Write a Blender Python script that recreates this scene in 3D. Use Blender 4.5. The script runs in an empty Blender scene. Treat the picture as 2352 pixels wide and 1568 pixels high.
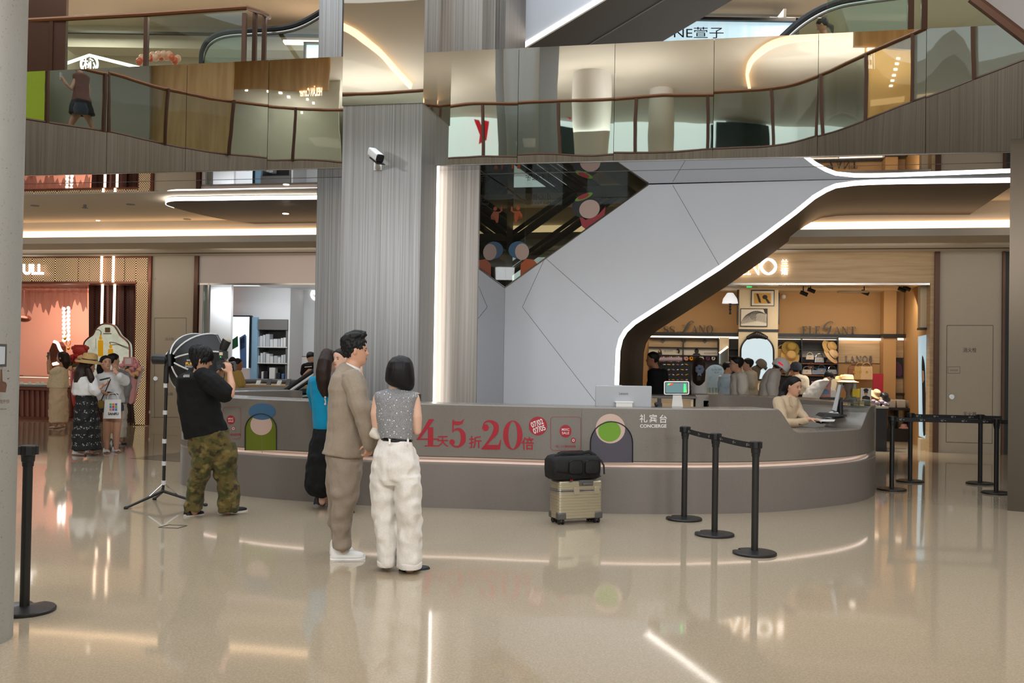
import bpy, bmesh, math, random
from mathutils import Vector as V, Matrix
random.seed(7)
C = bpy.context.scene.collection
SC = bpy.context.scene
# ---------------------------------------------------------------- camera
FPX = 2287.0; EYE = 1.58
PITCH = math.atan(37 / FPX); ROLL = 0.0165
_F = V((0, math.cos(PITCH), math.sin(PITCH))); _R0 = V((1, 0, 0)); _U0 = V((0, -math.sin(PITCH), math.cos(PITCH)))
_R = _R0 * math.cos(ROLL) + _U0 * math.sin(ROLL); _U = _U0 * math.cos(ROLL) - _R0 * math.sin(ROLL)
EYEP = V((0, 0, EYE))
cd = bpy.data.cameras.new('camera'); cam = bpy.data.objects.new('camera', cd); C.objects.link(cam)
cd.sensor_width = 36; cd.lens = FPX / 2352 * 36; cd.clip_start = 0.05; cd.clip_end = 200
cam.matrix_world = Matrix(((_R.x, _U.x, -_F.x, 0), (_R.y, _U.y, -_F.y, 0), (_R.z, _U.z, -_F.z, EYE), (0, 0, 0, 1)))
SC.camera = cam
# ---------------------------------------------------------------- light and exposure
SC.view_settings.view_transform = 'Standard'; SC.view_settings.look = 'None'
SC.view_settings.exposure = -0.5; SC.view_settings.gamma = 1.0; SC.view_settings.use_curve_mapping = False
wd = bpy.data.worlds.new('world'); SC.world = wd; wd.use_nodes = True
wd.node_tree.nodes['Background'].inputs[0].default_value = (0.86, 0.93, 1.0, 1)
wd.node_tree.nodes['Background'].inputs[1].default_value = 3.4
SC.cycles.use_denoising = True
SC.cycles.max_bounces = 8; SC.cycles.diffuse_bounces = 3; SC.cycles.glossy_bounces = 5
SC.cycles.transmission_bounces = 6; SC.cycles.transparent_max_bounces = 12
SC.cycles.sample_clamp_indirect = 4.0; SC.cycles.caustics_reflective = False; SC.cycles.caustics_refractive = False
SC.cycles.use_adaptive_sampling = True; SC.cycles.adaptive_threshold = 0.02

def area(name, loc, size, power, col=(1, .86, .68), sy=None, direction=(0, 0, -1), spread=180):
    l = bpy.data.lights.new(name, 'AREA'); l.shape = 'RECTANGLE'; l.size = size; l.size_y = sy or size
    l.energy = power; l.color = col; l.spread = math.radians(spread)
    o = bpy.data.objects.new(name, l); C.objects.link(o); o.location = loc
    o.rotation_euler = V(direction).to_track_quat('-Z', 'Y').to_euler()
    return o
# ---------------------------------------------------------------- rays and planes
def ray(px, py): return _F * FPX + _R * (px - 1176) - _U * (py - 784)
def at(px, py, Y):
    d = ray(px, py); return EYEP + d * (Y / d.y)
def atz(px, py, z):
    d = ray(px, py); return EYEP + d * ((z - EYE) / d.z)
class Pl:                                            # a vertical plane: u runs along it, n away from the camera
    def __init__(s, p, q=None, ang=None):
        s.o = V((p[0], p[1], 0))
        if q is not None: ang = math.atan2(q[1] - p[1], q[0] - p[0])
        s.a = ang; s.u = V((math.cos(ang), math.sin(ang), 0)); s.n = V((-math.sin(ang), math.cos(ang), 0))
    def hit(s, px, py, off=0):
        d = ray(px, py); t = ((s.o + s.n * off) - EYEP).dot(s.n) / d.dot(s.n)
        p = EYEP + d * t
        return (p - s.o).dot(s.u), p.z
    def w(s, u, off, z): return s.o + s.u * u + s.n * off + V((0, 0, z))
    def at(s, px, py, off=0):
        u, z = s.hit(px, py, off); return s.w(u, off, z)
    def u_at(s, px, py, off=0): return s.hit(px, py, off)[0]
    def z_at(s, px, py, off=0): return s.hit(px, py, off)[1]
    def rect(s, x0, y0, x1, y1, off=0):              # pixel box -> u0,u1,z0,z1
        a, b = s.hit(x0, (y0 + y1) / 2, off)[0], s.hit(x1, (y0 + y1) / 2, off)[0]
        c, d = s.hit((x0 + x1) / 2, y1, off)[1], s.hit((x0 + x1) / 2, y0, off)[1]
        return a, b, c, d
# ---------------------------------------------------------------- mesh building
class MB:
    def __init__(s): s.v = []; s.f = []; s.mi = []; s.m = 0
    def add(s, vs, fs):
        b = len(s.v); s.v.extend(V(p) for p in vs); s.f.extend(tuple(b + i for i in f) for f in fs); s.mi.extend([s.m] * len(fs)); return s
    def box(s, c, sz, R=None):
        c = V(c); vs = []
        for i in range(8):
            p = V(((i & 1) - .5, ((i >> 1) & 1) - .5, ((i >> 2) & 1) - .5)); p = V((p.x * sz[0], p.y * sz[1], p.z * sz[2]))
            vs.append(c + (R @ p if R else p))
        return s.add(vs, [(0, 2, 3, 1), (4, 5, 7, 6), (0, 1, 5, 4), (2, 6, 7, 3), (0, 4, 6, 2), (1, 3, 7, 5)])
    def fb(s, pl, u0, u1, o0, o1, z0, z1):           # box in a plane's own directions
        vs = [pl.w(u, o, z) for z in (z0, z1) for o in (o0, o1) for u in (u0, u1)]
        return s.add(vs, [(0, 2, 3, 1), (4, 5, 7, 6), (0, 1, 5, 4), (2, 6, 7, 3), (0, 4, 6, 2), (1, 3, 7, 5)])
    def pr(s, pl, x0, y0, x1, y1, o0, o1):           # box whose front face covers a pixel box at setback o0
        u0, u1, z0, z1 = pl.rect(x0, y0, x1, y1, o0); return s.fb(pl, u0, u1, o0, o1, z0, z1)
    def loft(s, rings, caps=True, closed=True):
        n = len(rings[0]); vs = [p for r in rings for p in r]; fs = []
        for i in range(len(rings) - 1):
            for j in range(n if closed else n - 1):
                k = (j + 1) % n; fs.append((i * n + j, i * n + k, (i + 1) * n + k, (i + 1) * n + j))
        if caps: fs.append(tuple(range(n - 1, -1, -1))); fs.append(tuple((len(rings) - 1) * n + j for j in range(n)))
        return s.add(vs, fs)
    def tube(s, pts, r, n=10, caps=True, flat=1.0):
        pts = [V(p) for p in pts]; R = r if isinstance(r, (list, tuple)) else [r] * len(pts)
        rings = []; up = None
        for i, p in enumerate(pts):
            t = (pts[min(i + 1, len(pts) - 1)] - pts[max(i - 1, 0)]).normalized()
            if up is None: up = V((0, 1, 0)) if abs(t.y) < .9 else V((1, 0, 0))
            a = (up - t * up.dot(t)).normalized(); b = t.cross(a); up = a
            rings.append([p + a * (R[i] * flat * math.cos(2 * math.pi * k / n)) + b * (R[i] * math.sin(2 * math.pi * k / n)) for k in range(n)])
        return s.loft(rings, caps)
    def cyl(s, p, q, r, r2=None, n=20): return s.tube([p, q], [r, r if r2 is None else r2], n)
    def lathe(s, prof, c=(0, 0, 0), n=24, R=None, caps=True):
        c = V(c); rings = []
        for r, z in prof:
            ring = [V((r * math.cos(2 * math.pi * k / n), r * math.sin(2 * math.pi * k / n), z)) for k in range(n)]
            rings.append([c + (R @ p if R else p) for p in ring])
        return s.loft(rings, caps)
    def ball(s, c, r, n=14, m=9, R=None):
        r = (r, r, r) if not isinstance(r, (tuple, list)) else r; c = V(c); rings = []
        for i in range(m + 1):
            t = math.pi * (i + .02) / (m + .04); ring = []
            for k in range(n):
                a = 2 * math.pi * k / n; p = V((r[0] * math.sin(t) * math.cos(a), r[1] * math.sin(t) * math.sin(a), -r[2] * math.cos(t)))
                ring.append(c + (R @ p if R else p))
            rings.append(ring)
        return s.loft(rings)
    def prism(s, poly, f, g):                        # polygon mapped by f (front) and g (back)
        n = len(poly); vs = [f(*p) for p in poly] + [g(*p) for p in poly]
        return s.add(vs, [tuple(range(n)), tuple(range(2 * n - 1, n - 1, -1))] + [((i + 1) % n, i, n + i, n + (i + 1) % n) for i in range(n)])
    def ppoly(s, pl, pts, o0, o1):                   # pixel polygon at setback o0 given thickness to o1
        q = [pl.hit(x, y, o0) for x, y in pts]; return s.prism(q, lambda u, z: pl.w(u, o0, z), lambda u, z: pl.w(u, o1, z))
    def strip(s, pts, wds):                          # flat 2-D stroke, returns outline polygon
        n = len(pts); L = []; Rr = []
        for i in range(n):
            a = pts[max(i - 1, 0)]; b = pts[min(i + 1, n - 1)]; dx, dy = b[0] - a[0], b[1] - a[1]; l = math.hypot(dx, dy) or 1
            w = (wds[i] if isinstance(wds, (list, tuple)) else wds) / 2
            L.append((pts[i][0] - dy / l * w, pts[i][1] + dx / l * w)); Rr.append((pts[i][0] + dy / l * w, pts[i][1] - dx / l * w))
        return L + Rr[::-1]
def bez(pts, n=8):                                   # smooth curve through points (Catmull-Rom)
    out = []; m = len(pts)
    for i in range(m - 1):
        p0, p1, p2, p3 = pts[max(i - 1, 0)], pts[i], pts[i + 1], pts[min(i + 2, m - 1)]
        for k in range(n):
            t = k / n
            out.append(tuple(.5 * (2 * b + (c - a) * t + (2 * a - 5 * b + 4 * c - d) * t * t + (3 * b - a - 3 * c + d) * t ** 3) for a, b, c, d in zip(p0, p1, p2, p3)))
    out.append(tuple(pts[-1])); return out
MATS = {}
WM = {}                                              # world matrix of every object made here
def empty(name, loc, label=None, cat=None, group=None, rz=0, kind=None):
    o = bpy.data.objects.new(name, None); C.objects.link(o); o.location = loc; o.rotation_euler = (0, 0, rz); o.empty_display_size = .1
    WM[o.name] = Matrix.Translation(V(loc)) @ Matrix.Rotation(rz, 4, 'Z'); tag(o, label, cat, group, kind); return o
def tag(o, label=None, cat=None, group=None, kind=None):
    if label: o['label'] = label
    if cat: o['category'] = cat
    if group: o['group'] = group
    if kind: o['kind'] = kind
    return o
def mesh(name, mb, mat, parent=None, smooth=35, bev=0, mods=None, label=None):
    me = bpy.data.meshes.new(name)
    if parent is not None: M = WM[parent.name]
    else:
        xs = [p.x for p in mb.v]; ys = [p.y for p in mb.v]; zs = [p.z for p in mb.v]
        M = Matrix.Translation(V(((min(xs) + max(xs)) / 2, (min(ys) + max(ys)) / 2, min(zs))))
    I = M.inverted()
    me.from_pydata([I @ p for p in mb.v], [], mb.f)
    for m in (mat if isinstance(mat, (list, tuple)) else [mat]): me.materials.append(MATS[m] if isinstance(m, str) else m)
    if any(mb.mi): me.polygons.foreach_set('material_index', mb.mi)
    bm = bmesh.new(); bm.from_mesh(me); bmesh.ops.recalc_face_normals(bm, faces=bm.faces); bm.to_mesh(me); bm.free()
    if smooth: me.shade_smooth(); me.set_sharp_from_angle(angle=math.radians(smooth))
    o = bpy.data.objects.new(name, me); C.objects.link(o)
    if parent is not None: o.parent = parent; WM[o.name] = M
    else: o.location = M.translation; WM[o.name] = M
    if bev:
        b = o.modifiers.new('bevel', 'BEVEL'); b.width = bev; b.segments = 2; b.limit_method = 'ANGLE'; b.angle_limit = math.radians(40); b.harden_normals = False
    if label: o['label'] = label
    return o
def struct(name, mb, mat, smooth=35, bev=0, parent=None):
    o = mesh(name, mb, mat, parent, smooth, bev)
    if parent is None: o['kind'] = 'structure'
    return o
def solo(name, mb, mat, label, cat, group=None, smooth=35, bev=0, kind=None):
    return tag(mesh(name, mb, mat, None, smooth, bev), label, cat, group, kind)
def dup(root, loc, rz=None, label=None):             # a copy of a thing, its parts and sub-parts
    r = root.copy(); C.objects.link(r); r.location = loc
    if rz is not None: r.rotation_euler = (0, 0, rz)
    if label: r['label'] = label
    for ch in list(root.children):
        c = ch.copy(); C.objects.link(c); c.parent = r
        for g in list(ch.children):
            d = g.copy(); C.objects.link(d); d.parent = c
    return r
# ---------------------------------------------------------------- materials
def s2l(c): return tuple((x / 255 / 12.92 if x / 255 <= .04045 else ((x / 255 + .055) / 1.055) ** 2.4) for x in c)
def mat(name, col, rough=.5, metal=0, emit=0, ecol=None, spec=.5, noise=None, bump=None, coat=0, trans=0, alpha=1, sheen=0, lin=False):
    m = bpy.data.materials.new(name); m.use_nodes = True; nt = m.node_tree; b = nt.nodes['Principled BSDF']
    c = col if lin else s2l(col)
    b.inputs['Base Color'].default_value = (*c, 1); b.inputs['Roughness'].default_value = rough; b.inputs['Metallic'].default_value = metal
    b.inputs['Specular IOR Level'].default_value = spec; b.inputs['Coat Weight'].default_value = coat
    b.inputs['Transmission Weight'].default_value = trans; b.inputs['Alpha'].default_value = alpha
    if sheen: b.inputs['Sheen Weight'].default_value = sheen
    if emit:
        b.inputs['Emission Color'].default_value = (*(s2l(ecol) if ecol else c), 1); b.inputs['Emission Strength'].default_value = emit
    tc = None
    def coord(scale):
        nonlocal tc
        if tc is None: tc = nt.nodes.new('ShaderNodeTexCoord')
        mp = nt.nodes.new('ShaderNodeMapping'); mp.inputs['Scale'].default_value = scale if isinstance(scale, tuple) else (scale,) * 3
        nt.links.new(tc.outputs['Object'], mp.inputs[0]); return mp.outputs[0]
    if noise:                                        # (scale, second colour, low, high, detail)
        sc, c2, lo, hi = noise[:4]
        n = nt.nodes.new('ShaderNodeTexNoise'); n.inputs['Scale'].default_value = 1; n.inputs['Detail'].default_value = noise[4] if len(noise) > 4 else 3
        nt.links.new(coord(sc), n.inputs['Vector'])
        r = nt.nodes.new('ShaderNodeValToRGB'); r.color_ramp.elements[0].position = lo; r.color_ramp.elements[1].position = hi
        r.color_ramp.elements[0].color = (*c, 1); r.color_ramp.elements[1].color = (*(c2 if lin else s2l(c2)), 1)
        nt.links.new(n.outputs['Fac'], r.inputs[0]); nt.links.new(r.outputs[0], b.inputs['Base Color'])
    if bump:                                         # (scale, strength, distance)
        n = nt.nodes.new('ShaderNodeTexNoise'); n.inputs['Scale'].default_value = 1; n.inputs['Detail'].default_value = 2
        nt.links.new(coord(bump[0]), n.inputs['Vector'])
        bp = nt.nodes.new('ShaderNodeBump'); bp.inputs['Strength'].default_value = bump[1]; bp.inputs['Distance'].default_value = bump[2]
        nt.links.new(n.outputs['Fac'], bp.inputs['Height']); nt.links.new(bp.outputs[0], b.inputs['Normal'])
    MATS[name] = m; return m
def glass(name, tint=(.82, .9, .86), refl=1.0, rough=0.0):
    m = bpy.data.materials.new(name); m.use_nodes = True; nt = m.node_tree; nt.nodes.clear()
    out = nt.nodes.new('ShaderNodeOutputMaterial'); t = nt.nodes.new('ShaderNodeBsdfTransparent'); t.inputs[0].default_value = (*tint, 1)
    g = nt.nodes.new('ShaderNodeBsdfGlossy'); g.inputs['Roughness'].default_value = rough; fr = nt.nodes.new('ShaderNodeFresnel'); fr.inputs[0].default_value = 1.45
    mu = nt.nodes.new('ShaderNodeMath'); mu.operation = 'MULTIPLY'; mu.inputs[1].default_value = refl; mu.use_clamp = True
    mx = nt.nodes.new('ShaderNodeMixShader'); nt.links.new(fr.outputs[0], mu.inputs[0]); nt.links.new(mu.outputs[0], mx.inputs[0])
    nt.links.new(t.outputs[0], mx.inputs[1]); nt.links.new(g.outputs[0], mx.inputs[2]); nt.links.new(mx.outputs[0], out.inputs[0]); MATS[name] = m; return m
def glow(name, col, k): return mat(name, col, .6, emit=k)

# text as flat outlines: list of faces in 2-D, unit height ~ 1 for capitals
_tc = {}
def text2d(body, bold=0.0):
    key = (body, bold)
    if key in _tc: return _tc[key]
    cu = bpy.data.curves.new('tmp', 'FONT'); cu.body = body; cu.size = 1; cu.offset = bold; cu.resolution_u = 4
    o = bpy.data.objects.new('tmp', cu); C.objects.link(o)
    me = o.to_mesh(); vs = [(v.co.x, v.co.y) for v in me.vertices]; fs = [tuple(p.vertices) for p in me.polygons]; o.to_mesh_clear()
    bpy.data.objects.remove(o); bpy.data.curves.remove(cu)
    x0, x1, y0, y1 = min(v[0] for v in vs), max(v[0] for v in vs), min(v[1] for v in vs), max(v[1] for v in vs)
    vs = [((x - x0) / (x1 - x0), (y - y0) / (y1 - y0)) for x, y in vs]
    _tc[key] = (vs, fs); return vs, fs
def ptext(mb, fn, body, x0, y0, x1, y1, bold=0.0, rot=0, flip=False, depth=None):
    """text stretched to the box x0,y0 (top left) x1,y1 (bottom right) of a 2-D surface, placed by fn(x, y, out)"""
    vs, fs = text2d(body, bold); cx, cy = (x0 + x1) / 2, (y0 + y1) / 2; q = []
    for a, b in vs:
        if flip: a = 1 - a
        x, y = x0 + a * (x1 - x0), y1 + b * (y0 - y1)
        dx, dy = x - cx, y - cy; q.append((cx + dx * math.cos(rot) - dy * math.sin(rot), cy + dx * math.sin(rot) + dy * math.cos(rot)))
    if depth is None: mb.add([fn(x, y, 0) for x, y in q], fs)
    else:
        n = len(q); cnt = {}
        for f in fs:
            for i in range(len(f)):
                e = (f[i], f[(i + 1) % len(f)]); cnt[e] = 1
        side = [(b, a, a + n, b + n) for (a, b) in cnt if (b, a) not in cnt]
        mb.add([fn(x, y, 0) for x, y in q] + [fn(x, y, depth) for x, y in q], [f[::-1] for f in fs] + [tuple(i + n for i in f) for f in fs] + side)
    return mb
def flat(mb, fn, poly, step=None, out=0):            # flat polygon, cut at every step along x so that it can follow a curve
    bm = bmesh.new(); vs = [bm.verts.new((x, y, 0)) for x, y in poly]; bm.faces.new(vs)
    bmesh.ops.triangulate(bm, faces=bm.faces[:])
    if step:
        x = math.ceil(min(p[0] for p in poly) / step) * step; e = max(p[0] for p in poly)
        while x < e:
            bmesh.ops.bisect_plane(bm, geom=bm.verts[:] + bm.edges[:] + bm.faces[:], plane_co=(x, 0, 0), plane_no=(1, 0, 0)); x += step
    bm.verts.index_update()
    mb.add([fn(v.co.x, v.co.y, out) for v in bm.verts], [tuple(v.index for v in f.verts) for f in bm.faces]); bm.free(); return mb
def ell(cx, cy, rx, ry, n=28, a0=0, a1=2 * math.pi, rot=0):
    full = abs(a1 - a0 - 2 * math.pi) < 1e-6; o = []
    for k in range(n if full else n + 1):
        a = a0 + (a1 - a0) * k / n; x, y = rx * math.cos(a), ry * math.sin(a)
        o.append((cx + x * math.cos(rot) - y * math.sin(rot), cy + x * math.sin(rot) + y * math.cos(rot)))
    return o
def ring2d(mb, fn, cx, cy, rx, ry, w, n=36, a0=0, a1=2 * math.pi, out=0, w2=None):
    w2 = w2 if w2 is not None else w
    for k in range(n):
        a, b = a0 + (a1 - a0) * k / n, a0 + (a1 - a0) * (k + 1) / n; vs = []
        for t in (a, b):
            ww = w * abs(math.cos(t)) + w2 * abs(math.sin(t))
            vs += [(cx + rx * math.cos(t), cy + ry * math.sin(t)), (cx + (rx - ww) * math.cos(t), cy + (ry - ww) * math.sin(t))]
        mb.add([fn(x, y, out) for x, y in (vs[0], vs[1], vs[3], vs[2])], [(0, 1, 2, 3)])
    return mb
def rrect(x0, y0, x1, y1, r, n=5):
    o = []
    for cx, cy, a in ((x1 - r, y0 + r, -90), (x1 - r, y1 - r, 0), (x0 + r, y1 - r, 90), (x0 + r, y0 + r, 180)):
        for k in range(n + 1):
            t = math.radians(a + 90 * k / n); o.append((cx + r * math.cos(t), cy + r * math.sin(t)))
    return o
def onpl(pl, off): return lambda x, y, o=0: pl.at(x, y, off - .004 - o)     # pixel -> point just proud of a plane
# ---------------------------------------------------------------- materials of the building
mat('terrazzo', (174, 158, 134), .055, spec=.6, noise=(90, (188, 172, 148), .42, .62, 4), bump=((1.6, 1.6, 1.6), .04, .012))
mat('plaster', (222, 212, 196), .8)
mat('plaster_grey', (196, 188, 180), .7)
mat('stone_wall', (184, 172, 152), .38, noise=(160, (150, 140, 124), .60, .72, 2))
mat('stone_column', (160, 158, 151), .45, noise=(70, (120, 120, 118), .62, .75, 3))
mat('brushed', (178, 178, 177), .38, metal=.85, noise=((60, 60, .4), (142, 141, 139), .3, .7), bump=((140, 140, .3), .15, .004))
mat('brushed_soft', (178, 173, 167), .42, metal=.7, noise=((34, 34, .3), (146, 140, 133), .3, .7), bump=((46, 46, .3), .25, .01))
mat('mirror', (214, 212, 208), .015, metal=1, bump=((.9, .9, 1.4), .06, .012))
mat('mirror_soffit', (190, 190, 192), .02, metal=1, bump=((.6, .6, .6), .05, .01))
mat('brushed_gallery', (134, 122, 104), .45, metal=.6, noise=((34, 34, .3), (112, 101, 86), .3, .7), bump=((30, 30, .3), .3, .012))
mat('bronze_sheet', (78, 69, 58), .5, spec=.08)
mat('dark_sheet', (76, 71, 66), .5, spec=.08)
mat('panel_grey', (232, 236, 244), .35, spec=.4, noise=(.8, (226, 230, 238), .3, .7))
mat('brown_metal', (84, 58, 44), .35, metal=.6)
mat('rail_brown', (122, 78, 44), .35, metal=.3)
mat('black', (20, 20, 21), .45); mat('black_gloss', (16, 16, 18), .15); mat('rubber', (24, 24, 25), .6)
mat('white', (232, 230, 226), .5); mat('chrome', (210, 210, 212), .15, metal=1); mat('steel_trim', (170, 168, 165), .25, metal=1)
mat('grey_line', (120, 116, 110), .6)
mat('wood_light', (206, 178, 138), .45, noise=((1.2, 1.2, 22), (186, 154, 112), .35, .68, 4))
mat('grey_counter', (160, 154, 146), .32, noise=(110, (132, 127, 120), .62, .75, 2))
glow('cove_warm', (255, 214, 168), 3.6); glow('led_white', (255, 246, 236), 6.0); glow('led_warm', (255, 226, 196), 4.0)
glow('sign_white', (255, 248, 240), 2.6); glow('downlight', (255, 240, 220), 8.0); glow('exit_green', (60, 230, 110), 1.3)
glass('glass', (.80, .88, .84)); glass('glass_dark', (.42, .46, .42), 2.0); glass('glass_clear', (.93, .96, .95))

S = Pl(atz(333, 977, 0), atz(2156, 1038.6, 0))       # line of the shop fronts
B = Pl(atz(60, 402, 4.08), atz(2318, 348, 4.08))     # mirror clad edge of the floor above
EP = atz(1490, 421, 4.08); E = Pl(EP, ang=math.radians(-13.5))   # side of the escalator
P = Pl(at(874, 600, 12.5), ang=B.a)                  # front of the steel pillar
ZC = 4.06; ZL = 3.62; ZF = 5.57                       # ceiling, lower soffit, floor above
def poly_slab(mb, pts, z0, z1): return mb.prism([(p[0], p[1]) for p in pts], lambda x, y: V((x, y, z0)), lambda x, y: V((x, y, z1)))
# floor
struct('floor', poly_slab(MB(), [(-26, -14), (26, -14), (26, 36), (-26, 36)], -.12, 0), 'terrazzo')
# ground floor ceiling: upper plane, cove, lower soffit
m = MB(); 
uE = B.u_at(1010, 600, 1.5)
qs = S.hit(1010, 600, -2.15)[0]; poly_slab(m, [B.w(-9, 1.5, 0), B.w(uE, 1.5, 0), B.w(uE, 2.2, 0), S.w(qs, -2.15, 0), S.w(-14, -2.15, 0)], ZC, ZC + .25); struct('ceiling_upper_3', poly_slab(MB(), [B.w(uE, 2.2, 0), B.w(24, 2.2, 0), S.w(24, -2.15, 0), S.w(qs, -2.15, 0)], ZC + .14, ZC + .28), 'plaster'); struct('ceiling_upper', m, 'plaster')
m = MB(); m.fb(S, -14, 26, -2.4, .6, ZL, ZL + .12); struct('ceiling_lower', m, 'plaster')
m = MB(); m.fb(S, -14, 26, -2.15, -2.05, ZL + .12, ZC + .3); struct('trim_1', m, 'plaster')
m = MB(); m.fb(S, -14, 26, -2.2, -2.17, ZL + .125, ZL + .265)
solo('cove_light', m, 'cove_warm', 'long warm white cove light line running along the ceiling above the shopfronts', 'light')
m = MB(); m.fb(S, -14, 26, -.62, -.58, ZL - .012, ZL + .004); struct('trim_2', m, 'black')
# mirror clad floor edge in panels
seams = [40, 246, 427, 615, 800, 985, 1189, 1410, 1638, 1878, 2126, 2352, 2600]
def panel(pl, u0, u1, z0, z1, off, k, thick=.02, nu=10, nz=6):
    mb = MB(); g = []
    for j in range(nz + 1):
        for i in range(nu + 1):
            a, b = i / nu, j / nz
            d = -.0022 * math.sin(math.pi * a) * (1 if k % 2 else .4) + .0012 * math.sin(5 * a + k * 1.7) * math.sin(3.2 * b + k)
            g.append(pl.w(u0 + (u1 - u0) * a, off + d, z0 + (z1 - z0) * b))
    fs = [(j * (nu + 1) + i, j * (nu + 1) + i + 1, (j + 1) * (nu + 1) + i + 1, (j + 1) * (nu + 1) + i) for j in range(nz) for i in range(nu)]
    mb.add(g, fs); return mb
zb, zt = 4.08, ZF
band = empty('trim_3', B.w(5, 0, zb), kind='structure')
for k in range(len(seams) - 1):
    u0, u1 = B.u_at(seams[k], 300), B.u_at(seams[k + 1], 300)
    mesh('mirror_panel', panel(B, u0 + .003, u1 - .003, zb, zt, 0, k), 'mirror', band, smooth=60)
m = MB(); m.fb(B, B.u_at(40, 300), B.u_at(2600, 300), .03, .25, zb + .01, zt - .01); mesh('backing', m, 'black', band)
m = MB(); m.fb(B, B.u_at(40, 300), B.u_at(2600, 300), -.012, .03, zb - .01, zb); mesh('edge_strip', m, 'steel_trim', band)
# mirror soffit below it
m = MB(); u0, u1 = B.u_at(-200, 400), B.u_at(2600, 400); m.fb(B, u0, uE, .02, 1.6, zb - .01, zb + .1); m.fb(B, uE, u1, .02, 2.25, zb - .01, zb + .1); struct('ceiling_mirror', m, 'mirror_soffit')
m = MB(); m.fb(B, u0, u1, .62, .63, zb - .013, zb - .008); struct('trim_4', m, 'grey_line')
# steel pillar group
m = MB(); m.pr(P, 783, 240, 965, 820, 0, .70); u0, u1, _, _ = P.rect(783, 240, 965, 820); m = MB(); m.fb(P, u0, u1, 0, .70, 0, 12)
struct('pillar', m, 'brushed')
zm = P.z_at(874, 240)
m = MB(); m.fb(P, u0 - .012, u1 + .012, -.012, .72, zm, 12); struct('pillar_mirror', m, 'mirror')
m = MB(); a, b = P.u_at(725, 600, 1.25), P.u_at(900, 600, 1.25); m.fb(P, a, b, 1.25, 2.1, 0, 4.08); struct('pillar_wing', m, 'brushed')
m = MB(); a, b = P.u_at(725, 600, 1.25), P.u_at(778, 600, 1.25); m.fb(P, a, b, 1.2, 1.3, 4.08, 12); 
a, b = P.u_at(738, 50, 1.6), P.u_at(900, 50, 1.6); m.fb(P, a, b, 1.6, 2.1, ZF, 12); struct('pillar_wing.001', m, 'brushed')
a, b = P.u_at(1003, 600, .95), P.u_at(1098, 600, .95)
m = MB(); m.fb(P, a, b, .95, 3.2, 0, 12); struct('pillar_back', m, 'brushed_soft')
a2, b2 = b, P.u_at(1172, 50, 1.6)
m = MB(); m.fb(P, b2 - .3, b2, 1.3, 2.7, ZF, 12); m.fb(P, b + .10, b2, 1.3, 2.7, ZF, 12); struct('pillar_back.001', m, 'brushed_soft')
mp0, mp1 = P.w(b + .002, 1.0, 0), E.w(E.u_at(1160, 660), .05, 0); PM = Pl(mp0, mp1); m = MB(); m.fb(PM, 0, (mp1 - mp0).length, 0, .05, 0, 4.06); struct('pillar_mirror_side', m, 'mirror_soffit')
x0, x1 = P.u_at(982, 600, .74), P.u_at(1003, 600, .74)
m = MB(); m.fb(P, x0, x1, .74, .80, 0, 4.07); solo('light_column', m, 'led_white', 'tall vertical white light strip in the gap of the steel pillar behind the desk', 'light')
m = MB(); m.fb(P, u1 - .02, x0, .70, .8, 0, 4.07); struct('pillar_reveal', m, 'plaster_grey')
x0, x1 = P.u_at(1098, 50, 1.2), P.u_at(1108, 50, 1.2)
m = MB(); m.fb(P, x0, x1, 1.2, 1.26, ZF, 12); solo('light_column', m, 'led_white', 'vertical white light strip on the upper floor pillar above the mirror band', 'light')
# round stone column at the left edge, polished pillar at the right edge
m = MB(); m.cyl((-3.01, 5.42, 0), (-3.01, 5.42, 12), .30, n=64); struct('column_1', m, 'stone_column')
q = at(2316, 900, 10.9); m = MB(); pq = Pl(q, ang=math.radians(-29)); m.fb(pq, 0, 1.4, 0, 1.0, 0, 4.07); struct('pillar_right', m, mat('pillar_bronze', (92, 82, 70), .3, metal=.9))

# ---------------------------------------------------------------- escalator
led = [(1421, 1100), (1421, 883), (1424, 805), (1430, 780), (1440, 763), (1459, 745), (1510, 712), (1560, 680), (1653, 620), (1748, 553), (1829, 492), (1873, 456), (1900, 440), (1921, 431), (1963, 425), (2001, 423), (2060, 421.5), (2340, 418)]
LU = [E.hit(x, y) for x, y in led]; LU = [(LU[0][0], 0.0)] + [p for p in LU[1:]]
gl0, gl1 = E.hit(1160, 660), E.hit(1489, 424)
ztop = 4.07
def inset(path, d):                                   # shift a path to its left-up side
    o = []
    for i, p in enumerate(path):
        a = path[max(i - 1, 0)]; b = path[min(i + 1, len(path) - 1)]; l = math.hypot(b[0] - a[0], b[1] - a[1])
        o.append((p[0] - (b[1] - a[1]) / l * d, p[1] + (b[0] - a[0]) / l * d))
    return o
esc = empty('escalator', E.w(gl0[0], 0, 0), 'pale grey panelled escalator rising to the right behind the concierge desk, edged with white light', 'escalator', rz=E.a)
out = LU; inn = inset(LU, .06)
body = [(gl0[0], 0)] + inn + [(inn[-1][0], ztop), gl1, gl0]
body = [(u, min(z, ztop)) for u, z in body]
m = MB(); m.prism(body, lambda u, z: E.w(u, 0, z), lambda u, z: E.w(u, .06, z)); mesh('side_cladding', m, 'panel_grey', esc, smooth=0)
und = [(gl0[0], 0)] + inset(LU, .004) + [(inn[-1][0], ztop), gl1, gl0]; und = [(u, min(z, ztop)) for u, z in und]
m = MB(); m.prism(und, lambda u, z: E.w(u, .061, z), lambda u, z: E.w(u, 3.3, z)); mesh('underside', m, 'bronze_sheet', esc, smooth=30)
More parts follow.
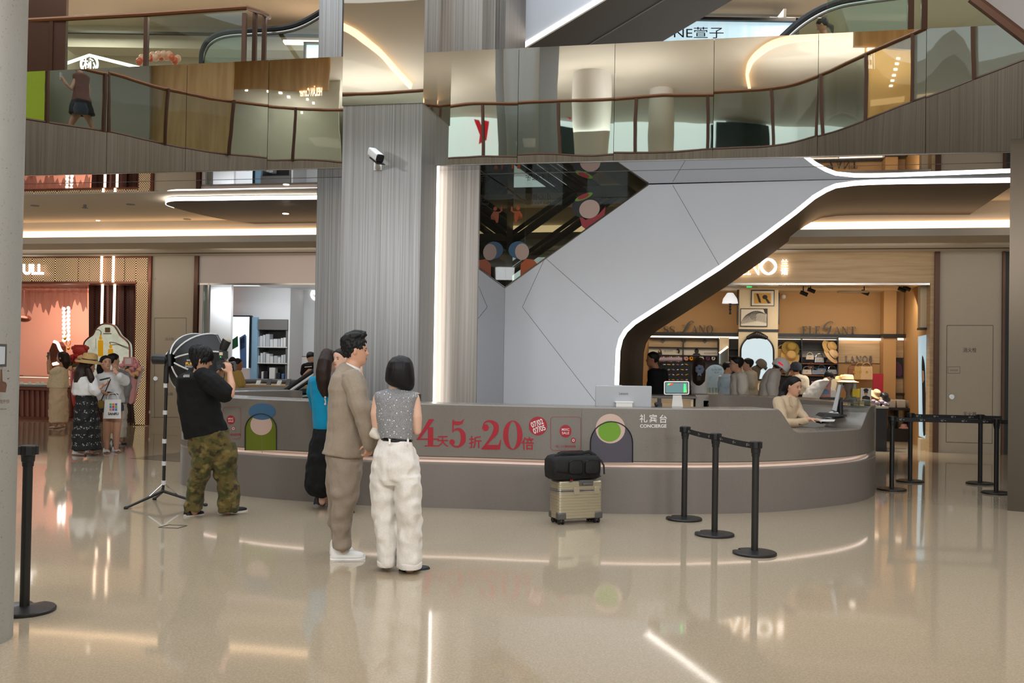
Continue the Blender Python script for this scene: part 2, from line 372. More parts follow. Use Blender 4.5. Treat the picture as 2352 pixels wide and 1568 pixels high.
m = MB(); r = [[E.w(a[0], .012, a[1]), E.w(b[0], .012, b[1]), E.w(b[0], .055, b[1]), E.w(a[0], .055, a[1])] for a, b in zip(inset(LU, .056), inset(LU, .002))]; m.loft(r); mesh('light_strip', m, 'led_white', esc, smooth=30)
m = MB(); sm = inset(LU, .0015); r = [[E.w(a[0], 1.45, a[1] - 0), E.w(a[0], 1.47, a[1])] for a in sm]; m.loft(r, caps=False, closed=False); mesh('seam', m, 'black', esc)
for (x0, y0, x1, y1) in ((1200, 705, 1370, 925), (1250, 590, 1420, 740), (1545, 425, 1655, 615), (1250, 596, 1200, 705)):
    a, b = E.hit(x0, y0), E.hit(x1, y1); m = MB(); m.tube([E.w(a[0], -.001, a[1]), E.w(b[0], -.001, b[1])], .003, 4); mesh('panel_joint', m, 'grey_line', esc)
m = MB(); gp = [gl0, gl1, (gl1[0], ztop), (gl0[0], ztop)]; m.prism(gp, lambda u, z: E.w(u, .02, z), lambda u, z: E.w(u, .035, z)); mesh('balustrade_glass', m, 'glass_dark', esc, smooth=0)
m = MB(); m.tube([E.w(gl0[0], 0, gl0[1]), E.w(gl1[0], 0, gl1[1])], .012, 6); mesh('glass_edge', m, 'steel_trim', esc)
for (x0, y0, x1, y1, o) in ((1150, 555, 1325, 430, .9), (1150, 625, 1420, 430, 1.9), (1150, 690, 1500, 440, 2.7)):
    a, b = E.hit(x0, y0, o), E.hit(x1, y1, o)
    m = MB(); m.tube([E.w(a[0], o, a[1]), E.w(b[0], o, b[1])], .035, 8); mesh('handrail', m, 'rubber', esc)
    m = MB(); m.tube([E.w(a[0], o, a[1] - .09), E.w(b[0], o, b[1] - .09)], .03, 8); mesh('rail_skirt', m, 'chrome', esc)
    m = MB(); m.tube([E.w(a[0], o, a[1] - .16), E.w(b[0], o, b[1] - .16)], .03, 8); mesh('rail_skirt', m, 'black', esc)
# second flight, one floor up
es2 = empty('escalator', E.w(0, 1.0, ZF), 'escalator flight on the upper floor with dark underside and a white light strip', 'escalator', rz=E.a)
l2 = [E.hit(x, y, .9) for x, y in ((1150, 140), (1209, 107), (1385, 1), (1740, -215))]
m = MB(); pol = [l2[0], l2[1], l2[2], l2[3], (l2[3][0], l2[3][1] + .4), (l2[0][0], l2[3][1] + .4)]
m.prism(pol, lambda u, z: E.w(u, .9, z), lambda u, z: E.w(u, .96, z)); mesh('side_cladding', m, 'panel_grey', es2, smooth=0)
m = MB(); m.prism(inset(l2, .03) + pol[4:], lambda u, z: E.w(u, .961, z), lambda u, z: E.w(u, 4.2, z)); mesh('underside', m, 'dark_sheet', es2)
m = MB(); r = [[E.w(a[0], .888, a[1]), E.w(b[0], .888, b[1]), E.w(b[0], .9, b[1]), E.w(a[0], .9, a[1])] for a, b in zip(inset(l2, .07), l2)]; m.loft(r); mesh('light_strip', m, 'led_white', es2)
m = MB(); r = [[E.w(a[0], 2.3, a[1]), E.w(a[0], 2.36, a[1])] for a in inset(l2, .02)]; m.loft(r, caps=False, closed=False); mesh('seam', m, 'black', es2)
# rounded dark panel below the landing on the left, with its light strip
op = empty('trim_5', at(560, 480, 16), kind='structure')
ob = [atz(x, y, 3.985) for x, y in bez([(760, 457), (600, 458), (480, 460), (400, 461), (381, 468), (400, 477), (470, 495), (540, 508), (610, 516), (680, 519), (760, 518)], 5)]
m = MB(); m.prism([(p.x, p.y) for p in ob], lambda x, y: V((x, y, 3.985)), lambda x, y: V((x, y, 4.05))); mesh('dark_panel', m, 'dark_sheet', op)
edge = [p for p in ob[:26]]
m = MB(); r = [[V((p.x, p.y - .03, 3.98)), V((p.x, p.y - .03, 4.042)), V((p.x, p.y + .0, 4.042)), V((p.x, p.y + .0, 3.98))] for p in edge]; m.loft(r); mesh('light_strip', m, 'led_white', op)
# ---------------------------------------------------------------- opposite gallery: the floor edge, rail, ceiling and shops that the mirror shows
def mir(p):                                          # reflect a point in the mirror band's plane
    p = V(p); d = (p - B.o).dot(B.n); return p - B.n * (2 * d)
def mirror_mb(mb): mb.v = [mir(p) for p in mb.v]; return mb
edge_px = [(-260, 228), (-120, 250), (64, 276), (242, 304), (425, 340), (612, 366), (782, 373), (890, 372), (998, 368), (1189, 361), (1409, 354), (1635, 346), (1774, 336), (1876, 314), (1982, 277), (2128, 226), (2230, 185), (2352, 140), (2460, 100)]
FV = [atz(x, y, ZF) for x, y in edge_px]
FE = [V(p) for p in bez([(q.x, q.y, 0) for q in map(mir, FV)], 4)]
FN = []
for i in range(len(FE)): t_ = (FE[min(i + 1, len(FE) - 1)] - FE[max(i - 1, 0)]).normalized(); FN.append(V((t_.y, -t_.x, 0)))   # towards the inside of the gallery
def fe(i, d, z): return FE[i] + FN[i] * d + V((0, 0, z))
IDX = range(len(FE))
m = MB(); r = [[fe(i, 0, 4.0), fe(i, 0, ZF), fe(i, .12, ZF), fe(i, .12, 4.0)] for i in IDX]; m.loft(r); struct('wall_gallery', m, 'brushed_gallery', smooth=60)
m = MB(); pl_ = [(p.x, p.y - .1) for p in FE] + [(18, -14), (-22, -14)]; m.prism(pl_, lambda x, y: V((x, y, 4.0)), lambda x, y: V((x, y, ZF - .02))); struct('ceiling_gallery', m, 'plaster')
gal = empty('gallery_balustrade', (FE[30].x, FE[30].y, ZF), 'brown railed glass balustrade of the opposite gallery, seen in the mirror band', 'balustrade')
m = MB(); m.tube([fe(i, .05, ZF + 1.1) for i in IDX], .035, 8); mesh('handrail', m, 'rail_brown', gal)
m = MB(); r = [[fe(i, .045, ZF + .02), fe(i, .045, ZF + 1.08), fe(i, .057, ZF + 1.08), fe(i, .057, ZF + .02)] for i in IDX]; m.loft(r); mesh('glass_panel', m, glass('glass_gallery', (.74, .775, .74), .3) and 'glass_gallery', gal, smooth=60)
m = MB(); m.tube([fe(i, .05, ZF + .02) for i in IDX], .03, 6); mesh('base_rail', m, 'brown_metal', gal)
def on_edge(px):
    for a, b in zip(edge_px, edge_px[1:]):
        if a[0] <= px <= b[0]:
            t = (px - a[0]) / (b[0] - a[0]); return atz(px, a[1] + t * (b[1] - a[1]), ZF)
for px in (100, 235, 383, 526, 662, 1108, 1284, 1456, 1628, 1772, 1882, 1985, 2098, 2235):
    p = mir(on_edge(px)); m = MB(); m.box((p.x, p.y - .055, ZF + .55), (.06, .05, 1.1)); mesh('post', m, 'brown_metal', gal)
# ceiling and walls of the gallery
ZG = 8.75
m = MB(); m.prism([(p.x, p.y - .9) for p in FE] + [(18, -16), (-22, -16)], lambda x, y: V((x, y, ZG)), lambda x, y: V((x, y, ZG + .6))); struct('ceiling_gallery_2', m, 'plaster')
def cove(pts, z, w=.12, name='cove_light', label='', mirrored=True, mt='cove_warm'):
    m = MB(); q = [atz(x, y, z) for x, y in bez(pts, 5)]; q = [mir(p) for p in q] if mirrored else q
    m.tube(q, w, 6, flat=.35); return solo(name, m, mt, label, 'light')
cove([(780, 82), (850, 108), (905, 148), (942, 188), (975, 222)], ZG - .05, label='warm curved ceiling light line reflected in the mirror faced pillar')
cove([(1905, 78), (1800, 92), (1745, 125), (1720, 165), (1722, 205)], ZG - .05, label='warm curved ceiling light line reflected at the right of the mirror band')
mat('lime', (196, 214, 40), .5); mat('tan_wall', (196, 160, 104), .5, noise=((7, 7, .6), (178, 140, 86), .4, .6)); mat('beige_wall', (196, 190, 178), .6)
mat('tan_shop', (226, 184, 118), .5); glow('day_window', (226, 243, 247), 2.1); mat('teal_dark', (44, 74, 84), .3); mat('slat_blue', (120, 140, 148), .4, noise=((30, 30, .2), (70, 86, 94), .4, .6))
mat('red_sign', (226, 24, 52), .4, emit=.8); mat('shop_glow', (206, 212, 204), .5)
L = Pl((0, 21.5), ang=0)                             # virtual planes: mirrored afterwards
def vbox(name, mt, x0, y0, x1, y1, pl, t=.1, off=0, st=True):
    m = MB(); m.pr(pl, x0, y0, x1, y1, off, off + t); mirror_mb(m)
    return struct(name, m, mt) if st else m
vbox('wall_gallery_lime', 'lime', 20, 160, 101, 330, L, off=-.6)
vbox('wall_gallery_grey', mat('wall_dim', (150, 148, 134), .6) and 'wall_dim', 101, 60, 345, 330, L)
vbox('wall_gallery_tan', 'tan_wall', 341, 60, 527, 390, L, off=.3)
vbox('wall_gallery_shop', 'tan_wall', 520, 60, 770, 205, L, off=1.6)
vbox('wall_gallery_inner', 'shop_glow', 500, 180, 800, 420, L, off=4.5)
m = MB()
for i, x in enumerate((560, 600, 640, 680, 720, 620, 665, 700)): m.pr(L, x, 205 + (i * 37) % 60, x + 7, 209 + (i * 37) % 60, 4.2, 4.25)
solo('downlights', mirror_mb(m), 'downlight', 'small ceiling spots inside the mirrored boutique', 'light', kind='stuff')
g2 = empty('shop_sign', mir(L.at(720, 215, 1.55)), 'gold lettered boutique sign reading Corner, mirrored in the band', 'sign')
m = MB(); ptext(m, lambda x, y, o: mir(L.at(x, y, 1.56 + o)), 'HEILÄN Corner', 678, 196, 750, 220, .01, flip=True, depth=.06); mesh('lettering', m, 'led_warm', g2)
FV2 = Pl((0, 30), ang=0)
vbox('wall_gallery_far', 'beige_wall', 760, 60, 2000, 262, FV2, off=.2)
vbox('wall_gallery_slats', 'slat_blue', 985, 240, 1900, 290, FV2)
vbox('window_1', 'day_window', 960, 268, 1660, 420, FV2, off=-.1)
vbox('wall_gallery_teal', 'teal_dark', 1640, 285, 1760, 420, FV2, off=-.3)
vbox('window_2', 'day_window', 1755, 268, 2060, 420, FV2, off=-.1)
vbox('wall_gallery_lower', 'teal_dark', 1290, 290, 1340, 420, FV2, off=-.4)
q = [Pl((0, 29.4), ang=0)]
for i, (x0, x1, lab) in enumerate(((1092, 1122, 'red sign piece left of the stone column in the mirrored gallery'), (1306, 1325, 'red sign piece behind the white round column in the mirrored gallery'), (1655, 1700, 'red sign piece above the dark shop in the mirrored gallery'))):
    m = MB()
    if i == 0: m.ppoly(q[0], [(1090, 278), (1104, 280), (1112, 298), (1118, 280), (1130, 282), (1120, 322), (1100, 332), (1104, 312)], 0, .1)
    else: m.ppoly(q[0], [(x0, 262), (x1 - 8, 250), (x1, 262), (x1 - 6, 272), (x0 + 8, 268)], 0, .1)
    solo('shop_sign', mirror_mb(m), 'red_sign', lab, 'sign')
vbox('column_gallery', 'stone_column', 1150, 60, 1286, 400, Pl((0, 21.3), ang=0), t=.5)
for x0, x1, Y in ((1322, 1402, 25), (1488, 1546, 26.5)):
    c = at((x0 + x1) / 2, 300, Y); rr = (x1 - x0) / 2 / FPX * Y; c = mir(c); m = MB(); m.cyl((c.x, c.y, ZF), (c.x, c.y, ZG), rr, n=40); struct('column_round', m, 'white')
R2 = Pl((0, 18.5), ang=0)
vbox('wall_gallery_right', 'tan_shop', 1985, -60, 2130, 300, R2, off=2.5); vbox('wall_gallery_right_2', 'tan_wall', 1960, 10, 2140, 110, R2, off=.8); vbox('wall_gallery_olive', 'beige_wall', 2110, -80, 2480, 330, R2, off=-.6)
m = MB()
for i in range(6): m.pr(R2, 2040 + (5 - i) * 4, 130 + i * 13, 2048 + (5 - i) * 4, 134 + i * 13, 2.2, 2.25)
solo('downlights', mirror_mb(m), 'downlight', 'row of small ceiling spots in the mirrored shop at the right', 'light', kind='stuff')
g2 = empty('shop_sign', mir(R2.at(2000, 140, .75)), 'lit sign letters TEE mirrored at the right of the band', 'sign')
m = MB(); ptext(m, lambda x, y, o: mir(R2.at(x, y, .7 + o)), 'TEE', 1988, 112, 2008, 158, .02, flip=True, depth=.05); mesh('lettering', m, 'led_warm', g2)
for q_, pw in ((mir(L.at(650, 250, 3.4)), 60), (mir(R2.at(2055, 150, 1.6)), 45)): area('gallery_shop_lamp', (q_.x, q_.y, ZG - .3), 1.2, pw, (1, .92, .8), .8)
m = MB(); poly_slab(m, [(p.x, p.y - .1) for p in FE] + [(18, -16), (-22, -16)], ZF - .02, ZF); struct('floor_gallery', m, 'terrazzo')
m = MB(); m.box((0, -13.5, 4.4), (44, .2, 8.8)); struct('wall_back', m, 'beige_wall')
for i, x in enumerate((-11, -5.5, 0, 5.5, 11)): m = MB(); m.box((x, -13.35, 1.75), (4.6, .06, 3.1)); struct('window_%d' % (5 + i), m, 'day_window')  # added glowing panels, brighten the shop mirror and fill the hall
m = MB(); m.box((-16, 4, 6), (.2, 40, 12)); struct('wall_left', m, 'plaster_grey'); m = MB(); m.box((16, 4, 6), (.2, 40, 12)); struct('wall_right', m, 'plaster_grey')
# ---------------------------------------------------------------- upper floor seen directly above the band
m = MB(); poly_slab(m, [B.w(-9, .4, 0), B.w(26, .4, 0), (18, 30), (-18, 30)], 4.35, ZF - .12); struct('floor_upper', m, 'terrazzo')
Y2 = Pl((0, 22.0), ang=0)
m = MB(); m.pr(Y2, -400, -30, 1250, 215, 0, .2); struct('wall_upper', m, 'plaster'); m = MB(); m.pr(Y2, 1250, -200, 2700, 240, 2.0, 2.2); struct('wall_upper_2', m, 'plaster')
m = MB(); m.box((0, 22.5, 8.95), (44, 11, .3)); struct('ceiling_upper_2', m, 'plaster')
m = MB(); m.pr(Y2, 60, 14, 800, 36, -.16, -.1); solo('cove_light', m, 'led_warm', 'warm ceiling light line on the upper floor above the brown handrail', 'light')
m = MB(); m.pr(Y2, 145, 76, 760, 80, -.9, -.2); m.pr(Y2, 145, 80, 760, 112, -.8, -.2); struct('trim_6', m, 'plaster_grey')
m = MB(); m.pr(Y2, 145, 74, 760, 79, -1.0, -.9); struct('trim_7', m, 'black')
m = MB(); m.pr(Pl((0, 15.2), ang=0), 40, -60, 151, 190, 0, .08); struct('column_brown', m, 'brown_metal')
m = MB(); m.pr(Pl((0, 17.0), ang=0), 60, 112, 149, 190, 0, .1); struct('wall_lime', m, mat('lime_shaded', (120, 128, 20), .6))  # same lime, darkened to stand for the shade behind the glass
RL = Pl((0, 14.7), ang=math.radians(-4))
bal = empty('glass_balustrade', RL.at(330, 165), 'brown topped glass balustrade on the upper floor at the left', 'balustrade')
rp = [RL.at(30, 49), RL.at(335, 33), RL.at(566, 17), RL.at(612, 34, .6), RL.at(618, 40, 2.5)]
m = MB(); m.tube(rp, .04, 8); mesh('handrail', m, 'rail_brown', bal)
m = MB(); a, b = RL.u_at(30, 100), RL.u_at(562, 100); m.prism([(a, ZF - .2), (b, ZF - .2), (b, RL.z_at(566, 20)), (a, RL.z_at(30, 50))], lambda u, z: RL.w(u, .02, z), lambda u, z: RL.w(u, .035, z)); mesh('glass_panel', m, 'glass', bal)
for x, o in ((118, 0), (335, 0), (560, 0), (584, .3), (606, .6)):
    m = MB(); u = RL.u_at(x, 100, o); zt_ = RL.z_at(x, 30 if x > 500 else 40, o); m.fb(RL, u - .03, u + .03, o - .02, o + .05, ZF - .2, zt_); mesh('post', m, 'brown_metal', bal)
# neon roof sign
N = Pl((0, 19), ang=0); f = onpl(N, 0)
ns = empty('neon_sign', N.at(205, 147), 'white neon sign of a roof outline over a ringed character', 'sign')
m = MB(); m.tube([N.at(128, 154), N.at(205, 127), N.at(330, 158)], .03, 8); mesh('roof_line', m, 'led_white', ns); m = MB(); m.cyl(N.at(205, 170), V((N.at(205, 170).x, 19, ZF - .12)), .03); m.cyl(N.at(205, 170), N.at(205, 127), .015); mesh('post', m, 'grey_line', ns)
m = MB(); m.tube([N.at(x, y) for x, y in ell(205, 147, 19, 20, 30)] + [N.at(224, 147)], .022, 8); mesh('ring', m, 'led_white', ns)
m = MB(); ptext(m, f, '杺', 190, 133, 220, 162, .01, depth=.03); mesh('lettering', m, 'led_white', ns)
mat('peach', (236, 178, 150), .35); mat('coral', (214, 96, 66), .35)
bl0 = at(362, 150, 18.1); m = MB(); m.cyl(V((bl0.x, 18.1, ZF - .12)), bl0, .03); m.lathe([(.3, ZF - .12), (.3, ZF - .08), (.03, ZF - .06)], (bl0.x, 18.1, 0), 20)
bl = empty('balloon_cluster', at(362, 152, 18), 'cluster of peach and coral balloons behind the upper glass balustrade', 'balloons'); mesh('stand', m, 'white', bl)
for i in range(15):
    x, y = 320 + i * 6.3, 141 - (i * 7) % 13 - 6 * math.sin(i / 14 * math.pi); r_ = (8 + (i * 5) % 5) / FPX * 18
    m = MB(); m.ball(at(x, y, 18 + (i % 3) * .16), (r_, r_, r_ * 1.1), 12, 8); mesh('balloon', m, 'coral' if i % 4 == 0 or x > 392 and i % 2 else 'peach', bl, smooth=180)
def rail_loop(name, pts, pl, off, label, gpts):
    e = empty(name, pl.at(*pts[0], off), label, 'escalator'); q = [pl.at(x, y, off) for x, y in bez(pts, 5)]
    m = MB(); m.tube(q, .05, 8); mesh('handrail', m, 'rubber', e); m = MB(); m.tube([p + V((.02, 0, -.07)) for p in q], .03, 8); mesh('rail_guide', m, 'steel_trim', e)
    m = MB(); m.ppoly(pl, gpts, off, off + .015); mesh('balustrade_glass', m, 'glass', e); return e
rail_loop('escalator', [(463, 150), (465, 118), (480, 92), (512, 76), (570, 70), (650, 64), (700, 48), (750, 18)], Pl((0, 17), ang=0), 0, 'escalator end with looping black handrail on the upper floor at the left', [(465, 150), (468, 116), (484, 92), (514, 78), (570, 73), (650, 67), (740, 30), (740, 150)])
m = MB(); m.pr(Y2, 702, 100, 745, 132, -1.3, -1.2); struct('window_3', m, 'day_window'); m = MB(); m.pr(Y2, 697, 96, 750, 100, -1.4, -1.2); m.pr(Y2, 697, 96, 702, 134, -1.4, -1.2); struct('window_frame', m, 'brown_metal')
m = MB(); m.pr(Y2, 650, 92, 760, 97, -1.3, -1.1); solo('cove_light', m, 'led_warm', 'short warm light line above the small upper window', 'light')
# lit sign, right
SG = Pl((0, 20), ang=0); sg = empty('sign_board', SG.at(1690, 90), 'pale blue backlit sign board with black characters on the upper floor', 'sign')
mat('screen_blue', (176, 218, 240), .5, emit=1.1, noise=((9, 9, .05), (226, 244, 250), .4, .6)); m = MB(); m.pr(SG, 1520, 46, 1828, 104, 0, .1); o = mesh('panel', m, 'screen_blue', sg)
MATS['screen_blue'].node_tree.nodes['Principled BSDF'].inputs['Emission Color'].default_value = (*s2l((196, 228, 244)), 1)
m = MB(); m.pr(SG, 1500, 39, 1836, 46, -.1, .2); m.pr(SG, 1828, 39, 1836, 104, -.1, .2); m.pr(SG, 1560, 20, 1566, 60, .1, .75); m.pr(SG, 1800, 20, 1806, 60, .1, .75); mesh('frame', m, 'black', sg)
m = MB(); ptext(m, onpl(SG, 0), 'NE萱子', 1548, 62, 1662, 88, 0); mesh('lettering', m, 'black', sg)
m = MB(); m.pr(SG, 1470, -20, 1900, 38, .6, .8); struct('wall_upper_3', m, 'plaster_grey')
m = MB(); m.pr(SG, 1836, 38, 2352, 130, 2.0, 2.2); m.pr(SG, 1836, 24, 2352, 30, 1.6, 2.0); struct('wall_upper_4', m, 'plaster_grey')
rail_loop('escalator', [(1790, 92), (1830, 55), (1870, 28), (1910, 10), (1960, -2), (2100, -20)], Pl((0, 15), ang=0), 0, 'escalator end with curved black handrail on the upper floor at the right', [(1800, 92), (1835, 56), (1874, 30), (1914, 13), (1960, 0), (2090, -10), (2090, 92)])
Q = Pl((0, 13.2), ang=B.a); gb = empty('glass_balustrade', Q.at(2110, 62), 'glass balustrade with two brown posts on the upper floor at the right', 'balustrade')
for x in (2093, 2124): m = MB(); m.pr(Q, x - 7, -80, x + 7, 75, 0, .06); mesh('post', m, 'brown_metal', gb)
m = MB(); m.pr(Q, 1900, -80, 2360, 75, .07, .085); mesh('glass_panel', m, 'glass', gb)
m = MB(); Q2 = Pl((0, 6.0), ang=B.a); m.ppoly(Q2, [(2238, -4), (2380, -4), (2380, 110), (2352, 88)], 0, .05); struct('wall_right_upper', m, mat('soffit_grey', (104, 98, 92), .6)); m = MB(); m.tube([Q2.at(2232, -6, -.01), Q2.at(2352, 86, -.01), Q2.at(2380, 108, -.01)], .03, 6); struct('trim_8', m, 'brown_metal')
# ---------------------------------------------------------------- left shopfronts: jewellery shop, stone wall, phone shop
mat('pink_wall', (232, 164, 138), .6); mat('rose_metal', (122, 74, 58), .3, metal=.6); mat('rose_counter', (134, 80, 64), .35)
def perf(name, dark, bright, k, scale):              # perforated metal over a lit backing
    m = bpy.data.materials.new(name); m.use_nodes = True; nt = m.node_tree; b = nt.nodes['Principled BSDF']
    tc = nt.nodes.new('ShaderNodeTexCoord'); mp = nt.nodes.new('ShaderNodeMapping'); mp.inputs['Rotation'].default_value = (0, math.radians(45), 0); mp.inputs['Scale'].default_value = (scale,) * 3
    nt.links.new(tc.outputs['Object'], mp.inputs[0]); sx = nt.nodes.new('ShaderNodeSeparateXYZ'); nt.links.new(mp.outputs[0], sx.inputs[0]); ds = []
    for a in ('X', 'Z'):
        fr = nt.nodes.new('ShaderNodeMath'); fr.operation = 'FRACT'; nt.links.new(sx.outputs[a], fr.inputs[0])
        su = nt.nodes.new('ShaderNodeMath'); su.operation = 'SUBTRACT'; su.inputs[1].default_value = .5; nt.links.new(fr.outputs[0], su.inputs[0])
        ab = nt.nodes.new('ShaderNodeMath'); ab.operation = 'ABSOLUTE'; nt.links.new(su.outputs[0], ab.inputs[0]); ds.append(ab)
    mx = nt.nodes.new('ShaderNodeMath'); mx.operation = 'MAXIMUM'; nt.links.new(ds[0].outputs[0], mx.inputs[0]); nt.links.new(ds[1].outputs[0], mx.inputs[1])
    lt = nt.nodes.new('ShaderNodeMath'); lt.operation = 'LESS_THAN'; lt.inputs[1].default_value = .31; nt.links.new(mx.outputs[0], lt.inputs[0])
    b.inputs['Base Color'].default_value = (*s2l(dark), 1); b.inputs['Roughness'].default_value = .35; b.inputs['Metallic'].default_value = .5
    if k:
        b.inputs['Emission Color'].default_value = (*s2l(bright), 1); mu = nt.nodes.new('ShaderNodeMath'); mu.operation = 'MULTIPLY'; mu.inputs[1].default_value = k
        nt.links.new(lt.outputs[0], mu.inputs[0]); nt.links.new(mu.outputs[0], b.inputs['Emission Strength'])
    else:
        mi = nt.nodes.new('ShaderNodeMix'); mi.data_type = 'RGBA'; mi.inputs['A'].default_value = (*s2l(dark), 1); mi.inputs['B'].default_value = (*s2l(bright), 1)
        nt.links.new(lt.outputs[0], mi.inputs['Factor']); nt.links.new(mi.outputs['Result'], b.inputs['Base Color'])
    MATS[name] = m
perf('mesh_lit', (110, 70, 50), (255, 226, 170), 1.0, 27); perf('mesh_dark', (96, 60, 52), (50, 28, 26), 0, 27)
zf = S.z_at(340, 583)
def sfb(x0, y0, x1, y1, o0, o1, name=None, mt=None, par=None, bev=0, lab=None, **k):
    m = MB(); m.pr(S, x0, y0, x1, y1, o0, o1)
    return mesh(name, m, mt, par, bev=bev, label=lab) if par is not None else (solo(name, m, mt, lab, k.get('cat', 'object'), bev=bev) if lab else struct(name, m, mt, bev=bev))
# jewellery shop front
jf = empty('shopfront', S.at(180, 977), 'perforated rose metal shopfront with ULL in white letters, lit from behind', 'shopfront', rz=S.a)
for i in range(12):
    a, b = 20 + i * 26.6, 20 + (i + 1) * 26.6 - 1.2
    if a > 336: break
    m = MB(); m.pr(S, a, 592, min(b, 338), 647, -.03 - .03 * (i % 2), .06); mesh('mesh_panel', m, 'mesh_lit', jf)
m = MB(); m.pr(S, 310, 648, 338, 975, -.04, .25); mesh('mesh_column', m, 'mesh_lit', jf)
m = MB(); m.pr(S, 10, 587, 343, 592, -.06, .1); m.pr(S, 10, 646, 312, 651, -.06, .25); m.pr(S, 337, 587, 343, 976, -.06, .25); m.pr(S, 307, 648, 312, 975, -.02, .25); mesh('frame', m, 'rose_metal', jf)
m = MB(); ptext(m, onpl(S, -.12), 'ULL', 52, 606, 101, 631, .06, depth=.05); mesh('lettering', m, 'sign_white', jf)
for x in (232, 259): m = MB(); m.pr(S, x - 1.6, 583, x + 1.6, 648, -.1, -.06); mesh('light_strip', m, 'led_warm', jf)
m = MB(); m.fb(S, S.u_at(-200, 700), S.u_at(340, 700), 3.2, 3.3, 0, zf); struct('wall_pink', m, 'pink_wall')
m = MB(); m.fb(S, S.u_at(-200, 700), S.u_at(340, 700), .25, 3.3, 3.05, 3.15); struct('ceiling_pink', m, 'pink_wall')
m = MB(); m.fb(S, S.u_at(200, 700, .3), S.u_at(310, 700, .3), .9, 3.3, 0, 3.05); struct('wall_pink_2', m, 'rose_metal')
wp = empty('pleated_wall', S.at(252, 975, .7), 'pleated dark perforated metal wall with two thin light lines beside the jewellery shop', 'wall panel', rz=S.a)
for i in range(9): a = 204 + i * 11.6; m = MB(); m.ppoly(S, [(a, 650), (a + 11, 650), (a + 11, 975), (a, 975)], .62 + .06 * (i % 2), .8); mesh('pleat', m, 'mesh_dark', wp)
for x in (233, 261): m = MB(); m.pr(S, x - 1.5, 650, x + 1.5, 745, .55, .6); mesh('light_strip', m, 'led_warm', wp)
# gauze drape, pendant, bead lights
mat('gauze', (190, 112, 92), .6, alpha=.72); m = MB(); pts = []
g = []
for j in range(3):
    row = []
    for i in range(49):
        x = 30 + i * 3.55; low = 712 - 10 * math.sin(i * .5) - (x - 40) * .06 + 9 * math.sin(i * 1.7); y = 655 + (low - 655) * j / 2; row.append(S.at(x, y, 1.2 + .06 * math.sin(i * 1.3)))
    g.append(row)
m.loft([list(r) for r in g], caps=False, closed=False); solo('gauze_drape', m, 'gauze', 'rose gauze drape hanging in the top of the pink jewellery shop', 'drape')
bs = empty('bead_lamp', S.at(150, 705, 2.6), 'two hanging strings of round white glowing beads in the pink shop', 'lamp')
for k, x in enumerate((147, 157)):
    for i in range(9): m = MB(); m.ball(S.at(x, 709 + i * 9 - k * 2, 2.6), .045, 10, 7); mesh('bead', m, 'led_white', bs, smooth=180)
    m = MB(); m.tube([S.at(x, 655, 2.6), S.at(x, 705, 2.6)], .006, 5); mesh('cord', m, 'rose_metal', bs)
mat('gold', (214, 150, 40), .25, metal=.8)
for x, y in ((149, 764), (157, 787)): m = MB(); m.tube([S.at(a, b, 2.4) for a, b in ell(x, y, 5, 6, 18)] + [S.at(x + 5, y, 2.4)], .008, 5); m.ball(S.at(x, y + 13, 2.4), .04, 10, 6); solo('ring_pendant', m, 'gold', 'gold ring pendant hanging below the bead lamps, ' + ('upper one' if y < 770 else 'lower one'), 'pendant')
m = MB(); m.ball(S.at(56, 731, 1.8), (.16, .16, .09), 14, 8); m.cyl(S.at(56, 728, 1.8), S.at(56, 655, 1.8), .006, n=6); solo('pendant_lamp', m, 'rose_metal', 'brown pebble shaped pendant lamp at the left edge of the pink shop', 'lamp')
# jewellery counter
jc = empty('display_counter', S.at(90, 960, .7), 'fluted rose jewellery counter with a lit glass case on top', 'counter', rz=S.a)
for i in range(12): a = 22 + i * 12; m = MB(); m.cyl(S.at(a + 6, 958, .72), S.at(a + 6, 896, .72), .062, n=12); mesh('flute', m, 'rose_counter', jc)
m = MB(); m.pr(S, 10, 890, 168, 896, .55, 1.3); m.pr(S, 10, 958, 180, 966, .6, 1.3); m.pr(S, 10, 893, 168, 960, .78, 1.3); mesh('body', m, 'rose_counter', jc)
m = MB(); m.pr(S, 10, 864, 166, 890, .58, .6); m.pr(S, 10, 863, 166, 865, .58, 1.2); mesh('glass_case', m, 'glass_clear', jc)
m = MB(); m.pr(S, 12, 883, 164, 888, .62, 1.2); mesh('tray', m, 'white', jc)
for x in (50, 68, 86, 98): m = MB(); m.loft([[S.at(x + dx, 886 - h, .8 + d) for dx, d in ((-7 * s_, 0), (7 * s_, 0), (6 * s_, .12), (-6 * s_, .12))] for h, s_ in ((0, 1), (10, .45))]); solo('jewellery_stand', m, 'white', 'small white jewellery stand in the lit glass case, ' + {50: 'leftmost', 68: 'second from the left', 86: 'third from the left', 98: 'rightmost'}[x], 'stand', 'jewellery stands in the case')
glow('case_light', (255, 236, 206), 3); m = MB(); m.pr(S, 14, 866, 164, 867, .62, .66); mesh('case_light', m, 'case_light', jc)
m = MB(); m.ppoly(S, [(115, 975), (113, 805), (120, 788), (131, 785), (139, 795), (140, 975)], 1.6, 1.8); solo('backrest_panel', m, 'rose_metal', 'rounded rose panel with a glowing edge behind the woman holding up her phone', 'panel')
m = MB(); m.tube([S.at(122, 836, 1.55), S.at(140, 832, 1.55)], .04, 6); solo('edge_light', m, 'led_warm', 'short glowing bar low on the rose panel in the pink shop', 'light')
m = MB(); m.tube([S.at(x, y, 1.58) for x, y in bez([(124, 784), (132, 788), (137, 800), (142, 808)], 5)], .035, 6); solo('edge_light', m, 'led_warm', 'curved glowing edge of the rose panel in the pink shop', 'light')
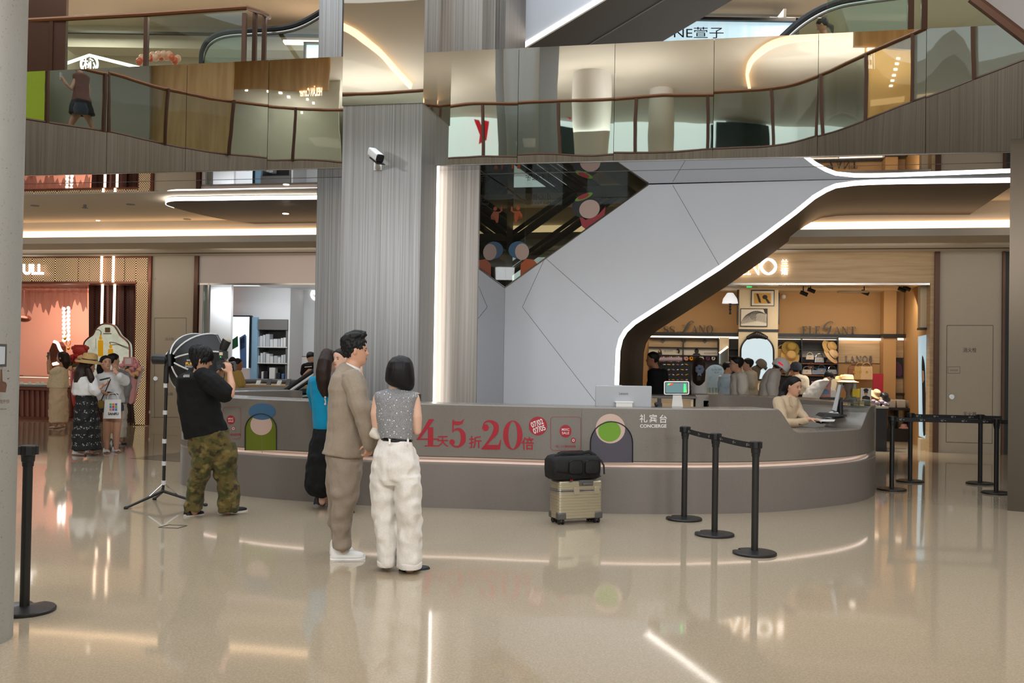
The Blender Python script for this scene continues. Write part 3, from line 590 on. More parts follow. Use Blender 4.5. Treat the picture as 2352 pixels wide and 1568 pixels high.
# cloud shaped light box with gold pendants
lb = empty('light_box', S.at(245, 890, .35), 'cloud shaped light box advertising gold pendants at the jewellery shop', 'light box', rz=S.a)
cl = bez([(192, 800), (194, 786), (203, 776), (214, 768), (221, 754), (233, 745), (246, 743), (260, 747), (269, 758), (276, 770), (288, 780), (296, 790), (298, 805), (298, 880), (192, 880)][:13], 4) + [(298, 880), (192, 880)]
mat('box_face', (196, 200, 178), .4, emit=.55, noise=(5, (150, 146, 112), .4, .7), lin=False); MATS['box_face'].node_tree.nodes['Principled BSDF'].inputs['Emission Color'].default_value = (*s2l((214, 220, 204)), 1)
m = MB(); m.ppoly(S, cl, .30, .40); mesh('panel', m, 'box_face', lb, smooth=0)
m = MB(); m.tube([S.at(x, y, .30) for x, y in cl[:50]], .018, 6); mesh('rim', m, 'rose_metal', lb)
mat('gold_print', (226, 168, 20), .4, emit=.35); f = onpl(S, .29)
m = MB()
for x, y0, y1 in ((231, 776, 818), (254, 796, 815)): flat(m, f, rrect(x - 6, y0 + 5, x + 6, y1, 2.5)); flat(m, f, ell(x, y0, 3.6, 4)); flat(m, f, ell(x, y0 - 5, 1.8, 2.2))
mesh('pendant_print', m, 'gold_print', lb, smooth=0); mat('print_brown', (110, 84, 52), .5)
m = MB(); flat(m, f, m.strip(bez([(231, 770), (232, 762), (226, 757), (217, 758)], 5), 1.6)); flat(m, f, m.strip(bez([(254, 790), (252, 786), (264, 787), (280, 793), (297, 799)], 5), 1.6)); flat(m, f, m.strip(bez([(256, 792), (270, 791), (285, 797), (297, 802)], 5), 1.4)); flat(m, f, rrect(241, 752, 253, 763, 1)); flat(m, f, rrect(237, 765, 256, 767, .5)); flat(m, f, m.strip([(220, 777), (220, 800)], .8)); mesh('print', m, 'print_brown', lb, smooth=0)
# red flower stand and pink bouquet
def flower_stand(x, yb, yt, o, label, cols, pot, legs, sign=None):
    e = empty('flower_stand', S.at(x, yb, o), label, 'flowers'); s_ = 1
    for dx in (-9, 0, 9): m = MB(); m.tube([S.at(x + dx * .4, yb - 60, o), S.at(x + dx, yb, o + (.12 if dx == 0 else -.05))], .018, 6); mesh('leg', m, legs, e)
    m = MB(); r = [[S.at(x + (rx * math.cos(a) * (1 + .12 * math.sin(5 * a + y))), y + 3 * math.sin(3 * a), o + rx / FPX * 20 * math.sin(a)) for a in [2 * math.pi * k / 20 for k in range(20)]] for y, rx in pot]; m.loft(r); mesh('wrapping', m, cols[0], e, smooth=50)
    for i in range(26):
        a = i * 2.4; rr = 3 + 3.3 * math.sqrt(i); p = S.at(x + rr * math.cos(a) * 1.1, yt + 10 + rr * math.sin(a) * 1.1, o - .2 + .02 * (i % 5)); m = MB(); q = .07
        for k in range(3): m.ball(p + V((.02 * k, -.02 * k, 0)), (q * (1 - .25 * k), q * (1 - .25 * k), q * (.7 + .1 * k)), 8, 5)
        mesh('flower', m, cols[1 + i % (len(cols) - 1)], e, smooth=180)
    return e
mat('red_cloth', (206, 44, 20), .5); mat('flower_red', (170, 24, 26), .5); mat('flower_pink', (222, 152, 160), .5); mat('flower_peach', (226, 176, 140), .5); mat('flower_cream', (232, 214, 196), .5); mat('leaf', (56, 78, 36), .5); mat('pink_paper', (232, 170, 176), .6); mat('white_paper', (226, 216, 214), .6)
flower_stand(178, 972, 824, .1, 'red wrapped flower stand behind the woman in the straw hat', ['red_cloth', 'flower_red', 'leaf', 'flower_peach', 'flower_red'], [(938, 5), (925, 12), (900, 16), (870, 16), (848, 17)], 'black')
mat('festive_red', (172, 34, 30), .5)
m = MB(); m.ball(S.at(184, 806, -.1), (.17, .06, .11), 14, 8); m.box(S.at(184, 797, -.1), (.24, .06, .1)); m.ball(S.at(169, 799, -.1), (.06, .03, .05), 8, 5); m.ball(S.at(199, 799, -.1), (.06, .03, .05), 8, 5); solo('festive_ornament', m, 'festive_red', 'red festive hat shaped ornament on top of the red flower stand', 'ornament')
flower_stand(300, 976, 836, -.15, 'pink bouquet in white and pink paper on a black stand beside the lit mesh column', ['pink_paper', 'flower_pink', 'flower_peach', 'flower_cream', 'flower_pink', 'leaf'], [(925, 9), (905, 14), (880, 18), (866, 22), (860, 23)], 'black')
m = MB()
for i in range(9): a = 2 * math.pi * i / 9; m.add([S.at(300 + 26 * math.cos(a), 852 + 8 * math.sin(a), -.2 + .1 * math.sin(a)), S.at(300 + 34 * math.cos(a + .2), 846 + 20 * math.sin(a), -.2), S.at(300 + 26 * math.cos(a + .6), 872 + 8 * math.sin(a), -.2), S.at(300 + 12 * math.cos(a + .3), 905, -.2)], [(0, 1, 2, 3)])
solo('bouquet_paper', m, 'white_paper', 'crumpled white paper collar around the pink bouquet', 'paper')
m = MB(); m.pr(S, 283, 820, 306, 840, -.42, -.40); gc_ = solo('greeting_card', m, 'flower_pink', 'pink greeting card with red writing above the pink bouquet', 'card'); m = MB(); m.cyl(S.at(295, 838, -.41), S.at(298, 866, -.3), .008, n=6); mesh('stick', m, 'leaf', gc_); m = MB(); flat(m, onpl(S, -.42), rrect(287, 823, 302, 836, 1)); mesh('card_face', m, 'white_paper', gc_, smooth=0)
# stone wall with service door
m = MB(); m.pr(S, 343, 583, 447, 981, 0, .5); u0, u1, _, _ = S.rect(343, 583, 447, 981); m = MB(); m.fb(S, u0, u1, 0, .5, 0, zf); struct('wall_stone', m, 'stone_wall')
d1 = empty('door_1', S.at(390, 975), kind='structure'); m = MB(); f = onpl(S, 0)
for a, b in (((355, 730), (428, 730)), ((428, 730), (428, 960)), ((355, 730), (355, 960)), ((348, 958), (410, 958))): m.tube([S.at(*a), S.at(*b)], .006, 4)
mesh('joint', m, 'grey_line', d1)
m = MB(); ptext(m, f, '消火栓', 379, 775, 400, 782); mesh('lettering', m, 'grey_line', d1); m = MB(); ptext(m, f, '灭火器', 376, 901, 397, 908); mesh('lettering', m, 'grey_line', d1); m = MB(); ptext(m, f, 'L113', 343, 638, 358, 643); mesh('lettering', m, 'grey_line', d1)
m = MB(); m.cyl(S.at(357, 869, -.03), S.at(357, 869, .02), .045, n=16); mesh('lock', m, 'steel_trim', d1); m = MB(); m.pr(S, 338, 943, 345, 949, -.02, .01); mesh('socket', m, 'white', d1)
m = MB(); u0, u1, _, _ = S.rect(446, 583, 455, 900); m.fb(S, u0, u1, -.05, .2, 0, zf); struct('trim_9', m, 'brown_metal')
# phone shop
mat('white_wall', (226, 228, 230), .6); mat('lilac_fascia', (214, 200, 196), .6); mat('shelf_grey', (112, 110, 108), .5); mat('shop_floor', (200, 190, 176), .2)
u0, u1, _, _ = S.rect(455, 583, 800, 650); zo = S.z_at(600, 650)
m = MB(); m.fb(S, u0, u1, 0, .3, zo, zf); struct('wall_fascia', m, 'lilac_fascia'); m = MB(); m.fb(S, u0, u1, -.01, .12, zo - .04, zo); struct('trim_10', m, 'steel_trim')
m = MB(); a, b, _, _ = S.rect(455, 650, 463, 980); m.fb(S, a, b, 0, .3, 0, zo); struct('trim_11', m, 'lilac_fascia'); m = MB(); a, b, _, _ = S.rect(464, 650, 474, 980); m.fb(S, a, b, .0, .04, 0, zo); struct('window_4', m, 'glass'); m = MB(); a, b, _, _ = S.rect(474, 650, 478, 980); m.fb(S, a, b, -.01, .05, 0, zo); struct('trim_12', m, 'steel_trim')
m = MB(); a = S.u_at(531, 700, 2.4); m.fb(S, S.u_at(400, 700, 2.4), a, 2.4, 2.5, 0, 3.2); struct('wall_phone', m, 'white_wall')
a, b = S.u_at(520, 700, 3.6), S.u_at(667, 700, 3.6); zsh = S.z_at(600, 733, 3.6)
m = MB(); m.fb(S, a, b, 3.6, 4.4, zsh, 3.25); m.fb(S, S.u_at(661, 800, 3.6), b, 3.6, 4.4, 0, zsh); struct('wall_phone_2', m, 'white_wall')
m = MB(); m.fb(S, a, u1 + 1, 4.4, 4.5, 0, 3.3); struct('wall_phone_3', m, 'white_wall'); m = MB(); m.fb(S, u0, u1 + 1, .3, 4.5, 3.2, 3.3); struct('ceiling_phone', m, 'white_wall')
ph = empty('light_box', S.at(552, 840, 3.5), 'tall backlit panel with two phones printed on it in the phone shop', 'light box', rz=S.a)
glow('panel_white', (236, 244, 250), 1.1); m = MB(); m.pr(S, 518, 726, 573, 845, 3.5, 3.6); mesh('panel', m, 'panel_white', ph); m = MB(); m.pr(S, 572, 726, 575, 845, 3.48, 3.6); m.pr(S, 518, 724, 575, 727, 3.48, 3.6); mesh('frame', m, 'black', ph)
mat('phone_green', (24, 92, 60), .4); mat('phone_blue', (86, 116, 160), .4); mat('phone_dark', (26, 34, 40), .4); f = onpl(S, 3.5)
m = MB(); flat(m, f, [(533, 780), (546, 771), (547, 795), (533, 803)]); mesh('print', m, 'phone_green', ph); m = MB(); flat(m, f, [(550, 775), (563, 767), (566, 772), (566, 845), (552, 845)]); mesh('print', m, 'phone_blue', ph); m = MB(); flat(m, f, [(552, 778), (562, 771), (563, 797), (552, 804)]); mesh('print', m, 'phone_dark', ph)
m = MB(); m.pr(S, 575, 728, 591, 875, 3.55, 3.65); struct('wall_phone_4', m, MATS.get('blue_wall') or mat('blue_wall', (150, 188, 214), .5))
shf = empty('display_shelf', S.at(625, 872, 3.6), 'grey display shelf full of white accessory boxes in the phone shop', 'shelf', rz=S.a)
m = MB(); m.pr(S, 590, 734, 660, 757, 3.55, 4.2); m.pr(S, 590, 734, 592, 872, 3.6, 4.2); m.pr(S, 656, 734, 660, 872, 3.6, 4.2); m.pr(S, 590, 734, 660, 872, 4.15, 4.2); mesh('case', m, 'shelf_grey', shf)
for y in (796, 833, 870): m = MB(); m.pr(S, 590, y, 659, y + 3, 3.58, 4.2); mesh('shelf', m, 'shelf_grey', shf); m = MB(); m.pr(S, 590, y, 659, y + 2, 3.56, 3.58); mesh('price_rail', m, 'white', shf)
mat('box_white', (222, 224, 226), .5); mat('box_grey', (190, 196, 202), .5); mat('box_dark', (40, 42, 46), .5)
bx = [(590, 6, 23), (597, 6, 25), (604, 5, 27), (610, 9, 29), (620, 7, 17), (628, 9, 18), (638, 6, 18), (645, 5, 20), (651, 7, 21)]
k = 0
for yb, hs in ((796, 1), (833, .9)):
    for i, (x, w, h) in enumerate(bx):
        m = MB(); m.pr(S, x + (yb == 833 and i % 2), yb - h * hs * (1 if yb == 796 or i % 3 else .8), x + w, yb, 3.62, 3.82)
        solo('product_box', m, 'box_white' if (i + k) % 3 else 'box_grey', ('upright white accessory box on the upper grey shelf, ' if yb == 796 else 'upright white accessory box on the lower grey shelf, ') + ('first', 'second', 'third', 'fourth', 'fifth', 'sixth', 'seventh', 'eighth', 'ninth')[i] + ' from the left', 'box', 'accessory boxes on the grey shelf')
    k += 1
for i, (x, w, h, mt) in enumerate(((593, 6, 10, 'box_dark'), (600, 4, 17, 'white'), (606, 8, 18, 'box_dark'), (618, 13, 26, 'white'), (634, 9, 14, 'box_dark'), (646, 6, 12, 'phone_blue'))):
    m = MB(); m.pr(S, x, 870 - h, x + w, 870, 3.62, 3.8); solo('gadget', m, mt, ('small dark gadget', 'slim white bottle shaped gadget', 'squat dark gadget', 'white scale propped up', 'dark round gadget', 'blue gadget')[i] + ' on the bottom of the grey display shelf', 'gadget', 'gadgets on the grey shelf', bev=.01)
pc = empty('display_counter', S.at(640, 910, .9), 'long phone shop counter with tablets and phones on top', 'counter', rz=S.a)
m = MB(); m.pr(S, 540, 885, 730, 891, .9, 2.0); mesh('worktop', m, 'wood_light', pc); m = MB(); m.pr(S, 545, 890, 730, 990, .95, 1.9); mesh('body', m, 'shelf_grey', pc)
m = MB(); m.pr(S, 560, 872, 665, 877, 2.6, 3.4); m.pr(S, 560, 876, 665, 1000, 2.65, 3.4); solo('display_counter', m, 'shelf_grey', 'low grey counter in front of the accessory shelf in the phone shop', 'counter')
for i, x in enumerate((586, 611, 634, 655, 676)):
    m = MB(); m.add([S.at(x, 885, 1.1), S.at(x + 9, 885, 1.1), S.at(x + 13, 873 - i % 2 * 3, 1.35), S.at(x + 4, 873 - i % 2 * 3, 1.35), S.at(x + 2, 885, 1.16), S.at(x + 11, 885, 1.16), S.at(x + 14, 873 - i % 2 * 3, 1.37), S.at(x + 6, 873 - i % 2 * 3, 1.37)], [(0, 1, 2, 3), (4, 5, 6, 7), (0, 1, 5, 4), (2, 3, 7, 6), (1, 2, 6, 5), (3, 0, 4, 7)])
    solo('display_phone', m, 'box_dark' if i % 2 else 'white', 'propped display device on the phone shop counter, ' + ('leftmost', 'second from the left', 'middle one', 'second from the right', 'rightmost')[i], 'device', 'devices on the phone counter')
ct = empty('certificate', S.at(704, 830, 4.35), 'red framed certificate on the white phone shop wall', 'picture', rz=S.a); m = MB(); m.pr(S, 691, 818, 712, 842, 4.35, 4.4); mesh('frame', m, 'rose_metal', ct); m = MB(); m.pr(S, 692.5, 819.5, 711, 840.5, 4.34, 4.36); mesh('paper', m, 'white', ct)
lg = empty('wall_logo', S.at(727, 675, 4.35), 'round white glowing logo on the phone shop wall', 'sign'); m = MB(); ring2d(m, onpl(S, 4.38), 727, 676, 14, 14, 3); flat(m, onpl(S, 4.38), [(717, 672), (722, 667), (733, 677), (727, 680)]); flat(m, onpl(S, 4.38), [(718, 682), (735, 682), (735, 685), (718, 685)]); mesh('logo', m, 'sign_white', lg, smooth=0)
m = MB(); m.ball(S.at(682, 655, 3.9), (.06, .06, .045), 12, 8); solo('dome_camera', m, 'black', 'small black dome camera under the phone shop ceiling', 'camera')
# ---------------------------------------------------------------- serif letters and figures drawn as shapes
def glyph(ch):
    T, t, s_ = .17, .07, .05
    R_ = lambda x0, y0, x1, y1: [(x0, y0), (x1, y0), (x1, y1), (x0, y1)]
    def arc(cx, cy, rx, ry, wx, wy, a0=0, a1=360, n=30):
        o = []
        for k in range(n):
            q = []
            for a in (a0 + (a1 - a0) * k / n, a0 + (a1 - a0) * (k + 1) / n):
                a = math.radians(a); c, s = math.cos(a), math.sin(a); q += [(cx + rx * c, cy + ry * s), (cx + (rx - wx) * c, cy + (ry - wy) * s)]
            o.append([q[0], q[1], q[3], q[2]])
        return o
    def st(pts, w, n=6):
        m = MB(); p = bez(pts, n); k = len(p); w = w if isinstance(w, list) else [w, w]; ws = []
        for i in range(k):
            t = i / (k - 1) * (len(w) - 1); a = min(int(t), len(w) - 2); ws.append(w[a] + (w[a + 1] - w[a]) * (t - a))
        q = m.strip(p, ws); h = len(q) // 2; L, Rr = q[:h], q[h:][::-1]
        return [[L[i], L[i + 1], Rr[i + 1], Rr[i]] for i in range(h - 1)]
    if ch == 'L': return .62, [R_(.1, 0, .1 + T, 1), R_(0, .95, .37, 1), R_(0, 0, .6, t), R_(.56, 0, .6, .26)]
    if ch == 'E': return .64, [R_(.1, 0, .1 + T, 1), R_(0, .93, .6, 1), R_(0, 0, .62, t), R_(.58, 0, .62, .26), R_(.56, .76, .6, 1), R_(.2, .47, .48, .54), R_(.45, .4, .48, .62)]
    if ch == 'T': return .7, [R_(.27, 0, .27 + T, 1), R_(0, .95, .7, 1), R_(0, .74, .04, 1), R_(.66, .74, .7, 1), R_(.16, 0, .54, t)]
    if ch == 'N': return .86, [R_(.1, 0, .15, 1), R_(.70, 0, .75, 1), [(.06, 1), (.24, 1), (.76, 0), (.66, 0)], R_(0, .955, .2, 1), R_(.6, .955, .86, 1), R_(0, 0, .25, t)]
    if ch == 'A': return .82, [[(.08, 0), (.13, 0), (.42, .98), (.38, 1)], [(.34, 1), (.42, 1), (.77, 0), (.58, 0)], R_(.2, .34, .6, .385), R_(0, 0, .22, t), R_(.5, 0, .84, t)]
    if ch == 'O': return .86, arc(.43, .5, .43, .52, T, .045)
    if ch == '0': return .74, arc(.37, .5, .37, .51, .2, .03)
    if ch == 'S': return .56, st([(.5, .74), (.49, .92), (.28, 1), (.07, .84), (.14, .6), (.42, .42), (.5, .22), (.3, .01), (.06, .08), (.03, .28)], [.04, .04, .05, .12, .17, .17, .12, .05, .04, .04])
    if ch == '.': return .2, [ell(.08, .07, .07, .07, 12)]
    if ch == '4': return .8, [[(.0, .24), (.06, .3), (.47, 1.0), (.57, 1.0), (.60, .96)], R_(.0, .24, .84, .29), R_(.42, .02, .62, .7), R_(.3, 0, .78, .04)][1:] + [[(0, .24), (.12, .27), (.66, .98), (.6, 1.0), (.46, .99)]]
    if ch == '5': return .74, [[(.14, .93), (.2, .98), (.2, .60), (.14, .5)], [(.14, .94), (.3, .90), (.5, .90), (.64, 1.0), (.56, .82), (.4, .76), (.19, .78)]] + st([(.15, .52), (.28, .62), (.46, .6), (.58, .44), (.58, .2), (.42, .02), (.2, .03), (.1, .15)], [.03, .06, .12, .21, .21, .07, .06, .1]) + [ell(.13, .17, .11, .1, 16)]
    if ch == '2': return .76, [ell(.17, .76, .13, .12, 16)] + st([(.07, .80), (.16, .95), (.36, .98), (.56, .84), (.54, .6), (.32, .32), (.06, .03)], [.03, .05, .08, .2, .2, .09, .06]) + [[(0, 0), (.02, .05), (.2, .16), (.74, .16), (.72, 0)], [(.66, .14), (.74, .14), (.76, .34), (.73, .34)]]
    if ch == 'l': return .95, st([(1.0, 1.3), (.86, 1.5), (.66, 1.2), (.5, .6), (.34, .16), (.1, .0), (-.06, .12), (.1, .2), (.4, .06), (.7, .02), (.95, .2)], [.05, .06, .14, .18, .13, .06, .05, .05, .08, .08, .04]) + st([(.24, .98), (.55, 1.0), (.8, 1.1)], .04)
    if ch == 'g': return 1.05, st([(1.0, 1.2), (.98, 1.42), (.7, 1.4), (.36, 1.05), (.26, .66), (.5, .52), (.78, .76), (.84, .95)], [.05, .05, .08, .15, .13, .06, .05, .05]) + st([(.84, .92), (.74, .4), (.52, .04), (.2, -.04), (.1, .16)], [.12, .14, .1, .07, .08]) + st([(.1, .62), (.3, .76), (.8, .74)], .04)
    return .4, []
def serif(mb, fn, word, x0, y0, x1, y1, gap=.08, depth=None, rot=0):
    G = [glyph(c) for c in word]; tot = sum(g[0] for g in G) + gap * (len(G) - 1); sx = (x1 - x0) / tot; x = 0
    for w, polys in G:
        for k, p in enumerate(polys):
            q = [(x0 + (x + a) * sx, y1 + b * (y0 - y1)) for a, b in p]
            if depth is None: flat(mb, fn, q, out=.0003 * (k % 7))
            else: mb.prism(q, lambda a, b: fn(a, b, 0), lambda a, b: fn(a, b, depth))
        x += w + gap
    return mb
# ---------------------------------------------------------------- right shopfront: hat and accessory shop
mat('shop_tan', (188, 146, 94), .6); mat('shop_cream', (226, 208, 176), .6); mat('ledge_black', (26, 22, 20), .35); mat('shelf_dark', (40, 34, 31), .5)
mat('straw', (204, 168, 108), .8, noise=((90, 90, 200), (176, 138, 82), .4, .6)); mat('straw_pale', (222, 190, 150), .8, noise=((90, 90, 200), (200, 164, 120), .4, .6)); mat('olive_hat', (150, 124, 56), .8)
mat('paper', (222, 214, 200), .6); mat('leather', (132, 78, 44), .5); mat('bag_white', (206, 196, 184), .5); mat('bag_blue', (120, 136, 158), .5); mat('bag_pink', (190, 140, 134), .5); mat('bust_grey', (104, 96, 92), .5)
zfr = .0; zo2 = S.z_at(2000, 650)
u0 = S.u_at(1440, 620); u1 = S.u_at(2146, 620); zr = S.z_at(2000, 575)
m = MB(); m.fb(S, u0, u1, 0, .3, zo2, ZL); struct('wall_wood', m, 'wood_light'); m = MB(); m.fb(S, u0, S.u_at(2136, 650), -.01, .3, zo2 - .035, zo2); struct('trim_13', m, 'steel_trim')
m = MB(); m.fb(S, S.u_at(2136, 800), u1, 0, .35, 0, zo2); struct('wall_wood_2', m, 'wood_light')
m = MB(); m.fb(S, u1, S.u_at(2156, 800), -.06, .3, 0, ZL); m.fb(S, S.u_at(2300, 800), S.u_at(2306, 800), -.06, .3, 0, ZL); struct('trim_14', m, 'brown_metal')
m = MB(); m.fb(S, S.u_at(2156, 800), S.u_at(2300, 800), 0, .4, 0, ZL); struct('wall_stone_2', m, 'stone_wall')
m = MB(); m.fb(S, S.u_at(2306, 800), S.u_at(2306, 800) + 9, .05, .4, 0, ZL); struct('wall_dark', m, 'black')
d2 = empty('door_2', S.at(2225, 1000), kind='structure'); m = MB()
for a, b in (((2175, 747), (2281, 747)), ((2281, 747), (2279, 1018)), ((2175, 747), (2173, 1015)), ((2173, 1015), (2279, 1018))): m.tube([S.at(*a), S.at(*b)], .006, 4)
mesh('joint', m, 'grey_line', d2)
for tx, y0, y1 in (('消火栓', 798, 809), ('灭火器', 946, 956)): m = MB(); ptext(m, onpl(S, 0), tx, 2212, y0, 2243, y1); mesh('lettering', m, 'shelf_dark', d2)
m = MB(); 
for a, b in (((2177, 842), (2205, 842)), ((2205, 842), (2205, 857)), ((2205, 857), (2177, 857)), ((2177, 857), (2177, 842))): m.tube([S.at(*a), S.at(*b)], .004, 4)
ptext(m, onpl(S, 0), '物业管理', 2182, 848, 2200, 852); mesh('label_plate', m, 'grey_line', d2); m = MB(); m.cyl(S.at(2186, 911, -.03), S.at(2186, 911, .02), .045, n=16); mesh('lock', m, 'steel_trim', d2)
# LANO sign on the fascia
sg = empty('shop_sign', S.at(1760, 630, -.05), 'white glowing LANO letters with two characters on the wooden shop fascia', 'sign'); f = onpl(S, -.02)
m = MB(); serif(m, f, 'LAN', 1655, 594, 1748, 631, .06, depth=.06); ring2d(m, onpl(S, -.07), 1765, 612, 20, 19.5, 6, w2=5); mesh('lettering', m, 'sign_white', sg, smooth=0)
m = MB(); ptext(m, f, '兰', 1794, 595, 1810, 611, .02, depth=.05); ptext(m, f, '诺', 1793, 614, 1810, 631, .02, depth=.05); mesh('lettering', m, 'sign_white', sg, smooth=0)
# shop shell
O = 3.4; um = S.u_at(2022, 700, O)
zc2 = S.z_at(1900, 671, O); zl = S.z_at(1900, 772, O)
m = MB(); m.fb(S, u0 - 1, S.u_at(2136, 800) + .6, .3, O + .2, zc2, zc2 + .1); struct('ceiling_shop', m, 'shop_cream')
m = MB(); m.fb(S, u0 - 1, um + .2, O, O + .1, 0, zc2); struct('wall_shop', m, 'shop_tan')
m = MB(); m.fb(S, um, um + .25, O - .5, O, 0, zc2); ur = S.u_at(2120, 700, 2.4); m.fb(S, um + .2, ur + 1, O - .25, O - .1, zl, zc2); struct('wall_shop_2', m, 'shop_tan')
m = MB(); m.fb(S, um + .2, ur + 1, O - .25, O - .1, 0, zl); struct('wall_shop_3', m, 'wood_light'); m = MB(); ue = S.u_at(2137, 800, .3); m.fb(S, ue, ue + .2, .3, O, 0, zc2); struct('wall_shop_4', m, 'shop_tan')
m = MB(); m.fb(S, u0 - 1.2, u0 - 1, 0, O, 0, ZL); struct('wall_shop_5', m, 'shop_tan')
m = MB(); m.fb(S, u0 - 1, um + .2, O - .10, O, zl - .03, zl + .05); m.fb(S, um - .02, ur + 1, O - .55, O - .2, zl - .03, zl + .05); struct('trim_15', m, 'ledge_black')
m = MB(); m.fb(S, u0 - 1, um, O - .1, O - .06, zl - .08, zl - .035); solo('shelf_light', m, 'led_warm', 'warm light line under the black ledge at the back of the hat shop', 'light')
m = MB(); m.fb(S, um + .3, ue - .02, O - .40, O - .36, zl - .075, zl - .035); solo('shelf_light', m, 'led_warm', 'warm light line above the framed pictures at the right of the hat shop', 'light')
# sign letters standing on the ledge
def ledge_sign(label, parts, bar):
    e = empty('wall_sign', S.at(*bar[:2], O - .12), label, 'sign', rz=S.a); f = onpl(S, O - .1)
    m = MB()
    for w, x0, y0, x1, y1 in parts: serif(m, f, w, x0, y0, x1, y1, .1, depth=.03)
    mesh('lettering', m, 'ledge_black', e, smooth=0); m = MB(); m.pr(S, bar[0], bar[1], bar[2], bar[3], O - .13, O - .08); mesh('base_bar', m, 'ledge_black', e)
ledge_sign('black ELEGANT letters with a script G on the black ledge of the hat shop', [('ELE', 1842, 749, 1884, 767), ('g', 1886, 747, 1914, 768), ('ANT', 1915, 750, 1965, 767)], (1841, 767, 1966, 770))
ledge_sign('black MISS.LANO letters with a script L, left of the framed pictures', [('SS.', 1524, 749, 1556, 765), ('l', 1557, 746, 1592, 765), ('ANO', 1588, 747, 1638, 765)], (1520, 765, 1638, 768))
lp = empty('wall_sign', S.at(1970, 832, O - .05), 'grey LANO letters on the wooden panel behind the straw hats', 'sign'); m = MB(); m.pr(S, 1925, 778, 2021, 833, O - .04, O); mesh('panel', m, 'wood_light', lp)
m = MB(); serif(m, onpl(S, O - .05), 'LANO', 1941, 817, 1993, 831, .12, depth=.03); mesh('lettering', m, 'grey_line', lp, smooth=0); m = MB(); ptext(m, onpl(S, O - .05), '兰', 1996, 816, 2003, 823, .02, depth=.03); ptext(m, onpl(S, O - .05), '诺', 1996, 824, 2003, 831, .02, depth=.03); mesh('lettering', m, 'grey_line', lp, smooth=0)
# pillar with pictures and mirror
OP = 2.7; m = MB(); a, b = S.u_at(1697, 750, OP), S.u_at(1787, 750, OP); m.fb(S, a, b, OP, O, 0, zc2); struct('wall_shop_pillar', m, 'shop_cream')
m = MB(); z7 = S.z_at(1740, 758, OP); m.fb(S, a - .02, b + .02, OP - .03, O, z7 - .03, z7 + .02); struct('trim_16', m, 'ledge_black')
def picture(x0, y0, x1, y1, off, label, art, fw=2, mount=True, cat='picture', name='picture'):
    e = empty(name, S.at((x0 + x1) / 2, y1, off), label, cat, rz=S.a)
    m = MB(); m.pr(S, x0, y0, x1, y1, off - .03, off); mesh('frame', m, 'ledge_black', e)
    m = MB(); m.pr(S, x0 + fw, y0 + fw, x1 - fw, y1 - fw, off - .034, off - .02); mesh('mount', m, 'paper', e)
    f = onpl(S, off - .036); by = {}
    for k, (mt, p) in enumerate(art): flat(by.setdefault(mt, MB()), f, p, out=.0006 * k)
    for mt, mb in by.items(): mesh('print', mb, mt, e, smooth=0)
    return e
sq = lambda x0, y0, x1, y1: [(x0, y0), (x1, y0), (x1, y1), (x0, y1)]
mat('ochre', (198, 152, 70), .6); mat('ink', (30, 28, 28), .6); mat('plum', (92, 48, 76), .6); mat('skin_print', (206, 162, 132), .6); mat('sky_print', (168, 204, 226), .5)
picture(1725, 666, 1779, 703, OP, 'framed ochre picture with two dark shapes, upper one on the shop pillar', [('ochre', sq(1732, 673, 1771, 697)), ('ink', [(1737, 674), (1742, 675), (1747, 688), (1748, 696), (1743, 694)]), ('ink', ell(1757, 682, 6, 5, 14)), ('ink', [(1757, 686), (1762, 685), (1770, 696), (1764, 697)])])
art = [('ink', [(1753, 709), (1762, 709), (1762, 722), (1757, 719)])]
for i in range(13):
    t = i / 12; art.append(('ink', MB().strip(bez([(1701 + t * 34, 744 - t * 6), (1708 + t * 30, 728 - t * 10 + 4 * abs(t - .5)), (1718 + t * 40, 722 - 8 * math.sin(t * 3)), (1728 + t * 33, 738 + 8 * t - 4)], 4), .7)))
picture(1700, 708, 1763, 750, OP, 'framed line drawing of flowing stripes, lower one on the shop pillar', art)
mr = empty('arched_mirror', S.at(1739, 872, OP - .05), 'arched wall mirror with a black ornate crest on the shop pillar', 'mirror', rz=S.a)
ap = [(1701, 872)] + [(1701, 820)] + ell(1739, 806, 38, 36, 20, math.pi, 2 * math.pi)[0:] + [(1777, 872)]
m = MB(); m.ppoly(S, ap, OP - .03, OP); mesh('mirror_glass', m, 'mirror_soffit', mr, smooth=0); m = MB(); m.tube([S.at(x, y, OP - .03) for x, y in ap + [ap[0]]], .02, 6); mesh('frame', m, 'ledge_black', mr)
m = MB()
for i in range(11): t = (i - 5) / 5; m.ball(S.at(1739 + t * 20, 769 + abs(t) ** 1.6 * 6, OP - .05), (.05 + .03 * (1 - abs(t)), .03, .045 + .035 * (1 - abs(t))), 8, 5)
mesh('crest', m, 'ledge_black', mr, smooth=180)
wl = empty('wall_lamp', S.at(1678, 720, 2.9), 'wall lamp with white scalloped shade on a black turned stem', 'lamp', rz=S.a)
m = MB(); pr_ = [(.17, -.12), (.15, -.02), (.07, .1), (.05, .11)]; m.lathe([(r * 1.0, z) for r, z in pr_], S.at(1677, 684, 2.7), 20); mesh('lamp_shade', m, mat('shade_lit', (232, 236, 244), .6, emit=.9), wl, smooth=60)
m = MB(); m.tube([S.at(1677, y, 2.7) for y in (690, 697, 699, 703, 706, 710, 713, 718, 721, 722)], [.015, .035, .015, .03, .015, .03, .015, .02, .03, .01], 10); mesh('stem', m, 'ledge_black', wl); m = MB(); m.tube([S.at(1678, 699, 2.7), S.at(1698, 699, 2.78)], .01, 6); mesh('arm', m, 'ledge_black', wl)
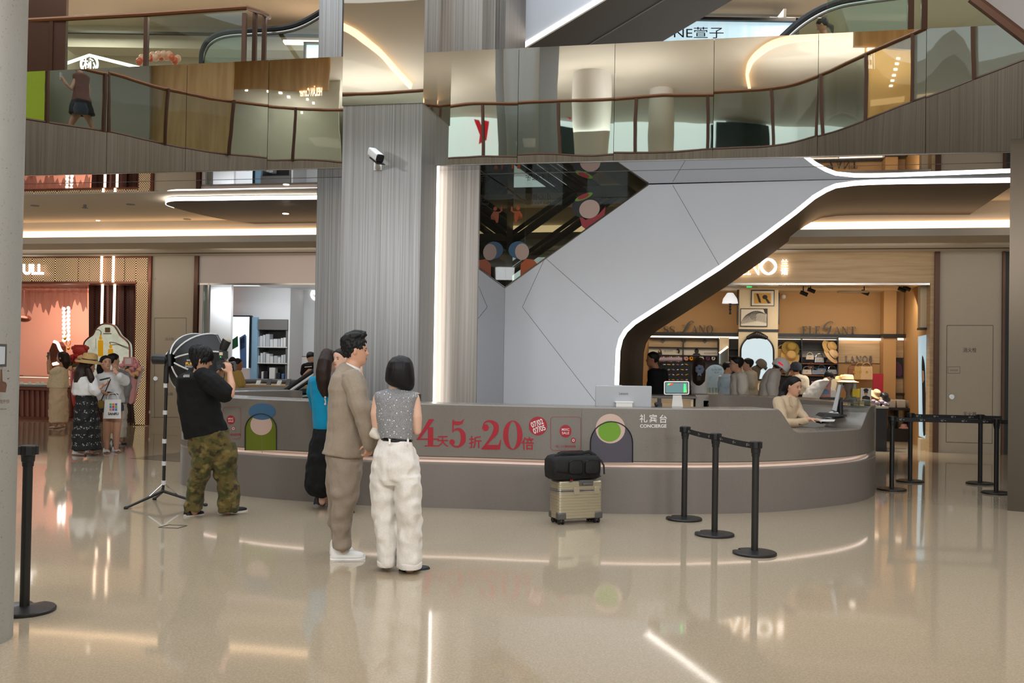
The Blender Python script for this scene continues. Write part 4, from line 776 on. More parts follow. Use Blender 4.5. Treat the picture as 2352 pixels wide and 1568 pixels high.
for x, y0, y1 in ((1694, 665, 745), (1789, 672, 745)): m = MB(); m.pr(S, x - 1.5, y0, x + 1.5, y1, OP - .02 if x < 1700 else OP + .2, OP + .3); solo('wall_speaker', m, 'ledge_black', 'slim black panel on the ' + ('left' if x < 1700 else 'right') + ' edge of the shop pillar', 'panel')
# left shelf wall
sh = empty('accessory_shelf', S.at(1570, 900, O - .2), 'black framed accessory wall unit with wood band and portrait strip', 'shelf', rz=S.a)
m = MB(); m.pr(S, 1490, 777, 1648, 798, O - .06, O - .02); mesh('wood_band', m, 'wood_light', sh); m = MB(); m.pr(S, 1490, 800, 1648, 815, O - .12, O - .05); mesh('portrait_strip', m, 'paper', sh)
m = MB(); m.pr(S, 1490, 775, 1650, 778, O - .2, O - .02)
for y in (797, 815): m.pr(S, 1490, y, 1650, y + 2.5, O - .2, O - .02)
for x in (1567, 1648): m.pr(S, x, 775, x + 2.5, 900, O - .2, O - .02)
m.pr(S, 1490, 818, 1650, 1010, O - .05, O - .02); mesh('frame', m, 'shelf_dark', sh)
m = MB(); f = onpl(S, O - .07)
for x in (1522, 1571, 1619): flat(m, f, [(x - 6, 783), (x, 777.5), (x + 6, 783), (x, 789)])
mesh('diamond', m, 'grey_line', sh, smooth=0)
m = MB(); f = onpl(S, O - .13); flat(m, f, [(1511, 814), (1512, 806), (1515, 801), (1519, 804), (1521, 814)]); flat(m, f, [(1553, 803), (1558, 800), (1562, 806), (1560, 812), (1555, 808)]); flat(m, f, ell(1600, 806, 5, 6, 12)); flat(m, f, [(1590, 815), (1594, 811), (1606, 811), (1610, 815)]); mesh('print', m, 'ink', sh, smooth=0)
m = MB(); flat(m, f, ell(1515, 806, 2, 3, 10), out=.002); flat(m, f, ell(1555, 807, 2.4, 3.2, 10), out=.002); mesh('print', m, 'skin_print', sh, smooth=0); m = MB(); serif(m, f, 'E', 1526, 804, 1530, 808); ptext(m, f, 'XQUISITE', 1530, 804, 1546, 808); ptext(m, f, 'ACCESSORIES', 1617, 809, 1647, 813); mesh('lettering', m, 'grey_line', sh, smooth=0)
# hair bands on a roll, row of hair clips
for i in range(12):
    x = 1516 + i * 4.3; m = MB(); m.tube([S.at(x + 1.6 * math.cos(a), 825 + 6.5 * math.sin(a), O - .2) for a in [k * math.pi / 8 for k in range(17)]], .009, 5); solo('hair_band', m, ('gold', 'bag_pink', 'paper', 'leather')[i % 4], ('gold', 'pink', 'cream', 'brown')[i % 4] + ' hair band in the row on the lilac roll of the accessory wall', 'hair band', 'hair bands on the lilac roll')
m = MB(); m.cyl(S.at(1514, 825, O - .2), S.at(1567, 825, O - .2), .045, n=14); solo('display_roll', m, mat('lilac', (176, 160, 182), .6), 'lilac display roll holding hair bands', 'roll')
def rosette(p, r, mt, label, grp):
    m = MB()
    for k in range(7): a = k * .9; m.ball(V(p) + V((r * .6 * math.cos(a), 0, r * .6 * math.sin(a))), (r * .5, r * .4, r * .5), 7, 5)
    return solo('hair_clip', m, mt, label, 'hair clip', grp, smooth=180)
for i, x in enumerate((1576, 1588, 1598, 1611, 1626, 1639)): rosette(S.at(x, 823, O - .16), .055, ('bag_pink', 'gold', 'shelf_dark', 'paper', 'plum', 'chrome')[i], ('pink', 'gold', 'dark', 'cream', 'plum', 'silver')[i] + ' rosette hair clip in the row above the black accessory board', 'rosette hair clips')
bd = empty('accessory_board', S.at(1555, 905, 1.2), 'black board hung with rows of small hair clips', 'display', rz=S.a); m = MB(); a, b, z0, z1 = S.rect(1518, 831, 1586, 1000, 1.2); m.fb(S, a, b, 1.2, 1.3, 0, z1); mesh('board', m, 'black', bd)
for r_ in range(4):
    for c_ in range(6):
        p = S.at(1526 + c_ * 10.2, 837 + r_ * 11.6, 1.185); m = MB(); m.box(p, (.05 + .02 * ((r_ + c_) % 2), .01, .012), Matrix.Rotation(.3 * math.sin(c_ * 3 + r_), 3, 'Y')); m.ball(p, (.018, .01, .016), 6, 4); solo('hair_clip', m, ('chrome', 'gold', 'paper', 'bag_pink', 'chrome', 'gold')[(c_ + r_) % 6], 'small ' + ('silver', 'gold', 'cream', 'pink', 'silver', 'gold')[(c_ + r_) % 6] + ' hair clip on the black accessory board, ' + ('top', 'second', 'third', 'bottom')[r_] + ' row, ' + ('first', 'second', 'third', 'fourth', 'fifth', 'sixth')[c_] + ' from the left', 'hair clip', 'hair clips on the black board')
m = MB(); m.pr(S, 1651, 775, 1673, 1000, O - .3, O - .02); struct('wall_shop_6', m, 'shop_cream'); mr = empty('arched_mirror', S.at(1662, 862, O - .33), 'narrow half arch mirror with a glowing edge beside the shop pillar', 'mirror', rz=S.a)
m = MB(); m.ppoly(S, [(1652, 862), (1652, 812), (1656, 804), (1672, 795), (1672, 862)], O - .33, O - .3); mesh('mirror_glass', m, 'mirror_soffit', mr, smooth=0); m = MB(); m.tube([S.at(1652, 811, O - .34), S.at(1672, 796, O - .34)], .022, 6); mesh('light_strip', m, 'led_warm', mr)
s2 = empty('accessory_shelf', S.at(1685, 900, O - .3), 'narrow dark shelf left of the arched mirror', 'shelf', rz=S.a); m = MB(); m.pr(S, 1674, 775, 1700, 1000, O - .1, O - .02); mesh('back', m, 'shelf_dark', s2); m = MB()
for y in (800, 817, 840): m.pr(S, 1674, y, 1698, y + 2, O - .35, O - .1)
mesh('shelf', m, 'shelf_dark', s2)
# right shelf wall with hats and bags
s3 = empty('display_shelf', S.at(1856, 900, O - .35), 'black backed display wall with straw hats and small handbags', 'shelf', rz=S.a); m = MB(); m.pr(S, 1786, 775, 1925, 1010, O - .06, O - .02); mesh('back', m, 'shelf_dark', s3)
for y in (834, 861): m = MB(); m.pr(S, 1786, y, 1924, y + 2, O - .42, O - .06); mesh('shelf', m, 'leather', s3)
m = MB()
for x in (1840, 1923): m.pr(S, x, 775, x + 2.4, 930, O - .42, O - .06)
m.pr(S, 1786, 775, 1925, 778, O - .42, O - .06); m.pr(S, 1786, 801, 1925, 803, O - .3, O - .06); mesh('frame', m, 'ledge_black', s3); m = MB(); m.pr(S, 1788, 803, 1923, 820, O - .1, O - .06); mesh('portrait_strip', m, 'paper', s3)
def hat(p, r, mt, label, tilt=(0, 0), band='ledge_black', grp=None, cat='hat', brim=1.0):
    e = empty('straw_hat' if 'straw' in mt else 'hat', p, label, cat, grp); R_ = Matrix.Rotation(tilt[0], 3, 'X') @ Matrix.Rotation(tilt[1], 3, 'Y')
    m = MB(); m.lathe([(r * brim, -.015 * brim), (r * brim, -.005), (r * .62, .015), (r * .56, .03), (r * .52, r * .5), (r * .44, r * .62), (r * .2, r * .66), (.001, r * .66)], p, 24, R_); mesh('crown', m, mt, e, smooth=60)
    if band: m = MB(); m.lathe([(r * .575, .03), (r * .555, r * .22)], p, 24, R_, caps=False); mesh('band', m, band, e)
    return e
hat(S.at(1906, 799, O - .4), .2, 'straw', 'yellow straw hat with a black band, upper one beside the grey LANO panel', (1.0, .5)); hat(S.at(1909, 816, O - .45), .2, 'straw_pale', 'pale straw hat with a black band on the bust beside the grey LANO panel', (.8, .6))
hat(S.at(1816, 800, O - .35), .19, 'olive_hat', 'olive bucket hat hanging highest on the display wall', (1.1, 0), None); hat(S.at(1815, 819, O - .4), .2, 'straw', 'straw bucket hat hanging below the olive hat on the display wall', (1.1, 0), None)
def bust(p, s_, label, mt='bust_grey'):
    m = MB(); m.lathe([(.13 * s_, 0), (.14 * s_, .03 * s_), (.1 * s_, .1 * s_), (.05 * s_, .16 * s_), (.045 * s_, .24 * s_), (.07 * s_, .29 * s_), (.085 * s_, .38 * s_), (.06 * s_, .47 * s_), (.001, .49 * s_)], p, 18); return solo('display_bust', m, mt, label, 'bust', smooth=180)
bust(S.at(1909, 833, O - .3), .8, 'small grey display bust on the shelf carrying the pale straw hat')
def handbag(p, w, h, mt, label, d=.09, grp='handbags on the display wall', handle='arch'):
    e = empty('handbag', p, label, 'handbag', grp, rz=S.a); m = MB(); c = V(p)
    r = [[c + S.u * (sx * w / 2 * k) + S.n * (sy * d / 2 * k2) + V((0, 0, z)) for sx, sy in ((-1, -1), (1, -1), (1, 1), (-1, 1))] for z, k, k2 in ((0, .94, .9), (.01, 1, 1), (h * .9, .9, .7), (h, .86, .5))]; m.loft(r); mesh('body', m, mt, e, smooth=0, bev=.008)
    m = MB(); m.tube([c + S.u * (w * .36 * math.cos(a)) + V((0, 0, h * .96 + w * .36 * math.sin(a))) for a in [math.pi * k / 10 for k in range(11)]], .009, 5); mesh('handle', m, mt, e)
    m = MB(); m.box(c - S.n * (d * .45) + V((0, 0, h * .6)), (w * .16, .015, h * .14), Matrix.Rotation(S.a, 3, 'Z')); mesh('clasp', m, 'gold', e); return e
for x, y, w, h, mt, l in ((1860, 826, .17, .1, 'bag_white', 'white handbag on a wire stand in the display wall'), (1882, 833, .2, .13, 'chrome', 'silver beaded handbag on the upper shelf of the display wall'), (1853, 860, .2, .11, 'bag_white', 'cream handbag with a gold clasp on the lower shelf of the display wall'), (1871, 860, .13, .1, 'bag_blue', 'small blue handbag beside the cream handbag on the lower shelf'), (1887, 860, .2, .14, 'bag_blue', 'large blue handbag, widest on the lower shelf'), (1911, 860, .2, .12, 'chrome', 'silver handbag at the right end of the lower shelf'), (1862, 852, .15, .14, 'bag_pink', 'dusty pink handbag behind the cream one on the lower shelf'), (1797, 822, .26, .2, 'straw', 'large straw bag beside the arched mirror'), (1813, 862, .18, .12, 'leather', 'brown handbag low on the display wall beside the helmeted customer')):
    handbag(S.at(x, y, O - (.1 if 'behind' in l else .28)), w, h, mt, l)
mat('decal_red_board', (176, 24, 44), .5)
m = MB(); m.tube([S.at(1955, 838, O - .33), S.at(2003, 838, O - .33)], .01, 6); m.tube([S.at(1958, 838, O - .33), S.at(1958, 838, O)], .008, 6); m.tube([S.at(2000, 838, O - .33), S.at(2000, 838, O)], .008, 6); solo('hook_rail', m, 'ledge_black', 'thin black rail carrying the totes under the grey LANO letters', 'rail')
# hanging totes, bench, pictures and vase at the right
for i, (x, mt, l) in enumerate(((1961, 'leather', 'reddish brown tote hanging leftmost under the grey LANO letters'), (1975, 'straw', 'tan tote hanging in the middle under the grey LANO letters'), (1990, 'straw_pale', 'cream tote with long handles hanging at the right under the LANO letters'))): handbag(S.at(x, 872, O - .33), .26, .28 if i else .27, mt, l, grp='totes under the grey letters')
m = MB(); a, b, z0, z1 = S.rect(2005, 858, 2029, 900, 2.2); m.fb(S, a, b, 2.2, 2.25, 0, z1); solo('poster_board', m, 'decal_red_board', 'bright red promotion board behind the hats on the table', 'board')
R3 = O - .26
picture(2042, 821, 2076, 868, R3, 'framed picture of a seated figure in plum on black, left of the vase', [('ink', sq(2044, 823, 2074, 866)), ('plum', bez([(2049, 836), (2054, 829), (2064, 832), (2071, 842), (2072, 858), (2066, 864), (2055, 860), (2047, 854), (2046, 846), (2049, 836)], 3)), ('skin_print', ell(2054, 828, 2, 3.4, 10))])
picture(2091, 787, 2118, 845, R3, 'framed black picture with pale abstract curves at the right wall', [('ink', sq(2095, 792, 2116, 839)), ('paper', bez([(2095, 832), (2098, 822), (2106, 817), (2104, 806), (2109, 801), (2112, 812), (2116, 816), (2116, 830), (2106, 838), (2100, 836), (2095, 832)], 3))])
lgz = S.z_at(2080, 902, R3); m = MB(); m.fb(S, um + .25, ue, R3 - .2, R3, lgz - .03, lgz); solo('wall_ledge', m, 'ledge_black', 'black wall ledge carrying the ring vase', 'shelf')
vs = empty('ring_vase', S.at(2088, 900, R3 - .1), 'beige ring shaped vase with yellow flower sprays on the black ledge', 'vase', rz=S.a); m = MB(); m.tube([S.at(x, y, R3 - .1) for x, y in ell(2088, 890, 6, 6.2, 18)] + [S.at(2094, 890, R3 - .1)], .03, 8); m.cyl(S.at(2088, 884, R3 - .1), S.at(2088, 880, R3 - .1), .022, n=8); mesh('vessel', m, 'straw_pale', vs)
mat('yellow_flower', (196, 176, 30), .5); m = MB()
for i in range(34): m.ball(S.at(2088 + (i * 7 % 15) - 7 + (i % 3), 878 - (i * 5 % 24), R3 - .1 + .02 * (i % 3)), .022, 6, 4)
mesh('flowers', m, 'yellow_flower', vs, smooth=180)
bn = empty('bench', S.at(2070, 1000, 2.6), 'low black two tier bench along the right wall of the hat shop', 'bench', rz=S.a); m = MB(); m.pr(S, 2036, 937, 2112, 942, 2.3, 2.9); mesh('seat_board', m, 'ledge_black', bn); m = MB(); a, b, z0, z1 = S.rect(2036, 985, 2112, 1000, 2.3); m.fb(S, a, b, 2.3, 2.9, 0, z1); mesh('lower_shelf', m, 'ledge_black', bn)
for x in (2040, 2062, 2086, 2108): m = MB(); m.pr(S, x, 941, x + 2, 986, 2.35, 2.85); mesh('upright', m, 'ledge_black', bn)
for i, x in enumerate((2037, 2060, 2087)): m = MB(); m.pr(S, x, 918, x + 21, 937, 2.45, 2.8); solo('storage_bin', m, 'bag_white', 'pale storage bin on the bench, ' + ('leftmost', 'middle one', 'rightmost')[i], 'bin', 'pale bins on the bench', bev=.02)
for i, (x, mt, l) in enumerate(((2076, 'bag_pink', 'pink cap on the bottom shelf of the bench'), (2103, 'straw', 'straw cap on the bottom shelf of the bench'))): hat(S.at(x, 982, 2.4), .12, mt, l, band=None)
lbx = empty('light_box', S.at(2124, 1010, .6), 'tall narrow light box with a portrait of a woman at the shop entrance', 'light box'); m = MB(); m.ppoly(S, [(2114, 772), (2132, 768), (2130, 1008), (2116, 1003)], .36, .6); mesh('panel', m, mat('box_sky', (186, 216, 232), .4, emit=.7), lbx, smooth=0)
f = onpl(S, .355); m = MB(); flat(m, f, bez([(2118, 815), (2122, 825), (2125, 850), (2126, 900), (2129, 935), (2129, 985), (2121, 1000), (2119, 950), (2118, 890), (2117, 840), (2118, 815)], 3)); mesh('print', m, 'ink', lbx, smooth=0); m = MB(); flat(m, f, [(2118, 850), (2122, 852), (2123, 872), (2119, 880)], out=.001); mesh('print', m, 'skin_print', lbx, smooth=0)
m = MB(); m.pr(S, 2113, 752, 2133, 757, .3, .6); struct('trim_17', m, 'ledge_black'); m = MB(); m.pr(S, 2114, 650, 2133, 752, .35, .6); m.pr(S, 2114, 1008, 2133, 1036, .34, .6); struct('wall_shop_7', m, 'shop_cream')
# tables with hats, glasses stands, cards
tb = empty('display_table', S.at(1985, 1010, -.2), 'black display table crowded with straw hats and sunglasses', 'table', rz=S.a); m = MB(); m.pr(S, 1880, 931, 2041, 936, -.2, 1.0); mesh('tabletop', m, 'bag_white', tb); m = MB(); a, b, z0, z1 = S.rect(1885, 936, 2037, 1012, -.15); m.fb(S, a, b, -.15, .95, 0, z1); mesh('body', m, 'black', tb); m = MB(); m.pr(S, 1860, 912, 1936, 931, -.06, .4); mesh('riser', m, 'black', tb)
hat(S.at(1947, 876, .2), .20, 'straw_pale', 'pale straw hat on the grey bust at the front of the display table'); bust(S.at(1949, 931, .2), 1.0, 'grey display bust wearing the pale straw hat on the display table')
for x, y, mt, l in ((2012, 905, 'straw_pale', 'straw hat in the heap at the right end of the display table, uppermost'), (2022, 920, 'straw', 'straw hat in the heap at the right end of the display table, in front'), (2030, 912, 'black', 'black hat in the heap at the right end of the display table'), (1934, 872, 'straw', 'small straw hat left of the bust on the display table')): hat(S.at(x, y, .4), .13, mt, l, (.6, .2), None)
def card(x0, y0, x1, y1, off, label, bg, art, dd=.02, name='photo_card', cat='sign'):
    e = empty(name, S.at((x0 + x1) / 2, y1, off), label, cat, rz=S.a); m = MB(); m.pr(S, x0, y0, x1, y1, off, off + dd); mesh('panel', m, bg, e); f = onpl(S, off); by = {}
    for k, (mt, p) in enumerate(art): flat(by.setdefault(mt, MB()), f, p, out=.0006 * k)
    for mt, mb in by.items(): mesh('print', mb, mt, e, smooth=0)
    return e
def face_art(cx, cy, s_, coat): return [(coat, [(cx - 8 * s_, cy + 15 * s_), (cx - 6 * s_, cy + 7 * s_), (cx, cy + 5 * s_), (cx + 7 * s_, cy + 8 * s_), (cx + 8 * s_, cy + 15 * s_)]), ('skin_print', ell(cx, cy, 3.6 * s_, 5 * s_, 14)), ('ink', ell(cx, cy - 4 * s_, 4.6 * s_, 3.2 * s_, 12)), ('ink', ell(cx - 1.7 * s_, cy, 1.6 * s_, 1.1 * s_, 10)), ('ink', ell(cx + 1.7 * s_, cy, 1.6 * s_, 1.1 * s_, 10))]
card(1864, 876, 1908, 912, -.05, 'rose framed counter board with a shelf photo and a man in sunglasses', 'bag_pink', [('paper', sq(1867, 880, 1885, 905)), ('shop_glow', sq(1867, 887, 1885, 893))] + face_art(1896, 887, 1.2, 'phone_blue'))
card(1977, 891, 2001, 922, -.1, 'white photo card of a man in sunglasses on the display table', 'white', face_art(1989, 901, 1.3, 'ink'))
card(1909, 870, 1930, 905, .3, 'blank beige board behind the display bust', 'shop_cream', []); card(1933, 879, 1966, 893, .25, 'small blue card with a portrait behind the display bust', 'sky_print', face_art(1938, 884, .6, 'bag_pink'))
m = MB(); m.pr(S, 1908, 896, 1920, 912, -.02, .05); solo('price_card', m, 'white', 'small white price card beside the rose framed board', 'card')
m = MB(); m.pr(S, 1958, 893, 1975, 912, .1, .2); solo('fabric_stack', m, 'yellow_flower', 'folded yellow fabric below the straw bags', 'fabric')
for i in range(16): m = MB(); m.ball(S.at(2006 + (i * 5 % 33), 921 + (i * 3 % 10), -.12 + .03 * (i % 4)), (.045, .04, .035), 8, 5); solo('hair_tie', m, ('lilac', 'grey_line', 'bag_pink', 'shelf_dark')[i % 4], ('lilac', 'grey', 'pink', 'dark')[i % 4] + ' rolled hair tie in the tray at the right end of the display table', 'hair tie', ('lilac', 'grey', 'pink', 'dark')[i % 4] + ' hair ties in the tray', smooth=180)
t2 = empty('display_table', S.at(1690, 1000, -.9), 'long accessory table behind the concierge back counter', 'table', rz=S.a); m = MB(); m.pr(S, 1590, 905, 1790, 909, -.7, .2); mesh('tabletop', m, 'wood_light', t2); m = MB(); a, b, z0, z1 = S.rect(1595, 909, 1785, 1020, -.65); m.fb(S, a, b, -.65, .15, 0, z1); mesh('body', m, 'shop_cream', t2)
gb_ = empty('standing_sign', S.at(1643, 905, -.5), 'pale blue arched sign reading GLACIER BLUE on the accessory table', 'sign', rz=S.a); ap = [(1619, 903), (1619, 862)] + ell(1643, 862, 25, 25, 18, math.pi, 2 * math.pi)[1:] + [(1668, 903)]
m = MB(); m.ppoly(S, ap, -.5, -.47); mesh('panel', m, mat('glacier', (186, 208, 222), .5, noise=(7, (86, 152, 200), .55, .8)), gb_, smooth=0); m = MB(); f = onpl(S, -.5); ptext(m, f, 'GLACIER', 1634, 846, 1658, 851); ptext(m, f, 'BLUE', 1641, 853, 1651, 857); mesh('lettering', m, 'phone_blue', gb_)
for i, x in enumerate((1626, 1634, 1641, 1648)):
    m = MB(); m.cyl(S.at(x, 905, -.62), S.at(x, 890, -.62), .03, n=10); e = solo('accessory_cup', m, 'glass_clear', 'clear cup of silver hair clips in front of the blue sign, ' + ('leftmost', 'second from the left', 'second from the right', 'rightmost')[i], 'cup', 'clear cups of clips')
for i, (x, y, mt) in enumerate(((1596, 896, 'bag_blue'), (1602, 890, 'bag_blue'), (1588, 900, 'shelf_dark'), (1656, 893, 'chrome'), (1660, 886, 'chrome'), (1728, 901, 'shelf_dark'), (1740, 902, 'chrome'))): rosette(S.at(x, y, -.6), .06, mt, ('blue satin bow by the tablet, lower one', 'blue satin bow by the tablet, upper one', 'dark bow behind the tablet', 'silver bow on the small stand', 'silver bow on top of the small stand', 'dark clip at the right end of the accessory table', 'silver clip at the right end of the accessory table')[i], 'bows on the accessory table')
m = MB(); a_ = S.at(1660, 888, -.55); m.cyl(V((a_.x, a_.y, S.z_at(1660, 906, -.6))), a_, .02, n=10); m.lathe([(.07, S.z_at(1660, 906, -.6)), (.07, S.z_at(1660, 906, -.6) + .015), (.02, S.z_at(1660, 906, -.6) + .02)], (a_.x, a_.y, 0), 16); solo('display_stand', m, 'white', 'small white stand carrying silver bows on the accessory table', 'stand')
# shop ceiling fittings
for i, (x, y) in enumerate(((1845, 667), (1985, 665), (1862, 660), (2070, 658), (2080, 655))):
    e = empty('track_spotlight', S.at(x, y, 1.6), 'black track spotlight on the hat shop ceiling, ' + ('above the left of ELEGANT', 'right of the air vent', 'middle one', 'second from the right', 'rightmost')[i], 'spotlight'); m = MB(); p = S.at(x, y, 1.6); m.cyl(p + V((-.06, 0, -.03)), p + V((.08, -.03, -.09)), .04, n=12); mesh('head', m, 'black', e); m = MB(); m.cyl(p + V((0, 0, .12)), p + V((0, 0, -.05)), .012, n=8); m.box(p + V((0, 0, .1)), (.22, .05, .03)); mesh('bracket', m, 'black', e)
for x in (1966, 1700, 1830): m = MB(); m.cyl(S.at(x, 655, 1.2) + V((0, 0, .02)), S.at(x, 655, 1.2), .06, n=16); solo('downlight', m, 'downlight', 'round ceiling downlight in the hat shop, ' + ('right of the centre' if x > 1900 else 'left of the pillar' if x < 1750 else 'right of the pillar'), 'light')
m = MB(); m.pr(S, 1925, 667, 1995, 672, 1.5, 1.7); m.pr(S, 1930, 668.5, 1990, 670.5, 1.49, 1.51); solo('air_vent', m, 'shop_cream', 'long slim air vent in the hat shop ceiling', 'vent', bev=.01)
m = MB(); m.pr(S, 1701, 651, 1740, 661, .9, .95); e = solo('exit_sign', m, 'glass', 'translucent green exit sign hanging at the top of the hat shop', 'sign'); m = MB(); m.pr(S, 1715, 652.5, 1727, 660, .88, .9); mesh('pictogram', m, 'exit_green', e)
m = MB(); p = S.at(1800, 681, O - .2); m.cyl(p + V((0, .1, 0)), p, .05, n=12); m.ball(p, .05, 10, 6); solo('dome_camera', m, 'white', 'small white camera high beside the shop pillar', 'camera')
# lamps of the shops; the table, soffit and gallery lights are added fill
for px, o, pw, c in ((1560, 1.6, 60, (1, .86, .68)), (1840, 1.6, 60, (1, .86, .68)), (2010, 1.6, 60, (1, .86, .68))): q = S.at(px, 700, o); area('shop_lamp', (q.x, q.y, zc2 - .35), 1.5, pw * .36, c, .6, tuple(S.n * .55 - V((0, 0, .83))))
for px, o, pw in ((1960, .0, 26), (2020, .2, 14), (1690, -.6, 16)): q = S.at(px, 700, o); area('table_fill', (q.x, q.y, 2.95), .2, pw, (1, .92, .8), .2, (0, 0, -1), 80)  # added lights over the display tables, without fittings of their own
q = S.at(120, 700, 1.6); area('shop_lamp', (q.x, q.y, 2.85), 3.0, 75, (1, .84, .74), .6, tuple(S.n * .65 - V((0, 0, .76))))
q = S.at(600, 700, 2.0); area('shop_lamp', (q.x, q.y, 2.9), 3.0, 48, (.95, .98, 1), .6, tuple(S.n * .65 - V((0, 0, .76))))
for u, pw in ((-1, 24), (4, 24), (9, 20), (14, 16), (18, 8)): q = S.w(u, -1.6, ZL - .25); area('soffit_fill', q, 3.5, pw, (1, .88, .74), .4, tuple(S.n * .8 - V((0, 0, .6))))  # added wash towards the shopfronts, no fitting behind it
for x in (-7, -3.5, 0, 3.5, 7): area('gallery_fill', (x, 2.5, 3.9), 1.6, 150, (.98, .98, 1), .5, (0, 1, -.35), 150)  # added fill aimed at the desk, pillar and other upright surfaces
for x in (-6, 0, 6): area('gallery_fill', (x, -4, 3.97), 1.2, 60, (1, .88, .76))  # more added fill, over the foreground floor
for x in (-9, -3, 3): area('gallery_ceiling_fill', (x, 1.0, 7.3), 3.0, 170, (.97, 1, .98), .6, (0, .15, 1))  # added lights pointing up to whiten the gallery ceiling
area('gallery_ceiling_fill', (5.2, 3.0, 7.3), 2.0, 120, (1, .9, .76), .6, (0, .15, 1))  # warmer added fill for the right end of that ceiling
for x in (-9, -3, 6): area('upper_lamp', (x, 20, 8.75), 1.5, 160, (1, .86, .7))
# ---------------------------------------------------------------- concierge desk
mat('desk_stone', (126, 119, 111), .22, spec=.5, noise=(120, (106, 100, 93), .60, .74, 2)); mat('desk_stone_low', (126, 119, 113), .35, noise=(120, (106, 101, 96), .60, .74, 2)); mat('desk_cove', (226, 210, 200), .3)
mat('decal_red', (164, 24, 42), .45); mat('decal_white', (226, 224, 220), .45); mat('decal_grey', (74, 70, 82), .5); mat('decal_green', (108, 156, 34), .5); mat('decal_olive', (104, 116, 20), .5); mat('decal_blue', (64, 104, 138), .5); mat('decal_skin', (206, 178, 164), .5); mat('decal_line', (26, 24, 28), .5); mat('decal_orange', (188, 92, 44), .5); mat('decal_film', (172, 160, 154), .2)
dpx = [(413, 1105), (416, 1112), (440, 1119), (480, 1128), (600, 1143), (730, 1153), (849, 1161), (968, 1165), (1100, 1169), (1385, 1179), (1632, 1180), (1795, 1174), (1927, 1160), (1983, 1149), (2006, 1138), (2010, 1130)]
DC = [atz(x, y, 0) for x, y in dpx]; DCs = bez([(p.x, p.y) for p in DC], 6)
# close the oval behind
def nrm(i):
    a = DCs[max(i - 1, 0)]; b = DCs[min(i + 1, len(DCs) - 1)]; l = math.hypot(b[0] - a[0], b[1] - a[1]); return (-(b[1] - a[1]) / l, (b[0] - a[0]) / l)
def dk(px, py, out=0):                                # pixel -> point on the desk front
    d = ray(px, py); best = None
    for i in range(len(DCs) - 1):
        (x0, y0), (x1, y1) = DCs[i], DCs[i + 1]; ex, ey = x1 - x0, y1 - y0; den = d.x * ey - d.y * ex
        if abs(den) < 1e-12: continue
        t = (x0 * ey - y0 * ex) / den; s_ = (x0 * d.y - y0 * d.x) / den
        if t > 0 and -1e-6 <= s_ <= 1 + 1e-6 and (best is None or t < best): best = t
    if best is None: best = 10.3 / d.y
    return EYEP + d * (best - (.004 + out) / math.hypot(d.x, d.y))
pxs = []
for (x, y) in DCs: pxs.append(1176 + FPX * x / y)
def ztop_(i):
    px = pxs[i]; hi, lo = 1.085, .835
    if px < 1786 or px > 2004: return hi
    if px < 1836: t = (px - 1786) / 50; return hi + (lo - hi) * (t * t * (3 - 2 * t))
    if px < 1975: return lo
    t = (px - 1975) / 29; return lo + (hi - lo) * t * t * (3 - 2 * t)
desk = empty('concierge_desk', (0.1, 11.9, 0), 'large oval grey stone concierge desk with a glowing groove and red sale lettering', 'desk')
def sweep(prof, name, mt, smooth=40):
    m = MB(); r = []
    for i, (x, y) in enumerate(DCs):
        n = nrm(i); r.append([V((x + n[0] * d, y + n[1] * d, z)) for d, z in prof(i)])
    m.loft(r); return mesh(name, m, mt, desk, smooth=smooth)
# the front first needs finer steps where its top drops
fine = []
for i in range(len(DCs) - 1):
    k = 6 if 1700 < pxs[i] < 2012 else 1
    for j in range(k): t = j / k; fine.append((DCs[i][0] + t * (DCs[i + 1][0] - DCs[i][0]), DCs[i][1] + t * (DCs[i + 1][1] - DCs[i][1])))
DCs = fine + [DCs[-1]]; pxs = [1176 + FPX * x / y for x, y in DCs]
sweep(lambda i: [(0, 0), (0, .452), (.012, .462), (.10, .468), (.5, .468), (.5, 0)], 'plinth', 'desk_stone_low')
sweep(lambda i: [(.10, .468), (.115, .49), (.10, .525), (.4, .525), (.4, .468)], 'groove', 'desk_cove')
sweep(lambda i: [(.075, .522), (.07, .528), (.09, .528), (.09, .522)], 'groove_light', glow('groove_led', (255, 234, 220), 3.6))
sweep(lambda i: [(.012, .528), (0, .54), (0, ztop_(i) - .012), (.012, ztop_(i)), (.42, ztop_(i)), (.42, .528)], 'front_panel', 'desk_stone')
# ends and back of the oval
Lp, Rp = V((DCs[0][0], DCs[0][1], 0)), V((DCs[-1][0], DCs[-1][1], 0))
def endwall(pts, name, w=.4, h=1.085):
    m = MB(); q = bez(pts, 8); r = []
    for i, p in enumerate(q):
        a = q[max(i - 1, 0)]; b = q[min(i + 1, len(q) - 1)]; l = math.hypot(b[0] - a[0], b[1] - a[1]); n = (-(b[1] - a[1]) / l, (b[0] - a[0]) / l)
        r.append([V((p[0] + n[0] * d, p[1] + n[1] * d, z)) for d, z in ((0, 0), (0, h), (w, h), (w, 0))])
    m.loft(r); return mesh(name, m, 'desk_stone', desk)
endwall([(Rp.x, Rp.y), (Rp.x - .05, Rp.y + .6), (Rp.x - .45, Rp.y + 1.6), (Rp.x - 1.3, Rp.y + 2.6)], 'side_counter')
endwall([(Lp.x + .9, Lp.y + 1.6), (Lp.x + .3, Lp.y + .9), (Lp.x + .03, Lp.y + .3), (Lp.x, Lp.y)], 'side_counter')
